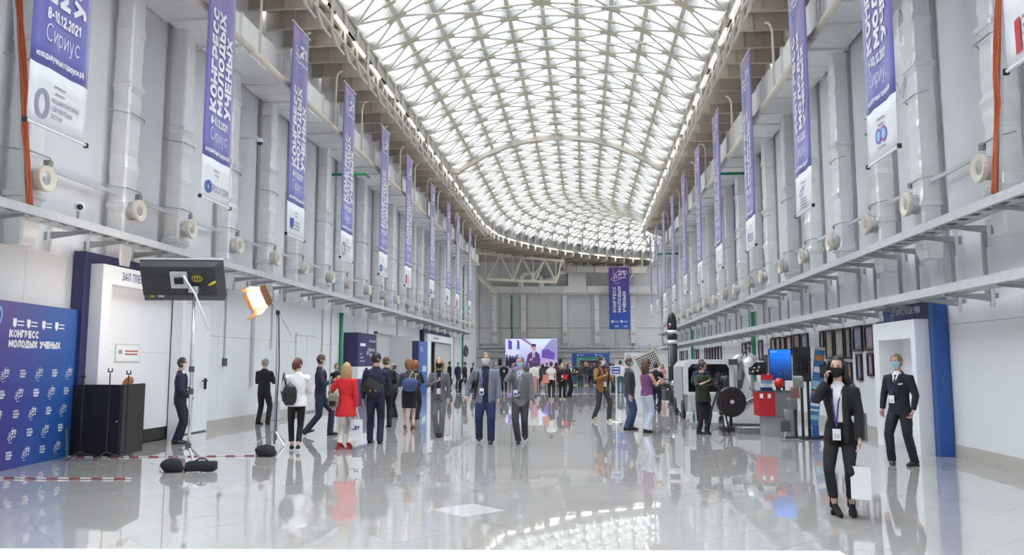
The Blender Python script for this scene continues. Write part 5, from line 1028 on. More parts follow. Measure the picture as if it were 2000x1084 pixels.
for k in range(11):
    x_ = -2.32+k*.14+rnd.uniform(-.04,.04); h_ = rnd.uniform(2.2,2.5); pic([(x_-.11,1.4),(x_+.11,1.4),(x_+.10,h_-.28),(x_+.03,h_-.2)]+[(x_+.07*math.cos(R(a_)),h_-.09+.09*math.sin(R(a_))) for a_ in (-40,0,45,90,135,180,220)]+[(x_-.03,h_-.2),(x_-.10,h_-.28)], SD, 'screen_crowd', .006+.001*k)
pic([(.95,2.2),(2.1,2.0),(2.2,2.6),(1.6,3.0),(1.0,2.9)], SV, 'screen_vehicle', .004)
pic([(-.62,1.05),(-.45,1.9),(-.3,2.5),(.05,2.75),(.5,2.75),(.78,2.5),(.86,1.8),(.8,1.05)], em('screen_suit', (.10,.05,.20)), 'screen_figure', .010)
pic([(.12,2.2),(.32,2.2),(.36,2.75),(.1,2.75)], SP, 'screen_shirt', .014); pic([(.19,2.1),(.27,2.1),(.28,2.7),(.19,2.7)], em('screen_tie', (.35,.05,.12)), 'screen_tie', .018)
pic([(.08,2.95),(.18,2.76),(.34,2.76),(.44,2.95),(.46,3.2),(.38,3.35),(.12,3.35),(.05,3.2)], em('screen_skin', (.62,.28,.30)), 'screen_face', .014); pic([(.02,3.1),(.1,3.22),(.42,3.25),(.45,3.36),(.36,3.46),(.12,3.46),(.03,3.36)], SD, 'screen_hair', .018); pic([(-.2,1.9),(.1,1.95),(.15,2.12),(-.12,2.15)], em('screen_skin', (.62,.28,.30)), 'screen_hand', .018)
for s in (-2.0,2.0): MB().box(s-.06,s+.06,.05,.2,0,1.0).build('screen_leg', BLACK, t)
for x_, lab in ((-7.45,'black loudspeaker on a thin stand beside the plenary end of screen'),(-2.08,'black loudspeaker on a thin stand between screen and green booth')):
    t = thing('loudspeaker', lab, 'speaker', (x_,71.0,0)); MB().rbox((0,0,1.76),(.32,.3,.56),bev=.04).build('cabinet', BLACK, t); MB().tube([(0,0,.05),(0,0,1.5)], .025, 6).build('pole', DGREY, t)
    for k in range(3): a_ = R(120*k); MB().bar((0,0,.5),(.5*math.cos(a_),.5*math.sin(a_),.02),.03).build('leg', DGREY, t)
MINT = mat('mint_green_panel', (.16,.42,.30), .5)
t = thing('entrance_booth', 'blue entrance frame with mint green inner frame', 'booth', (.66,76.0,0)); MB().box(-1.78,-1.32,0,.4,0,2.62).build('blue_jamb', BLUE, t); MB().box(1.32,1.78,0,.4,0,2.62).build('blue_jamb', BLUE, t); MB().box(-1.32,1.32,0,.4,2.26,2.62).build('blue_header', BLUE, t)
MB().box(-1.32,-1.05,.05,.4,0,2.26).build('green_jamb', MINT, t); MB().box(1.05,1.32,.05,.4,0,2.26).build('green_jamb', MINT, t); MB().box(-1.05,1.05,.05,.4,1.95,2.26).build('green_header', MINT, t); MB().box(-1.05,1.05,.6,.65,0,1.95).build('inner_screen', mat('violet_inner_print', (.14,.09,.2), .5, var=.5, vscale=3), t)
for k in range(12): MB().box(-.8+.13*k,-.70+.13*k,.042,.05,2.06,2.16).build('print_block', mat('dark_green_print', (.03,.12,.08), .6), t)
for x_ in (-1.2,.5): MB().rbox((x_,-.005,2.44),(.14,.01,.14)).build('emblem', LETTER, t); MB().rbox((x_+.4,-.005,2.44),(.4,.01,.05)).build('print_line', LETTER, t)
# ================================================================ people
SKIN = {'a': mat('skin_light', (0.62,0.40,0.31), .5, var=.06, vscale=20), 'b': mat('skin_warm', (0.55,0.33,0.24), .5, var=.06, vscale=20), 'c': mat('skin_ruddy', (0.60,0.34,0.27), .5, var=.06, vscale=20)}
def cloth(name, c, rough=.85): return mat('cloth_'+name, c, rough, var=.18, vscale=9, bump=.25, bscale=45, bdist=.01)
CL = {k: cloth(k, v) for k, v in dict(black=(.012,.012,.014), blacknavy=(.014,.015,.024), navy=(.020,.024,.055), darknavy=(.016,.019,.042), charcoal=(.045,.045,.050), grey=(.13,.13,.145), midgrey=(.16,.16,.17), bluegrey=(.17,.19,.25), indigo=(.018,.030,.095), white=(.80,.78,.80), offwhite=(.72,.68,.62), red=(.62,.020,.024), brown=(.30,.125,.040), purple=(.175,.055,.17), jeans=(.045,.075,.16), lightjeans=(.50,.54,.64), green=(.028,.034,.022), tan=(.48,.34,.22), maroon=(.09,.018,.028), pink=(.55,.25,.25), coral=(.72,.24,.19), paleblue=(.50,.55,.66), teal=(.06,.14,.18), sand=(.52,.44,.36), greytie=(.22,.22,.22)).items()}
FLORAL = mat('floral_print', (.05,.05,.07), .8, var=1.6, vscale=14); CAMO = mat('camo_print', (.20,.19,.14), .8, var=.9, vscale=18); LEATHER = mat('black_leather', (.016,.016,.017), .4, var=.2); DENIMBAG = mat('blue_bag_fabric', (.05,.08,.20), .7, var=.2); MASKB = mat('black_mask', (.012,.012,.014), .8); MASKW = mat('white_mask', (.78,.78,.80), .8, var=.03); MASKC = mat('pale_blue_mask', (.38,.60,.72), .8, var=.05)
HAIR = {k: mat('hair_'+k, c, .55, var=.35, vscale=30, bump=.4, bscale=60, bdist=.006) for k, c in dict(black=(.010,.009,.009), dark=(.030,.020,.014), brown=(.085,.042,.022), auburn=(.11,.035,.018), ginger=(.28,.11,.035), blonde=(.42,.27,.12), grey=(.24,.22,.20), fair=(.20,.13,.075)).items()}
LAN = mat('violet_lanyard', (.06,.04,.22), .6); BADGE = mat('white_badge', (.80,.80,.82), .4, var=.02); SUEDE = mat('black_suede', (.012,.012,.012), .9); SKL = mat('beige_sandal', (.35,.17,.08), .6); TRAIN = mat('pale_trainer', (.66,.60,.44), .7)

TMPS = bpy.data.scenes.new('remesh_workspace')
if bpy.context.window: bpy.context.window.scene = TMPS
RMS = [bpy.data.meshes.new('tmp')]; RMO = bpy.data.objects.new('tmp', RMS[0]); TMPS.collection.objects.link(RMO)
_r = RMO.modifiers.new('r', 'REMESH'); _r.mode = 'VOXEL'; _r.adaptivity = 0; _s = RMO.modifiers.new('s', 'SMOOTH'); _s.factor = .5
def remesh(mb, voxel, smooth_it, name, material, wrinkle=0.0, seed=0):
    me = bpy.data.meshes.new('tmp'); me.from_pydata(mb.v, [], mb.f)
    bm = bmesh.new(); bm.from_mesh(me); bmesh.ops.recalc_face_normals(bm, faces=bm.faces); bm.to_mesh(me); bm.free()
    RMO.data = me; RMS.append(me); RMO.modifiers['r'].voxel_size = voxel; RMO.modifiers['s'].iterations = smooth_it
    dg = TMPS.view_layers[0].depsgraph or bpy.context.evaluated_depsgraph_get(); dg.update(); out = bpy.data.meshes.new_from_object(RMO.evaluated_get(dg)); out.name = name
    if wrinkle:
        nv = len(out.vertices); co = [0.0]*nv*3; no = [0.0]*nv*3; out.vertices.foreach_get('co', co); out.vertex_normals.foreach_get('vector', no)
        for k in range(nv):
            px, py, pz = co[3*k:3*k+3]; n = (noise.noise(Vector((px*9+seed, py*9, pz*13))) + .5*noise.noise(Vector((px*22, py*22+seed, pz*26))))*wrinkle
            co[3*k] += no[3*k]*n; co[3*k+1] += no[3*k+1]*n; co[3*k+2] += no[3*k+2]*n
        out.vertices.foreach_set('co', co)
    out.materials.clear(); out.materials.append(material)
    out.polygons.foreach_set('use_smooth', [True]*len(out.polygons)); out.update(); return out
def cut(me, test):
    """remove faces whose centre passes the test"""
    bm = bmesh.new(); bm.from_mesh(me); kill = [f for f in bm.faces if test(f.calc_center_median())]
    bmesh.ops.delete(bm, geom=kill, context='FACES'); bm.to_mesh(me); bm.free(); return me
def ik(a, b, l1, l2, pole):
    a, b, pole = Vector(a), Vector(b), Vector(pole); d = b-a; L = d.length; m = (l1+l2)*.999
    if L > m: b = a + d*(m/L); d = b-a; L = m
    d.normalize(); x = (l1*l1-l2*l2+L*L)/(2*L); h = math.sqrt(max(0, l1*l1-x*x)); p = pole - d*pole.dot(d)
    if p.length < 1e-5: p = d.orthogonal()
    return a + d*x + p.normalized()*h, b
def head_pt(u, v, off=0.0, fem=False):
    """u azimuth (0 = face direction -y), v polar angle from the crown"""
    x, y, z = math.sin(v)*math.sin(u), -math.sin(v)*math.cos(u), math.cos(v)
    rx, ry, rz = .076+off, .096+off, .118+off
    t = max(0, -z)
    X = x*rx*(1-.30*t*t-(.04 if fem else 0)*t); Y = y*ry; Z = z*rz
    if y > 0: Y *= (1-.42*t)
    else: Y *= (1-.10*t*t)
    if off < .01:
        f = max(0, -y)
        Y -= f*.020*math.exp(-(x/.16)**2-((z+.14)/.13)**2)          # nose
        Y += f*.007*math.exp(-((abs(x)-.42)/.16)**2-((z-.10)/.12)**2)   # eye sockets
        Y -= f*.006*math.exp(-(x/.35)**2-((z-.26)/.10)**2)          # brow
        Y -= f*.005*math.exp(-(x/.22)**2-((z+.50)/.08)**2)          # lips
        Y -= f*.006*math.exp(-(x/.25)**2-((z+.85)/.14)**2)          # chin
    return Vector((X, Y, Z))
def head_grid(mb, C, M, off, nu, nv, v0=0.02, v1=math.pi-.02, u0=0, u1=2*math.pi, keep=None, warp=None, fem=False):
    pts = []; closed = abs(u1-u0-2*math.pi) < 1e-4; n = nu if closed else nu+1
    for j in range(nv+1):
        for i in range(n):
            p = head_pt(u0+(u1-u0)*i/nu, v0+(v1-v0)*j/nv, off, fem)
            if warp: p = warp(p)
            pts.append(C + M @ p)
    f = []
    for j in range(nv):
        for i in range(nu):
            q = (j*n+i, (j+1)*n+i, (j+1)*n+(i+1)%n, j*n+(i+1)%n)
            if keep and not keep(u0+(u1-u0)*(i+.5)/nu, v0+(v1-v0)*(j+.5)/nv): continue
            f.append(q)
    mb.add(pts, f)
def hand(mb, W, D, N, side, curl, sc=1.0, n=6):
    """palm and five fingers from wrist W along D, palm normal N"""
    D = D.normalized(); N = (N - D*N.dot(D)).normalized(); S = D.cross(N)*side
    mb.tube([W-D*.02, W+D*.03*sc, W+D*.065*sc, W+D*.092*sc], [.024*sc,.036*sc,.042*sc,.036*sc], 8, ry=[.020*sc,.017*sc,.015*sc,.012*sc], flat=S)
    for k, (o, L) in enumerate(((-.030,.070),(-.010,.080),(.011,.075),(.030,.058))):
        b = W + D*.085*sc + S*o*sc; c = curl
        d1 = (D*math.cos(c*.6)+N*math.sin(c*.6)); d2 = (D*math.cos(c*1.5)+N*math.sin(c*1.5)); L *= sc
        mb.tube([b-D*.01, b+d1*L*.5, b+d1*L*.5+d2*L*.5], [.0095*sc,.0088*sc,.0065*sc], n)
    b = W + D*.03*sc - S*.032*sc; t1 = (D*.7-S*.6+N*.35).normalized(); t2 = (D*.9-S*.1+N*.5).normalized()
    mb.tube([b, b+t1*.04*sc, b+t1*.04*sc+t2*.032*sc], [.013*sc,.0115*sc,.008*sc], n)

ARMS = {  # wrist targets from the shoulder, elbow pole, curl  (right arm; x is mirrored for the left)
 'down': ((-.06,-.03,-.53),(-.5,.6,0),.55), 'downf': ((-.05,-.12,-.52),(-.5,.6,0),.6), 'downb': ((-.05,.10,-.52),(-.5,.6,0),.6), 'fist': ((-.07,-.08,-.51),(-.5,.6,0),1.1),
 'ear': ((.045,-.145,.115),(-.45,-.2,-1),1.0), 'front': ((.10,-.26,-.22),(-.6,.3,-.6),.8), 'hold': ((.04,-.30,-.16),(-.5,.3,-.8),.8), 'pocket': ((-.03,-.07,-.46),(-.9,.5,0),.5),
 'cross': ((.22,-.20,-.26),(-.7,.1,-.6),.8), 'strap': ((.07,-.15,-.10),(-.7,.1,-.7),1.1), 'chest': ((.12,-.20,-.14),(-.7,.1,-.6),1.1), 'wide': ((-.16,-.06,-.48),(-.6,.5,0),.6), 'camera': ((.02,-.34,-.10),(-.6,.1,-.6),.8), 'belly': ((.15,-.17,-.42),(-.8,.4,-.1),.9)}
def person(label, x, y, rz, h, o, group=None):
    """faces -y when rz = 0; o: outfit and pose"""
    g = o.get; q = g('q', 1); vox = (.012,.016,.026)[q]; sit = (4,3,2)[q]; fem = g('fem', False); S = h/1.75; wd = g('wide', 1.0)*(.90 if fem else 1.0)
    T = thing('person', label, 'person', (x,y,0), R(rz), group)
    sk = SKIN[g('skin','a')]; lean = g('lean', 0)
    sh = (.172 if fem else .190)*g('wide',1.0)*(.97 if q else 1)
    # joints in a 1.75 m frame
    hipz = .93; J = {}
    feet = g('feet', ((-.10,.0),(.10,.0)))   # right, left (x, y)
    lift = g('lift', (0,0)); heel = .05 if g('heels') else 0
    sway = (feet[0][1]+feet[1][1])/2
    drop = max(0, abs(feet[0][1]-feet[1][1])-.15)*.12
    pelv = Vector((g('sx',0), sway*.6, hipz-drop))
    legs = []
    for s, (fx, fy), lf in ((-1,feet[0],lift[0]),(1,feet[1],lift[1])):
        hp_ = pelv + Vector((s*.088,0,-.02)); an = Vector((fx, fy+.03, .085+heel+lf)); k, an = ik(hp_, an, .435, .42, (s*.12,-1,0)); legs.append((hp_, k, an, s))
    ch = pelv + Vector((g('cx',0), -.02+lean*.12, .0))
    shz = pelv.z + .448
    arms = []
    for s, nm in ((-1,g('R','down')),(1,g('L','down'))):
        tgt, pole, curl = ARMS[nm] if isinstance(nm, str) else nm
        a = Vector((pelv.x+g('cx',0)+s*(sh-.012), pelv.y-lean*.35+.01, shz)); w = a + Vector((-s*tgt[0], tgt[1], tgt[2]))
        pl_v = Vector((pole[0] if s < 0 else -pole[0], pole[1], pole[2])); e, w = ik(a, w, .285, .255, pl_v); arms.append((a, e, w, s, curl, nm))
    nb = Vector((pelv.x+g('cx',0), pelv.y-lean*.4+.015, pelv.z+.535))
    hc = nb + Vector((0,-.025-lean*.1,.185)); yaw, nod, tilt = g('head',(0,0,0))
    HM = Matrix.Rotation(R(yaw),3,'Z') @ Matrix.Rotation(R(nod),3,'X') @ Matrix.Rotation(R(tilt),3,'Y')
    def tp(z, y_=0): f = (z-.93)/.49; return Vector((pelv.x*(1-f)+nb.x*f, (pelv.y)*(1-f)+(nb.y-.015)*f+y_, pelv.z+(z-.93)))
    def torso(mb, rings, k=1.0, n=16): mb.tube([tp(z, yo) for z, rx, ry, yo in rings], [rx*k*wd for z, rx, ry, yo in rings], n, ry=[ry*k*(.5+.5*wd) for z, rx, ry, yo in rings], flat=(1,0,0))
    bust = .014 if fem else 0; waist = -.018 if fem else 0; hipw = .012 if fem else 0; belly = g('belly',0)
    BODY = [(.90,.150+hipw,.105,.0),(.98,.150+hipw,.105,0),(1.08,.130+waist,.095,0),(1.20,.150+waist*.5,.105,-bust*.5),(1.31,.165,.110,-bust),(1.40,.160,.090,.01),(1.45,.095,.065,.012)]
    # ---- body (head, neck, arms, legs, hands) as one figure
    mb = MB(); torso(mb, BODY, .90)
    for hp_, k, an, s in legs: mb.tube([hp_+Vector((0,0,.05)), hp_, hp_.lerp(k,.5), k, k.lerp(an,.35), an, an-Vector((0,0,.03))], [r_*(.80 if g('bottom',('trousers',0))[0] == 'trousers' and q < 3 and b_ < 5 else 1) for b_, r_ in enumerate([.06,.078,.066,.050,.050,.034,.034])], 10)
    for a, e, w, s, c, nm in arms: mb.tube([a-Vector((s*.05,0,0)), a, a.lerp(e,.5), e, e.lerp(w,.4), w], [.045,.050,.042,.035,.035,.024], 10)
    mb.tube([nb-Vector((0,0,.05)), nb+Vector((0,-.005,.05)), hc-Vector((0,-.01,.07))], [.062,.054,.052], 10, ry=[.058,.056,.056])
    body = remesh(mb, max(vox, .017), sit, 'body', sk)
    ex = MB(); nu, nv = ((28,22),(20,16),(14,11))[q]; head_grid(ex, hc, HM, 0, nu, nv, fem=fem)
    for s in (-1,1): ex.ell(hc + HM @ Vector((s*.077,.008,-.012)), (.012,.022,.032), 8, 6, M=HM)
    for a, e, w, s, c, nm in arms:
        D = (w-e); N = Vector((0,0,1)) if abs(D.normalized().z) < .6 else Vector((-s*.75,-.3,0))
        if nm == 'ear': N = Vector((-s*1,0,0)); D = Vector((-s*.05,-.05,1))
        hand(ex, w, D, N, s if nm != 'ear' else s, c, .95 if fem else 1.05, 6 if q < 2 else 5)
    o_ = len(body.vertices); bm = bmesh.new(); bm.from_mesh(body); vs = [bm.verts.new(v) for v in ex.v]
    for f in ex.f:
        if len(set(f)) > 2:
            try: fc = bm.faces.new([vs[i] for i in f]); fc.smooth = True
            except ValueError: pass
    bm.to_mesh(body); bm.free(); B = link('body', body, T)
    # ---- face
    if q < 2 or g('face'):
        for s in (-1,1):
            MB().ell(hc + HM @ Vector((s*.030,-.083,.010)), (.011,.006,.006), 8, 6, M=HM).build('eye', BLACK, T, True)
            MB().ell(hc + HM @ Vector((s*.031,-.090,.026)), (.018,.006,.004), 8, 5, M=HM).build('eyebrow', HAIR[g('hair',('short','dark'))[1]], T, True)
    mk = g('mask')
    if mk:
        m = MB(); head_grid(m, hc, HM, .013, 14, 8, math.pi*.50, math.pi*.88, -1.25, 1.25, warp=lambda p: Vector((p.x, p.y-.012*math.exp(-(p.x/.03)**2), p.z)))
        n0 = len(m.v); head_grid(m, hc, HM, .008, 14, 8, math.pi*.50, math.pi*.88, -1.25, 1.25); m.build('face_mask', {'b':MASKB,'w':MASKW,'c':MASKC}[mk], T, True)
        if q == 0:
            for s in (-1,1): MB().tube([hc+HM@Vector((s*.078,-.03,-.02)), hc+HM@Vector((s*.084,.0,.0))], .003, 5).build('ear_loop', {'b':MASKB,'w':MASKW,'c':MASKC}[mk], T)
    elif q < 2: MB().ell(hc+HM@Vector((0,-.090,-.052)), (.022,.008,.007), 8, 6, M=HM).build('mouth', mat('lip_colour', (.45,.16,.14), .5), T, True)
    # ---- hair
    hs, hcn = g('hair', ('short','dark')); hm = HAIR[hcn]; m = MB()
    def keep(u, v):
        a = abs((u+math.pi) % (2*math.pi)-math.pi)     # 0 = face
        lim = {'short': .31 if a < .8 else (.48 if a < 1.35 else .74), 'bald': .20 if a < 1.3 else .74}.get(hs, .27 if a < .85 else (.55 if a < 1.3 else .86))
        if hs == 'bald': return a > 1.35 and v > math.pi*.42 and v < math.pi*lim or a > 2.0 and math.pi*.3 < v < math.pi*lim
        return v < math.pi*lim
    if hs != 'none':
        wp = None
        if hs == 'curly': wp = lambda p: p*(1.14+.16*noise.noise(p*38))+Vector((0,.008,-.004))
        head_grid(m, hc, HM, {'short':.010,'bald':.005,'curly':.026}.get(hs,.011), nu, nv, .02, math.pi*.9, keep=keep, warp=wp)
        if hs in ('long','curls'):
            rs = random.Random(int(abs(x*100))); ns_ = 30 if q == 0 else (18 if q == 1 else 10); Ln = .30 if hs == 'long' else .40
            for k in range(ns_):
                ph = (k+.5)/ns_*2-1; az = ph*(1.75 if hs == 'curls' else 1.55); sx_, sy_ = math.sin(az), math.cos(az)     # around the back of the head
                wv = .014 if hs == 'curls' else .004; p0 = rs.uniform(0,6); L1 = Ln*rs.uniform(.82,1.05); pp = []; rr_ = []
                for t_ in range(9):
                    f = t_/8; rad = .070+.026*min(1,f*3)+(.022*f if hs == 'curls' else .004*f); zz = .075-.02*abs(ph)-L1*f*1.08
                    pp.append(hc+HM@Vector((sx_*rad*1.02+wv*math.sin(f*13+p0), .012+sy_*rad*1.02*(1 if f < .4 else 1-.25*(f-.4))+wv*math.cos(f*11+p0), zz))); rr_.append((.024 if q else .019)*(1.25 if hs == 'curls' else 1.0)*(1-.75*max(0,f-.7)/.3))
                m.tube(pp, rr_, 6)
        if hs == 'bob':
            for s in (-1,1): m.tube([hc+HM@Vector((s*.05,.0,.06)), hc+HM@Vector((s*.085,.02,-.04)), hc+HM@Vector((s*.084,.02,-.12)), hc+HM@Vector((s*.07,.02,-.17))], [.035,.034,.034,.012], 10)
            m.tube([hc+HM@Vector((0,.05,.05)), hc+HM@Vector((0,.075,-.05)), hc+HM@Vector((0,.06,-.15))], [.06,.06,.03], 10)
        if hs in ('long','curls','bob','curly'):
            hv = [Vector(v) for v in m.v]
            if hs in ('curls','curly'):
                for i in range(len(m.v)): p = hv[i]; k = noise.noise_vector(p*30)*.012; m.v[i] = tuple(p+k)
        if hs == 'tied': m.ell(hc+HM@Vector((0,.09,-.03)), (.05,.055,.10), 10, 8, M=HM)
        me = m.mesh('hair', hm, True); link('hair', me, T)
    # ---- trousers or skirt
    bt = g('bottom', ('trousers','black'))
    if bt[0] == 'trousers':
        m = MB(); wl_ = g('legw', 1.0)*(1.0 if fem else 1.08); torso(m, [(.84,.135+hipw,.10,.01),(.90,.152+hipw,.118,.01),(.98,.150+hipw,.112,.005),(1.07,.140+waist,.104,0)], 1.03)
        hem = g('hem', .05)
        for hp_, k, an, s in legs:
            b = k.lerp(an, 1.0) + Vector((0,.005,hem-.085+.0)) if hem < .085 else k.lerp(an, 1-(hem-.085)/.35)
            m.tube([hp_+Vector((-s*.012,0,.06)), hp_+Vector((-s*.004,.005,-.06)), hp_.lerp(k,.55), k, k.lerp(b,.5), b], [.080,.094*wl_,.084*wl_,.068*wl_,.064*wl_,.060*wl_], 12)
        link('trousers', remesh(m, vox, sit, 'trousers', CL[bt[1]], .004 if q < 2 else 0, x), T)
    else:
        m = MB(); L_ = g('skirt', .52); torso(m, [(1.07,.135,.105,0),(.98,.168,.125,.01),(.88,.178,.130,.01),(.70,.172,.130,0),(L_,.165,.128,0)], 1.02, 20); link('skirt', remesh(m, vox, sit, 'skirt', CL[bt[1]], .003), T)
    # ---- tops
    def garment(name, material, zb, k=1.0, sleeve=1.0, flare=0.0, v=None, collar=True, thick=1.0):
        m = MB(); rr = []
        for z in [zb, zb+.08, .98, 1.08, 1.20, 1.31, 1.385, 1.43, 1.465, 1.50]:
            if rr and z <= rr[-1][0]+.01: continue
            base = [(.5,.16,.115),(.90,.158+hipw,.118),(.98,.158+hipw,.118),(1.08,.148+waist,.108),(1.20,.166+waist*.4,.116),(1.31,.182,.120),(1.385,.170,.104),(1.43,.128,.082),(1.465,.080,.070),(1.505,.063,.063)]
            for (za, xa, ya), (zc, xc, yc) in zip(base[:-1], base[1:]):
                if za <= z <= zc: f = (z-za)/(zc-za); rx, ry = xa+(xc-xa)*f, ya+(yc-ya)*f; break
            else: rx, ry = base[-1][1:]
            fl = flare*max(0, (1.0-z)/.25); bl = belly*math.exp(-((z-1.08)/.12)**2)
            rr.append((z, rx+fl, ry+fl+bl*.5, -bust*math.exp(-((z-1.29)/.08)**2)-bl*.5+ (.012 if z > 1.4 else 0)))
        torso(m, rr, k, 18)
        if sleeve > 0:
            for a, e, w, s, c, nm in arms:
                if sleeve >= 1: P = [a-Vector((s*.07,0,.0)), a+Vector((s*.0,0,.005)), a.lerp(e,.5), e, e.lerp(w,.5), e.lerp(w,.93)]; rd = [.072,.076,.063,.056,.050,.043]
                elif sleeve > .4: P = [a-Vector((s*.07,0,0)), a, a.lerp(e,.5), e, e.lerp(w,.35)]; rd = [.07,.073,.062,.056,.052]
                else: P = [a-Vector((s*.07,0,0)), a, a.lerp(e,.35), a.lerp(e,.6)]; rd = [.068,.070,.064,.062]
                m.tube(P, [r_*thick for r_ in rd], 12)
        me = remesh(m, vox, sit, name, material, .0045 if q < 2 else 0, y)
        if v:
            zv, wtop, wbot = v; zb0 = tp(zv).z; zt = tp(1.46).z
            def test(c):
                f = (c.z-zb0)/(zt-zb0); yy = tp(1.2).y
                return c.y < yy-.03 and f > 0 and abs(c.x-(pelv.x*(1-min(1,f))+nb.x*min(1,f))) < (wbot+(wtop-wbot)*min(1,f))
            cut(me, test)
            nvv = len(me.vertices); co = [0.0]*nvv*3; me.vertices.foreach_get('co', co)
            for sgn in (-1, 1):
                P = []; W_ = []
                for t_ in range(9):
                    f = t_/8*.97; z_ = zb0+(zt-zb0)*f; cx_ = pelv.x*(1-f)+nb.x*f; x_ = cx_+sgn*(wbot+(wtop-wbot)*f+.006); best = None
                    for k2 in range(0, nvv*3, 3):
                        if abs(co[k2]-x_) < .022 and abs(co[k2+2]-z_) < .022 and co[k2+1] < tp(1.2).y and (best is None or co[k2+1] < best): best = co[k2+1]
                    if best is not None: P.append(Vector((x_, best-.003, z_))); W_.append(.012+.022*math.sin(math.pi*min(1, .15+f*.75)))
                if len(P) > 2 and q < 2: MB().tube(P, W_, 8, ry=[.006]*len(P), flat=(1,0,0)).build('lapel', material, T, True)
        return link(name, me, T)
    for nm, c, kw in g('tops', []):
        mt = c if not isinstance(c, str) else CL[c]; garment(nm, mt, **kw)
    fy = lambda z, e=0: tp(z).y - (.118+e)*(.5+.5*wd) - bust*math.exp(-((z-1.29)/.08)**2) - belly*math.exp(-((z-1.08)/.12)**2)*.9
    if g('tie'):
        m = MB(); pz = [1.435,1.40,1.30,1.18,1.08]; ws = [.018,.014,.022,.028,.006]; P = [Vector((tp(z).x, fy(z,.006) if z < 1.4 else fy(z)+.03, tp(z).z)) for z in pz]
        m.tube(P, ws, 6, ry=[.007]*5, flat=(1,0,0)); m.build('tie', CL[g('tie')], T)
    if g('lanyard'):
        zb = g('lanyard'); m = MB(); bx = tp(1.2).x+g('badge_x',0)
        for s in (-1,1): m.tube([Vector((nb.x+s*.062,nb.y-.0,nb.z+.01)), Vector((nb.x+s*.052,fy(1.40)+.02,tp(1.40).z)), Vector((bx+s*.03,fy(1.25,.012),tp(1.25).z)), Vector((bx,fy(zb,.016),tp(zb).z))], .009, 6, ry=.003, flat=(1,0,0))
        m.build('lanyard', LAN, T); b = MB().rbox((bx,fy(zb,.022),tp(zb-.075).z),(.085,.006,.125)).build('badge', BADGE, T)
        if q < 2: MB().rbox((0,-.004,-.02),(.06,.003,.05)).build('badge_print', BLUE if g('badge_blue') else LGREY, b, False, (bx,fy(zb,.022),tp(zb-.075).z))
    # ---- shoes
    st = g('shoes', ('shoe', LEATHER))
    for i, (hp_, k, an, s) in enumerate(legs):
        yw = g('toe', (12,12))[i]; Ms = Matrix.Rotation(R(-s*yw if True else 0),3,'Z'); c = Vector((an.x, an.y, 0)); lf = lift[i]; pt = R(g('pitch',(0,0))[i])
        Mx = Ms @ Matrix.Rotation(pt,3,'X'); m = MB(); F = lambda a,b,z: Vector((an.x,an.y,an.z)) + Mx @ Vector((a,b,z-.085-heel))
        hl = heel
        prof = [(.062,.040,.035,.05+hl),(.03,.038,.045,.06+hl),(-.03,.038,.042,.052+hl*.8),(-.09,.043,.032,.040+hl*.35),(-.145,.040,.024,.030+hl*.05),(-.185,.022,.014,.022)]
        m.tube([F(0,b,z) for b, r1, r2, z in prof], [r1*.95 for b, r1, r2, z in prof], 12, ry=[r2 for b, r1, r2, z in prof], flat=(1,0,0))
        if st[0] == 'boot': m.tube([F(0,.03,.05+hl), F(0,.022,.12+hl), F(0,.02,.17+hl)], [.044,.042,.046], 12, ry=[.05,.046,.048])
        sh_o = m.build('boot' if st[0] == 'boot' else 'shoe', st[1], T, True)
        sm_ = MB(); sm_.prism([(F(a,b,0).x, F(a,b,0).y) for a, b in ((-.034,.07),(.034,.07),(.036,.0),(.042,-.08),(.034,-.15),(.012,-.188),(-.012,-.188),(-.034,-.15),(-.042,-.08),(-.036,.0))], lf+.002, lf+.02, 'Z') if not heel and not pt else sm_.add([F(0,.03,0)+Vector((a,b,0)) for a in (-.026,.026) for b in (-.028,.028)]+[F(0,.03,.055)+Vector((a*1.15,b*1.15,0)) for a in (-.026,.026) for b in (-.028,.028)], [(0,1,3,2),(4,6,7,5),(0,4,5,1),(1,5,7,3),(3,7,6,2),(2,6,4,0)])
        sm_.build('heel' if heel else 'sole', st[2] if len(st) > 2 else st[1], T)
    T.scale = (S,S,S)
    T['_w'] = 0; del T['_w']
    return T, dict(nb=nb, hc=hc, arms=arms, tp=tp, fy=fy, pelv=pelv, S=S, legs=legs)
def at(T, info, p):   # local body point to world
    r = T.rotation_euler[2]; p = Vector(p)*info['S']; return Vector((T.location.x+p.x*math.cos(r)-p.y*math.sin(r), T.location.y+p.x*math.sin(r)+p.y*math.cos(r), p.z))
def wrist(i, s):
    a, e, w, sd, c, nm = i['arms'][0 if s == 'R' else 1]; d = (w-e).normalized()
    if nm == 'ear': d = Vector((0,-.1,1))
    return w + d*.08
def phone(T, i, s, lab, tilt=(0,0,0), m=BLACK, off=(0,0,0)):
    p = at(T, i, wrist(i, s)+Vector(off)); t = thing('smartphone', lab, 'phone', p, T.rotation_euler[2]); MB().rbox((0,0,0),(.072,.010,.145),tilt,bev=.01).build('phone_body', m, t); MB().rbox(Matrix.Rotation(tilt[0],3,'X') @ Vector((0,-.006,0)),(.064,.002,.13),tilt).build('phone_screen', GLK, t)
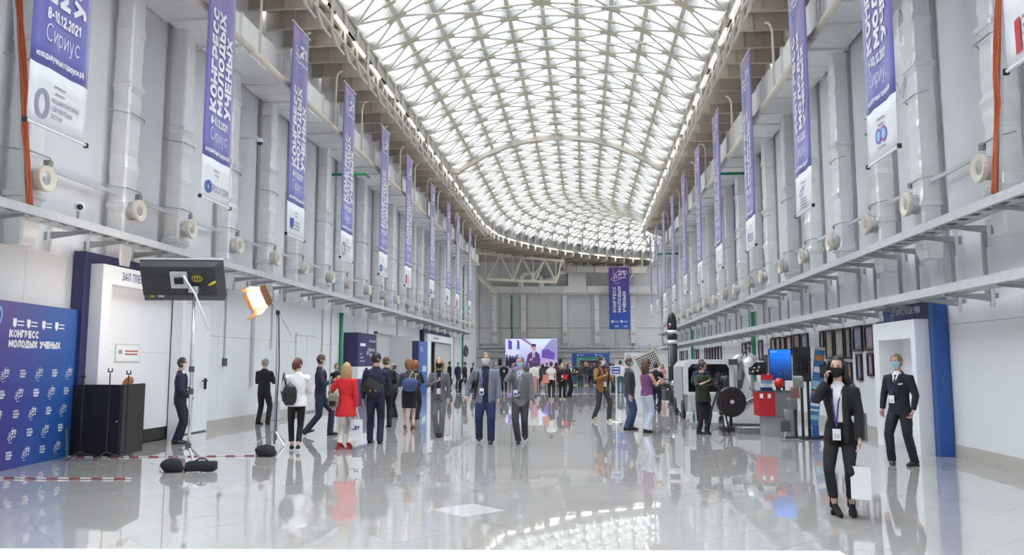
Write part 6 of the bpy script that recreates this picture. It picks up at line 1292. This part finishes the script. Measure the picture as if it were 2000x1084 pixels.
def shopping_bag(T, i, s, lab, w=.30, hgt=.36, logo=True, drop=.22):
    p = at(T, i, wrist(i, s)); t = thing('paper_bag', lab, 'bag', (p.x,p.y,p.z), T.rotation_euler[2]); z0 = -drop-hgt
    mb = MB(); mb.add([(-w/2,-.05,z0),(w/2,-.05,z0),(w/2,.05,z0),(-w/2,.05,z0),(-w/2,-.035,-drop),(w/2,-.035,-drop),(w/2,.035,-drop),(-w/2,.035,-drop)], [(3,2,1,0),(0,1,5,4),(1,2,6,5),(2,3,7,6),(3,0,4,7)]); mb.build('bag_body', mat('white_bag_plastic', (.80,.79,.82), .5, var=.04, bump=.3, bscale=8), t)
    for sy in (-.03,.03): MB().tube([(-w*.22,sy,-drop),(-w*.10,sy*.5,-.03),(0,0,.0),(w*.10,sy*.5,-.03),(w*.22,sy,-drop)], .008, 6, ry=.003, flat=(0,1,0)).build('handle', mat('white_bag_plastic', (.8,.79,.82)), t)
    if logo:
        for sy, sg in ((-.052,1),(.052,-1)): m = MB(); text_mesh(m, '21', -.03*1, z0+hgt*.52, .075, .28, .05, 1, lambda a, b, sg=sg, sy=sy: (a*sg, sy, b)); m.build('bag_mark', NAVYT, t); m = MB(); text_mesh(m, 'Год', -.11, z0+hgt*.5, .04, .2, .06, 1, lambda a, b, sg=sg, sy=sy: (a*sg, sy, b)); m.build('bag_mark', NAVYT, t)
def backpack(T, i, lab, m, c, w=.27, hgt=.36, d=.12, strap=(-1,), tilt=0, m2=None):
    """c: local body point of the bag centre"""
    p = at(T, i, c); t = thing('backpack', lab, 'bag', p, T.rotation_euler[2]); mb = MB(); pts = []; rr = []; r2 = []
    for k in range(9): u = k/8; pts.append((0,0,-hgt/2+hgt*u)); f = (1-abs(2*u-1)**3.5*.45); rr.append(w/2*f); r2.append(d/2*f)
    mb.tube(pts, rr, 14, ry=r2, flat=(1,0,0))
    b = mb.build('bag_body', m, t, True); MB().rbox((0,d/2-.005,-hgt*.16),(w*.62,.04,hgt*.34),bev=.02).build('front_pocket', m2 or m, t); MB().tube([(-.05,0,hgt/2-.02),(0,0,hgt/2+.05),(.05,0,hgt/2-.02)], .009, 6).build('grab_handle', m, t)
    for s in strap:
        sp = [Vector((s*.07,0,hgt/2-.03)), Vector((s*.1,-.02,(1.44-c[2])*.82)), (Vector((s*.12,-c[1]*.9,1.475-c[2]))), Vector((s*.135,-c[1]-.11,1.36-c[2])), Vector((s*.16,-c[1]-.08,1.15-c[2])), Vector((s*.12,-.02,-hgt*.3))]
        MB().tube([v*i['S'] for v in sp], .018, 6, ry=.005, flat=(1,0,0)).build('shoulder_strap', m, t)
    return t
JK = lambda c, zb=.80, v=(1.06,.075,.008), k=1.05, **kw: ('jacket', c, dict(zb=zb, k=k, v=v, **kw))
SHT = lambda c, **kw: ('shirt', c, dict(dict(zb=.95, k=.97, sleeve=0), **kw))
BL = ('shoe', LEATHER)
# woman on the phone in front
T, i = person('woman in black trouser suit and black mask holding a phone to her ear', 2.75, 9.05, -24, 1.69, dict(q=0, fem=True, skin='a', hair=('curls','black'), mask='b', head=(-6,2,6), R='ear', L='downf', feet=((-.07,-.02),(.10,.05)), heels=True, toe=(28,-14), bottom=('trousers','black'), legw=.92, hem=.16, shoes=('boot',SUEDE), sx=.02, tops=[SHT('white',zb=1.03,sleeve=0), JK('black',.78,(.72,.070,.075),1.06,flare=.03)], lanyard=.98, badge_x=-.02))
phone(T, i, 'R', 'dark phone held to the ear of the woman in black', (0,0,0), BLACK, (-.015,-.02,.03)); shopping_bag(T, i, 'L', 'white carrier bag hanging from the hand of woman in black', .20, .34, False, .20)
p = at(T, i, (.235,.05,1.02)); t = thing('shoulder_bag', 'black leather shoulder bag on the woman with black mask', 'bag', p, T.rotation_euler[2]); MB().prism([(-.16,-.16),(.15,-.20),(.13,.10),(-.10,.12)], -.05, .05, 'X').build('bag_body', LEATHER, t); MB().tube([(0,-.09,.1),(-.035,-.05,.38),(-.06,.0,.43),(-.03,.05,.36),(0,.08,.1)], .012, 6).build('strap', LEATHER, t)
# guard by the blue portal
T, i = person('man in dark navy suit with pale blue mask beside the blue portal', 5.12, 13.6, -48, 1.77, dict(q=0, skin='c', hair=('short','fair'), mask='c', head=(-12,0,0), R='fist', L='fist', feet=((-.17,-.03),(.17,.03)), toe=(35,10), bottom=('trousers','blacknavy'), tops=[SHT('white'), JK('blacknavy')], tie='black', lanyard=1.12, badge_x=-.05, shoes=BL))
p = at(T, i, (.10,i['fy'](1.29,.012),1.29)); tag(MB().rbox((0,0,0),(.07,.012,.022),(0,R(-8),0)).build('pocket_square', BADGE, None, False, p, (0,0,T.rotation_euler[2])), 'white pocket square on the guard in navy suit', 'handkerchief')
# man by the plenary door
person('man in navy suit with white mask standing by tall white door', -8.28, 15.83, 110, 1.74, dict(q=0, skin='b', hair=('short','dark'), mask='w', R='belly', L='belly', feet=((-.08,.02),(.08,-.03)), toe=(5,5), bottom=('trousers','darknavy'), tops=[SHT('white'), JK('navy',.80)], shoes=BL))
# man in black facing the wall
person('grey-haired man in black suit facing the plenary wall', -8.62, 21.0, 172, 1.75, dict(q=1, wide=1.08, hair=('short','grey'), head=(-20,18,0), R='front', L='front', feet=((-.15,0),(.13,.02)), bottom=('trousers','black'), tops=[JK('black',.80,None)], shoes=BL))
# woman in white shirt
T, i = person('woman in loose white shirt with black backpack seen from behind', -5.45, 14.85, 200, 1.73, dict(q=0, fem=True, skin='a', wide=1.12, hair=('tied','auburn'), head=(-38,8,0), R='front', L='hold', feet=((-.05,.10),(.07,-.12)), lift=(.02,0), toe=(5,5), bottom=('trousers','black'), legw=.9, hem=.15, tops=[('shirt', CL['white'], dict(zb=.84,k=1.12,sleeve=.7,flare=.03,thick=1.15))], shoes=('shoe',BLACK,LETTER)))
backpack(T, i, 'black leather backpack slung on woman in white shirt', LEATHER, (.13,.21,1.06), .26, .38, .13, (1,)); shopping_bag(T, i, 'R', 'white carrier bag with 21 mark held by woman in white shirt', .30, .40, True, .18)
# man in navy walking
T, i = person('tall man in navy suit striding while looking at a phone', -6.02, 17.95, 104, 1.87, dict(q=0, skin='a', hair=('short','brown'), mask='w', head=(12,4,0), lean=-.02, R='hold', L='hold', feet=((-.09,.27),(.09,-.24)), lift=(.03,0), pitch=(-20,0), toe=(0,0), bottom=('trousers','navy'), tops=[SHT('pink'), JK('darknavy',.82)], shoes=BL)); phone(T, i, 'R', 'black phone in the hands of man in navy suit', (R(-55),0,0), BLACK, (.02,-.03,.02))
T, i = person('woman in black top and pale trousers behind the striding man', -8.3, 26.3, 30, 1.63, dict(q=1, fem=True, hair=('tied','fair'), head=(10,18,0), R='hold', L='hold', bottom=('trousers','offwhite'), tops=[('top', 'black', dict(zb=.92,sleeve=.3))], shoes=('shoe',TRAIN)))
# woman in red coat
T, i = person('woman in bright red coat and cream trousers seen from behind', -4.6, 15.2, 176, 1.64, dict(q=0, fem=True, wide=1.05, hair=('long','blonde'), head=(8,0,0), R='down', L='wide', feet=((-.09,-.02),(.09,.02)), heels=True, toe=(4,4), bottom=('trousers','offwhite'), legw=1.08, hem=.06, tops=[('coat','red',dict(zb=.66,k=1.12,sleeve=1.0,flare=.035))], shoes=('shoe',mat('red_suede',(.50,.012,.016),.7))))
backpack(T, i, 'small camouflage backpack worn with the red coat', CAMO, (.20,.17,.98), .22, .28, .13, (1,), 0, LEATHER); shopping_bag(T, i, 'R', 'white carrier bag with 21 mark held by woman in red', .22, .40, True, .16)
# man with black shoulder bag
T, i = person('man in navy suit with black shoulder bag seen from behind', -4.3, 16.3, 190, 1.84, dict(q=0, skin='b', wide=1.04, hair=('short','black'), head=(-58,4,0), R='front', L='down', feet=((-.10,.05),(.10,-.06)), toe=(8,8), bottom=('trousers','darknavy'), tops=[SHT('paleblue'), JK('navy',.80,None)], shoes=BL))
p = at(T, i, (.06,.20,1.09)); t = thing('shoulder_bag', 'black messenger bag on the back of man in navy suit', 'bag', p, T.rotation_euler[2]); MB().rbox((0,0,0),(.36,.11,.30),(0,R(-28),0),bev=.03).build('bag_body', BLACKF, t); MB().rbox((-.05,.06,.05),(.34,.03,.16),(0,R(-28),0)).build('flap', CL['charcoal'], t); MB().tube([(.12,-.03,.1),(.17,-.06,.32),(.14,-.2,.40),(.10,-.28,.30)], .02, 6, ry=.006, flat=(1,0,0)).build('strap', BLACKF, t)
for dx in (-.08,.03): MB().rbox((dx,.07,-.06),(.03,.012,.05)).build('buckle', SKL, t)
T, i = person('man in black suit holding a folded mask behind the group', -5.12, 20.4, 200, 1.79, dict(q=1, skin='c', hair=('short','brown'), head=(-52,6,0), R='front', L='downf', bottom=('trousers','black'), tops=[SHT('white'), JK('black',.78,None)], shoes=BL)); p = at(T, i, wrist(i,'L')); tag(MB().rbox((0,0,-.02),(.05,.02,.06)).build('folded_mask', MASKC, None, False, p), 'pale blue mask folded in the hand of man in black', 'mask')
person('man with bald brow partly hidden behind the man in black suit', -5.82, 24.2, 250, 1.62, dict(q=1, skin='c', hair=('bald','brown'), R='ear', L='down', bottom=('trousers','black'), tops=[('jacket','charcoal',dict(zb=.82,k=1.04))], shoes=BL))
# curly women
T, i = person('woman with curly ginger hair, floral blouse and black skirt', -4.32, 19.6, 196, 1.71, dict(q=1, fem=True, wide=1.22, hair=('curly','ginger'), mask='w', head=(-42,6,0), R='hold', L='front', feet=((-.10,.03),(.10,-.03)), heels=True, bottom=('skirt','black'), skirt=.55, tops=[('blouse',FLORAL,dict(zb=.94,k=1.08,sleeve=.7))], shoes=('shoe',SKL)))
p = at(T, i, (-.0,.24,1.12)); t = thing('shoulder_bag', 'blue fabric shoulder bag on the woman in floral blouse', 'bag', p, T.rotation_euler[2]); MB().tube([(-.18,0,0),(-.1,0,.02),(.0,0,.02),(.1,0,.02),(.19,0,0)], [.11,.16,.17,.16,.11], 12, ry=[.05,.07,.075,.07,.05], flat=(0,0,1)).build('bag_body', DENIMBAG, t, True); MB().tube([(.04,0,.14),(-.03,-.03,.30),(-.08,-.08,.36)], .012, 6).build('strap', YEL, t); MB().tube([(-.12,0,.12),(-.15,-.05,.3)], .012, 6).build('strap', YEL, t)
person('woman with curly ginger hair in black behind the floral blouse', -5.0, 23.5, 160, 1.69, dict(q=1, fem=True, hair=('curly','ginger'), R='front', L='down', bottom=('trousers','black'), tops=[('top','black',dict(zb=.85,sleeve=.7))], shoes=BL))
# woman in grey suit
T, i = person('blonde woman in grey trouser suit with black mask facing us', -3.26, 17.9, 4, 1.74, dict(q=0, fem=True, wide=1.02, hair=('bob','blonde'), mask='b', R='chest', L='down', feet=((-.06,0),(.06,-.03)), bottom=('trousers','midgrey'), legw=1.02, tops=[('top','black',dict(zb=.95,k=.97,sleeve=0)), JK('grey',.76,(.70,.06,.055),1.06,flare=.01)], lanyard=1.10, shoes=BL))
# two men walking
T, i = person('bearded man in blue-grey blazer and white mask walking', -2.04, 16.6, 4, 1.85, dict(q=0, wide=1.14, skin='a', hair=('short','fair'), mask='w', belly=.03, R='wide', L='downf', feet=((-.13,.06),(.11,-.10)), lift=(.03,0), pitch=(-12,0), toe=(14,6), bottom=('trousers','indigo'), legw=1.12, tops=[('shirt','blacknavy',dict(zb=.95,k=.985,sleeve=0)), JK('bluegrey',.76,(.70,.085,.075),1.08,flare=.02)], lanyard=1.08, badge_x=-.07, badge_blue=True, shoes=BL))
m = MB(); m.tube([Vector((-.14,.1,1.46))*i['S'], Vector((-.13,-.09,1.40))*i['S'], Vector((-.15,-.15,1.25))*i['S'], Vector((-.2,-.1,1.0))*i['S'], Vector((-.22,.05,.85))*i['S']], .022, 6, ry=.008, flat=(1,0,0)); o_ = m.build('bag_strap', BLACKF, T); o_.scale = (1/i['S'],)*3
T, i = person('man in grey suit and grey tie walking while phoning', -1.32, 16.55, -6, 1.79, dict(q=0, wide=1.05, skin='c', hair=('short','grey'), mask='c', head=(-18,2,4), R='ear', L='downf', feet=((-.02,-.10),(.06,.22)), lift=(0,.06), pitch=(0,-28), toe=(4,2), bottom=('trousers','charcoal'), tops=[SHT('paleblue'), JK('midgrey',.76,(.92,.08,.03),1.07)], tie='greytie', lanyard=1.10, badge_x=-.07, badge_blue=True, shoes=BL)); phone(T, i, 'R', 'black phone at the ear of man in grey suit', (0,0,0), BLACK, (-.015,-.02,.03))
# man in brown jacket
T, i = person('man in mustard brown jacket with black backpack striding', .52, 23.0, 34, 1.86, dict(q=0, skin='b', hair=('short','dark'), mask='w', head=(22,0,0), R='chest', L='hold', feet=((-.12,.22),(.10,-.18)), lift=(.02,0), pitch=(-14,0), toe=(4,10), bottom=('trousers','charcoal'), legw=.92, tops=[('sweater','maroon',dict(zb=.95,k=.98,sleeve=0)), JK('brown',.80,(.74,.065,.05),1.06)], lanyard=1.10, shoes=('shoe',TRAIN,LETTER)))
backpack(T, i, 'black backpack on the man in mustard brown jacket', BLACKF, (0,.20,1.18), .30, .46, .16, (-1,1))
# trio right of centre
T, i = person('man in dark grey jacket and blue jeans with pale mask', 1.12, 20.1, 84, 1.77, dict(q=0, wide=1.06, skin='a', hair=('short','brown'), mask='c', belly=.03, R='down', L='down', feet=((-.09,.05),(.09,-.05)), toe=(6,6), bottom=('trousers','jeans'), tops=[SHT('paleblue'), JK('charcoal',.80)], tie='blacknavy', shoes=BL))
T, i = person('woman in sleeveless purple top and pale blue jeans', 1.5, 19.4, 128, 1.73, dict(q=0, fem=True, wide=1.05, skin='b', hair=('long','brown'), head=(-8,4,0), R='hold', L='front', feet=((-.08,.06),(.08,-.05)), toe=(6,6), bottom=('trousers','lightjeans'), legw=1.12, hem=.07, tops=[('blouse','purple',dict(zb=.88,k=1.05,sleeve=0,flare=.02))], shoes=('shoe',LEATHER))); phone(T, i, 'R', 'white phone held by woman in purple top', (R(-50),0,0), LETTER, (.0,-.02,.03))
person('man in black polo and navy trousers beside the motorcycle', 2.42, 27.3, 165, 1.66, dict(q=1, hair=('short','dark'), head=(20,14,0), R='front', L='front', bottom=('trousers','darknavy'), tops=[('polo','black',dict(zb=.88,sleeve=.3))], shoes=BL))
# camera operator with tripod
T, i = person('woman in dark green shirt operating a video camera', 2.78, 19.1, 30, 1.66, dict(q=0, fem=True, wide=1.12, skin='b', hair=('tied','black'), head=(24,18,0), R='camera', L='camera', feet=((-.10,.03),(.10,-.02)), toe=(10,10), bottom=('trousers','black'), legw=.92, tops=[('shirt','green',dict(zb=.78,k=1.10,sleeve=.7,flare=.03))], shoes=('boot',BLACKF)))
t = thing('video_camera', 'black video camera on a tripod before the vehicle pod', 'camera', (3.10,18.85,0)); hd_ = Vector((0,0,1.18))
for k in range(3):
    a_ = R(120*k+40); f_ = Vector((.34*math.cos(a_),.34*math.sin(a_),.012)); MB().bar(hd_-Vector((0,0,.1)), f_.lerp(hd_,.45), .05, .035).build('upper_leg', BLACK, t); MB().bar(f_.lerp(hd_,.5), f_, .03, .022).build('lower_leg', BLACK, t); MB().bar((0,0,.18), f_, .015).build('spreader', BLACK, t)
MB().lathe([(.05,0),(.06,.06),(.04,.1)], hd_-Vector((0,0,.1)), (0,0,1), 14).build('fluid_head', BLACK, t); MB().rbox(hd_+Vector((0,.0,.12)),(.13,.34,.16),(0,0,R(-20)),bev=.02).build('camera_body', BLACK, t); MB().lathe([(.05,0),(.06,.14),(.07,.16)], hd_+Vector((.06,-.18,.12)), (.34,-.94,0), 16).build('lens', DGREY, t, True); MB().rbox(hd_+Vector((-.02,.02,.23)),(.05,.2,.04),(0,0,R(-20))).build('top_handle', BLACK, t); MB().tube([hd_+Vector((-.02,.1,-.0)), hd_+Vector((-.28,.12,-.06))], .012, 6).build('pan_bar', BLACK, t); MB().rbox(hd_+Vector((.09,-.02,.2)),(.02,.12,.08)).build('viewfinder', BLACK, t)
person('man in navy suit with pale mask before the vehicle pod', 3.28, 22.75, -10, 1.74, dict(q=1, skin='c', hair=('short','brown'), mask='c', head=(15,14,0), R='hold', L='hold', bottom=('trousers','darknavy'), tops=[SHT('white'), JK('navy')], tie='black', shoes=BL))
# woman sitting behind the dark desk
t_, i_ = person('auburn-haired woman standing low behind the dark desk', -8.85, 14.9, 150, 1.36, dict(q=1, fem=True, hair=('long','ginger'), head=(0,20,0), R='front', L='front', bottom=('trousers','black'), tops=[('top','black',dict(zb=.9))], shoes=BL))
# background people
def far(label, x, y, rz, h, **o): o['q'] = 2; o.setdefault('shoes', BL); return person(label, x, y, rz, h, o)
WK = dict(feet=((-.09,.28),(.09,-.28)))
far('man in black suit walking toward the grey doorway', -6.97, 46.6, -80, 1.78, hair=('short','dark'), bottom=('trousers','black'), tops=[('jacket','black',dict(zb=.8,k=1.1))], wide=1.12, **WK)
far('man in dark blue suit standing by the white portal', -8.6, 54.3, 40, 1.72, hair=('short','grey'), mask='c', bottom=('trousers','darknavy'), tops=[('jacket','navy',dict(zb=.8,k=1.05))])
far('slim man in black beside the end of plenary wall', -7.14, 51.4, 60, 1.68, hair=('short','black'), bottom=('trousers','black'), tops=[SHT('white'), JK('black')])
far('man in dark suit half hidden behind the blonde woman', -8.2, 48.5, 120, 1.76, hair=('short','dark'), bottom=('trousers','blacknavy'), tops=[('jacket','blacknavy',dict(zb=.8,k=1.08))])
far('man in black overalls with white badge before the screen', -4.66, 46.8, 0, 1.74, hair=('short','black'), skin='b', lanyard=1.28, bottom=('trousers','black'), tops=[('top','black',dict(zb=.82,k=1.06))])
far('auburn-haired woman with mask behind the blazer man', -6.1, 54.8, 30, 1.76, fem=True, hair=('bob','auburn'), mask='w', bottom=('trousers','grey'), tops=[('top','bluegrey',dict(zb=.85))])
far('woman in cream top and pink striped skirt seen from behind', -2.47, 39.7, 178, 1.73, fem=True, hair=('tied','brown'), L='downb', bottom=('skirt','pink'), skirt=.35, tops=[('top','offwhite',dict(zb=.95,k=1.05))])
far('woman in short dark dress before the glowing screen', -2.77, 53.9, 170, 1.62, fem=True, hair=('long','dark'), heels=True, bottom=('skirt','charcoal'), skirt=.5, tops=[('top','charcoal',dict(zb=.9,k=1.05))])
T, i = far('woman in white blouse and black trousers with coral tote', -1.48, 36.4, 176, 1.73, fem=True, hair=('tied','brown'), bottom=('trousers','black'), legw=.92, tops=[('blouse','offwhite',dict(zb=.90,k=1.1,sleeve=.3))], shoes=('shoe',TRAIN), feet=((-.09,.12),(.08,-.1)))
p = at(T, i, (.24,.06,.98)); t = thing('tote_bag', 'coral pink tote on the shoulder of woman in white blouse', 'bag', p, T.rotation_euler[2]); MB().prism([(-.17,-.2),(.17,-.22),(.12,.17),(-.1,.17)], -.05, .05, 'Y').build('bag_body', CL['coral'], t); MB().tube([(-.06,0,.16),(-.07,0,.45),(-.03,0,.48),(.03,0,.45),(.06,0,.16)], .014, 6).build('handle', BLACKF, t)
far('woman in black with mask and red folder facing us', -1.0, 37.0, 6, 1.63, fem=True, wide=1.1, hair=('bob','blonde'), mask='w', L='belly', bottom=('trousers','black'), legw=1.1, lanyard=1.2, tops=[('top','black',dict(zb=.78,k=1.1,flare=.02))], shoes=('shoe',TRAIN))
tag(MB().rbox((0,0,0),(.2,.03,.24),(0,R(18),0)).build('folder', CL['red'], None, False, (-.84,36.78,1.04)), 'red folder held by woman in black', 'folder')
far('ginger-haired man in black suit turned to the booth', -.7, 39.3, 60, 1.71, hair=('short','ginger'), mask='w', R='hold', L='hold', bottom=('trousers','black'), tops=[SHT('white'), JK('black')], wide=1.12)
far('man in white shirt and blue jeans behind the sign', 2.03, 45.0, 175, 1.79, hair=('short','black'), bottom=('trousers','teal'), tops=[('shirt','white',dict(zb=.86,k=1.06))])
far('person in black behind the blue direction sign', 1.5, 45.8, 200, 1.72, hair=('short','black'), bottom=('trousers','black'), tops=[('top','black',dict(zb=.85))], **WK)
far('person in dark jacket beside the man in white shirt', 2.55, 46.5, 160, 1.66, hair=('short','dark'), bottom=('trousers','darknavy'), tops=[('top','blacknavy',dict(zb=.85))])
far('woman with auburn hair behind the white shirt', 1.72, 47.6, 150, 1.64, fem=True, hair=('bob','auburn'), bottom=('trousers','black'), tops=[('top','charcoal',dict(zb=.85))])
far('girl in pale pink dress near the rocket', 4.3, 44.5, -30, 1.60, fem=True, hair=('long','ginger'), bottom=('skirt','pink'), skirt=.5, tops=[('top','pink',dict(zb=.92,sleeve=.3))])
# crowd at the entrance booth
rnd = random.Random(12); cols = ['black','blacknavy','charcoal','darknavy','purple','teal','maroon','green','grey']; hcs = ['dark','black','brown','blonde','auburn','fair']
crowd = [(-1.15,58,'purple jacket'),(-.65,61,'black coat'),(-.25,56,'charcoal coat'),(.15,60,'dark green coat'),(.5,57,'navy jacket'),(.85,62,'black jacket'),(1.15,58.5,'teal jacket'),(1.5,61,'maroon coat'),(-1.5,63,'grey jacket'),(.3,64.5,'black suit'),(1.9,64,'charcoal suit'),(-.9,55.5,'grey striped dress'),(.95,55.2,'pale grey coat')]
cc = {'purple':'purple','black':'black','charcoal':'charcoal','dark':'green','navy':'darknavy','teal':'teal','maroon':'maroon','grey':'grey','pale':'bluegrey'}
for k, (x_, y_, d) in enumerate(crowd):
    fem = k % 3 == 0; hh = hcs[k % 6]
    far('%s person with %s hair in %s queueing at the entrance booth' % (['tall','slim','short'][k % 3], {'dark':'dark','black':'black','brown':'brown','blonde':'blonde','auburn':'auburn','fair':'fair'}[hh], d), x_, y_, rnd.uniform(120,240), 1.62+.05*(k % 4), fem=fem, hair=('long' if fem else 'short', hh), bottom=('trousers', ['black','jeans','charcoal','grey'][k % 4]), tops=[('jacket', cc[d.split()[0]], dict(zb=.8,k=1.08))], R=rnd.choice(['down','front','hold']), L=rnd.choice(['down','front']), shoes=('shoe', TRAIN if k % 2 else LEATHER))
for k, (x_, y_, hh, c_, lab) in enumerate([(-4.3,62,'grey','grey','grey-haired person in grey standing before the screen'),(-3.4,60,'brown','sand','brown-haired person in sand jacket before the screen'),(-3.0,65,'dark','darknavy','dark-haired person in navy before the screen'),(-2.0,58,'dark','maroon','dark-haired woman in maroon before the screen'),(-4.9,64,'fair','teal','fair-haired person in teal before the screen')]):
    far(lab, x_, y_, 170+10*k, 1.66+.02*k, hair=('short' if k < 3 else 'long', hh), bottom=('trousers','black'), tops=[('jacket', c_, dict(zb=.82,k=1.08))])

if bpy.context.window: bpy.context.window.scene = SC
bpy.data.batch_remove([RMO]+RMS+[TMPS])
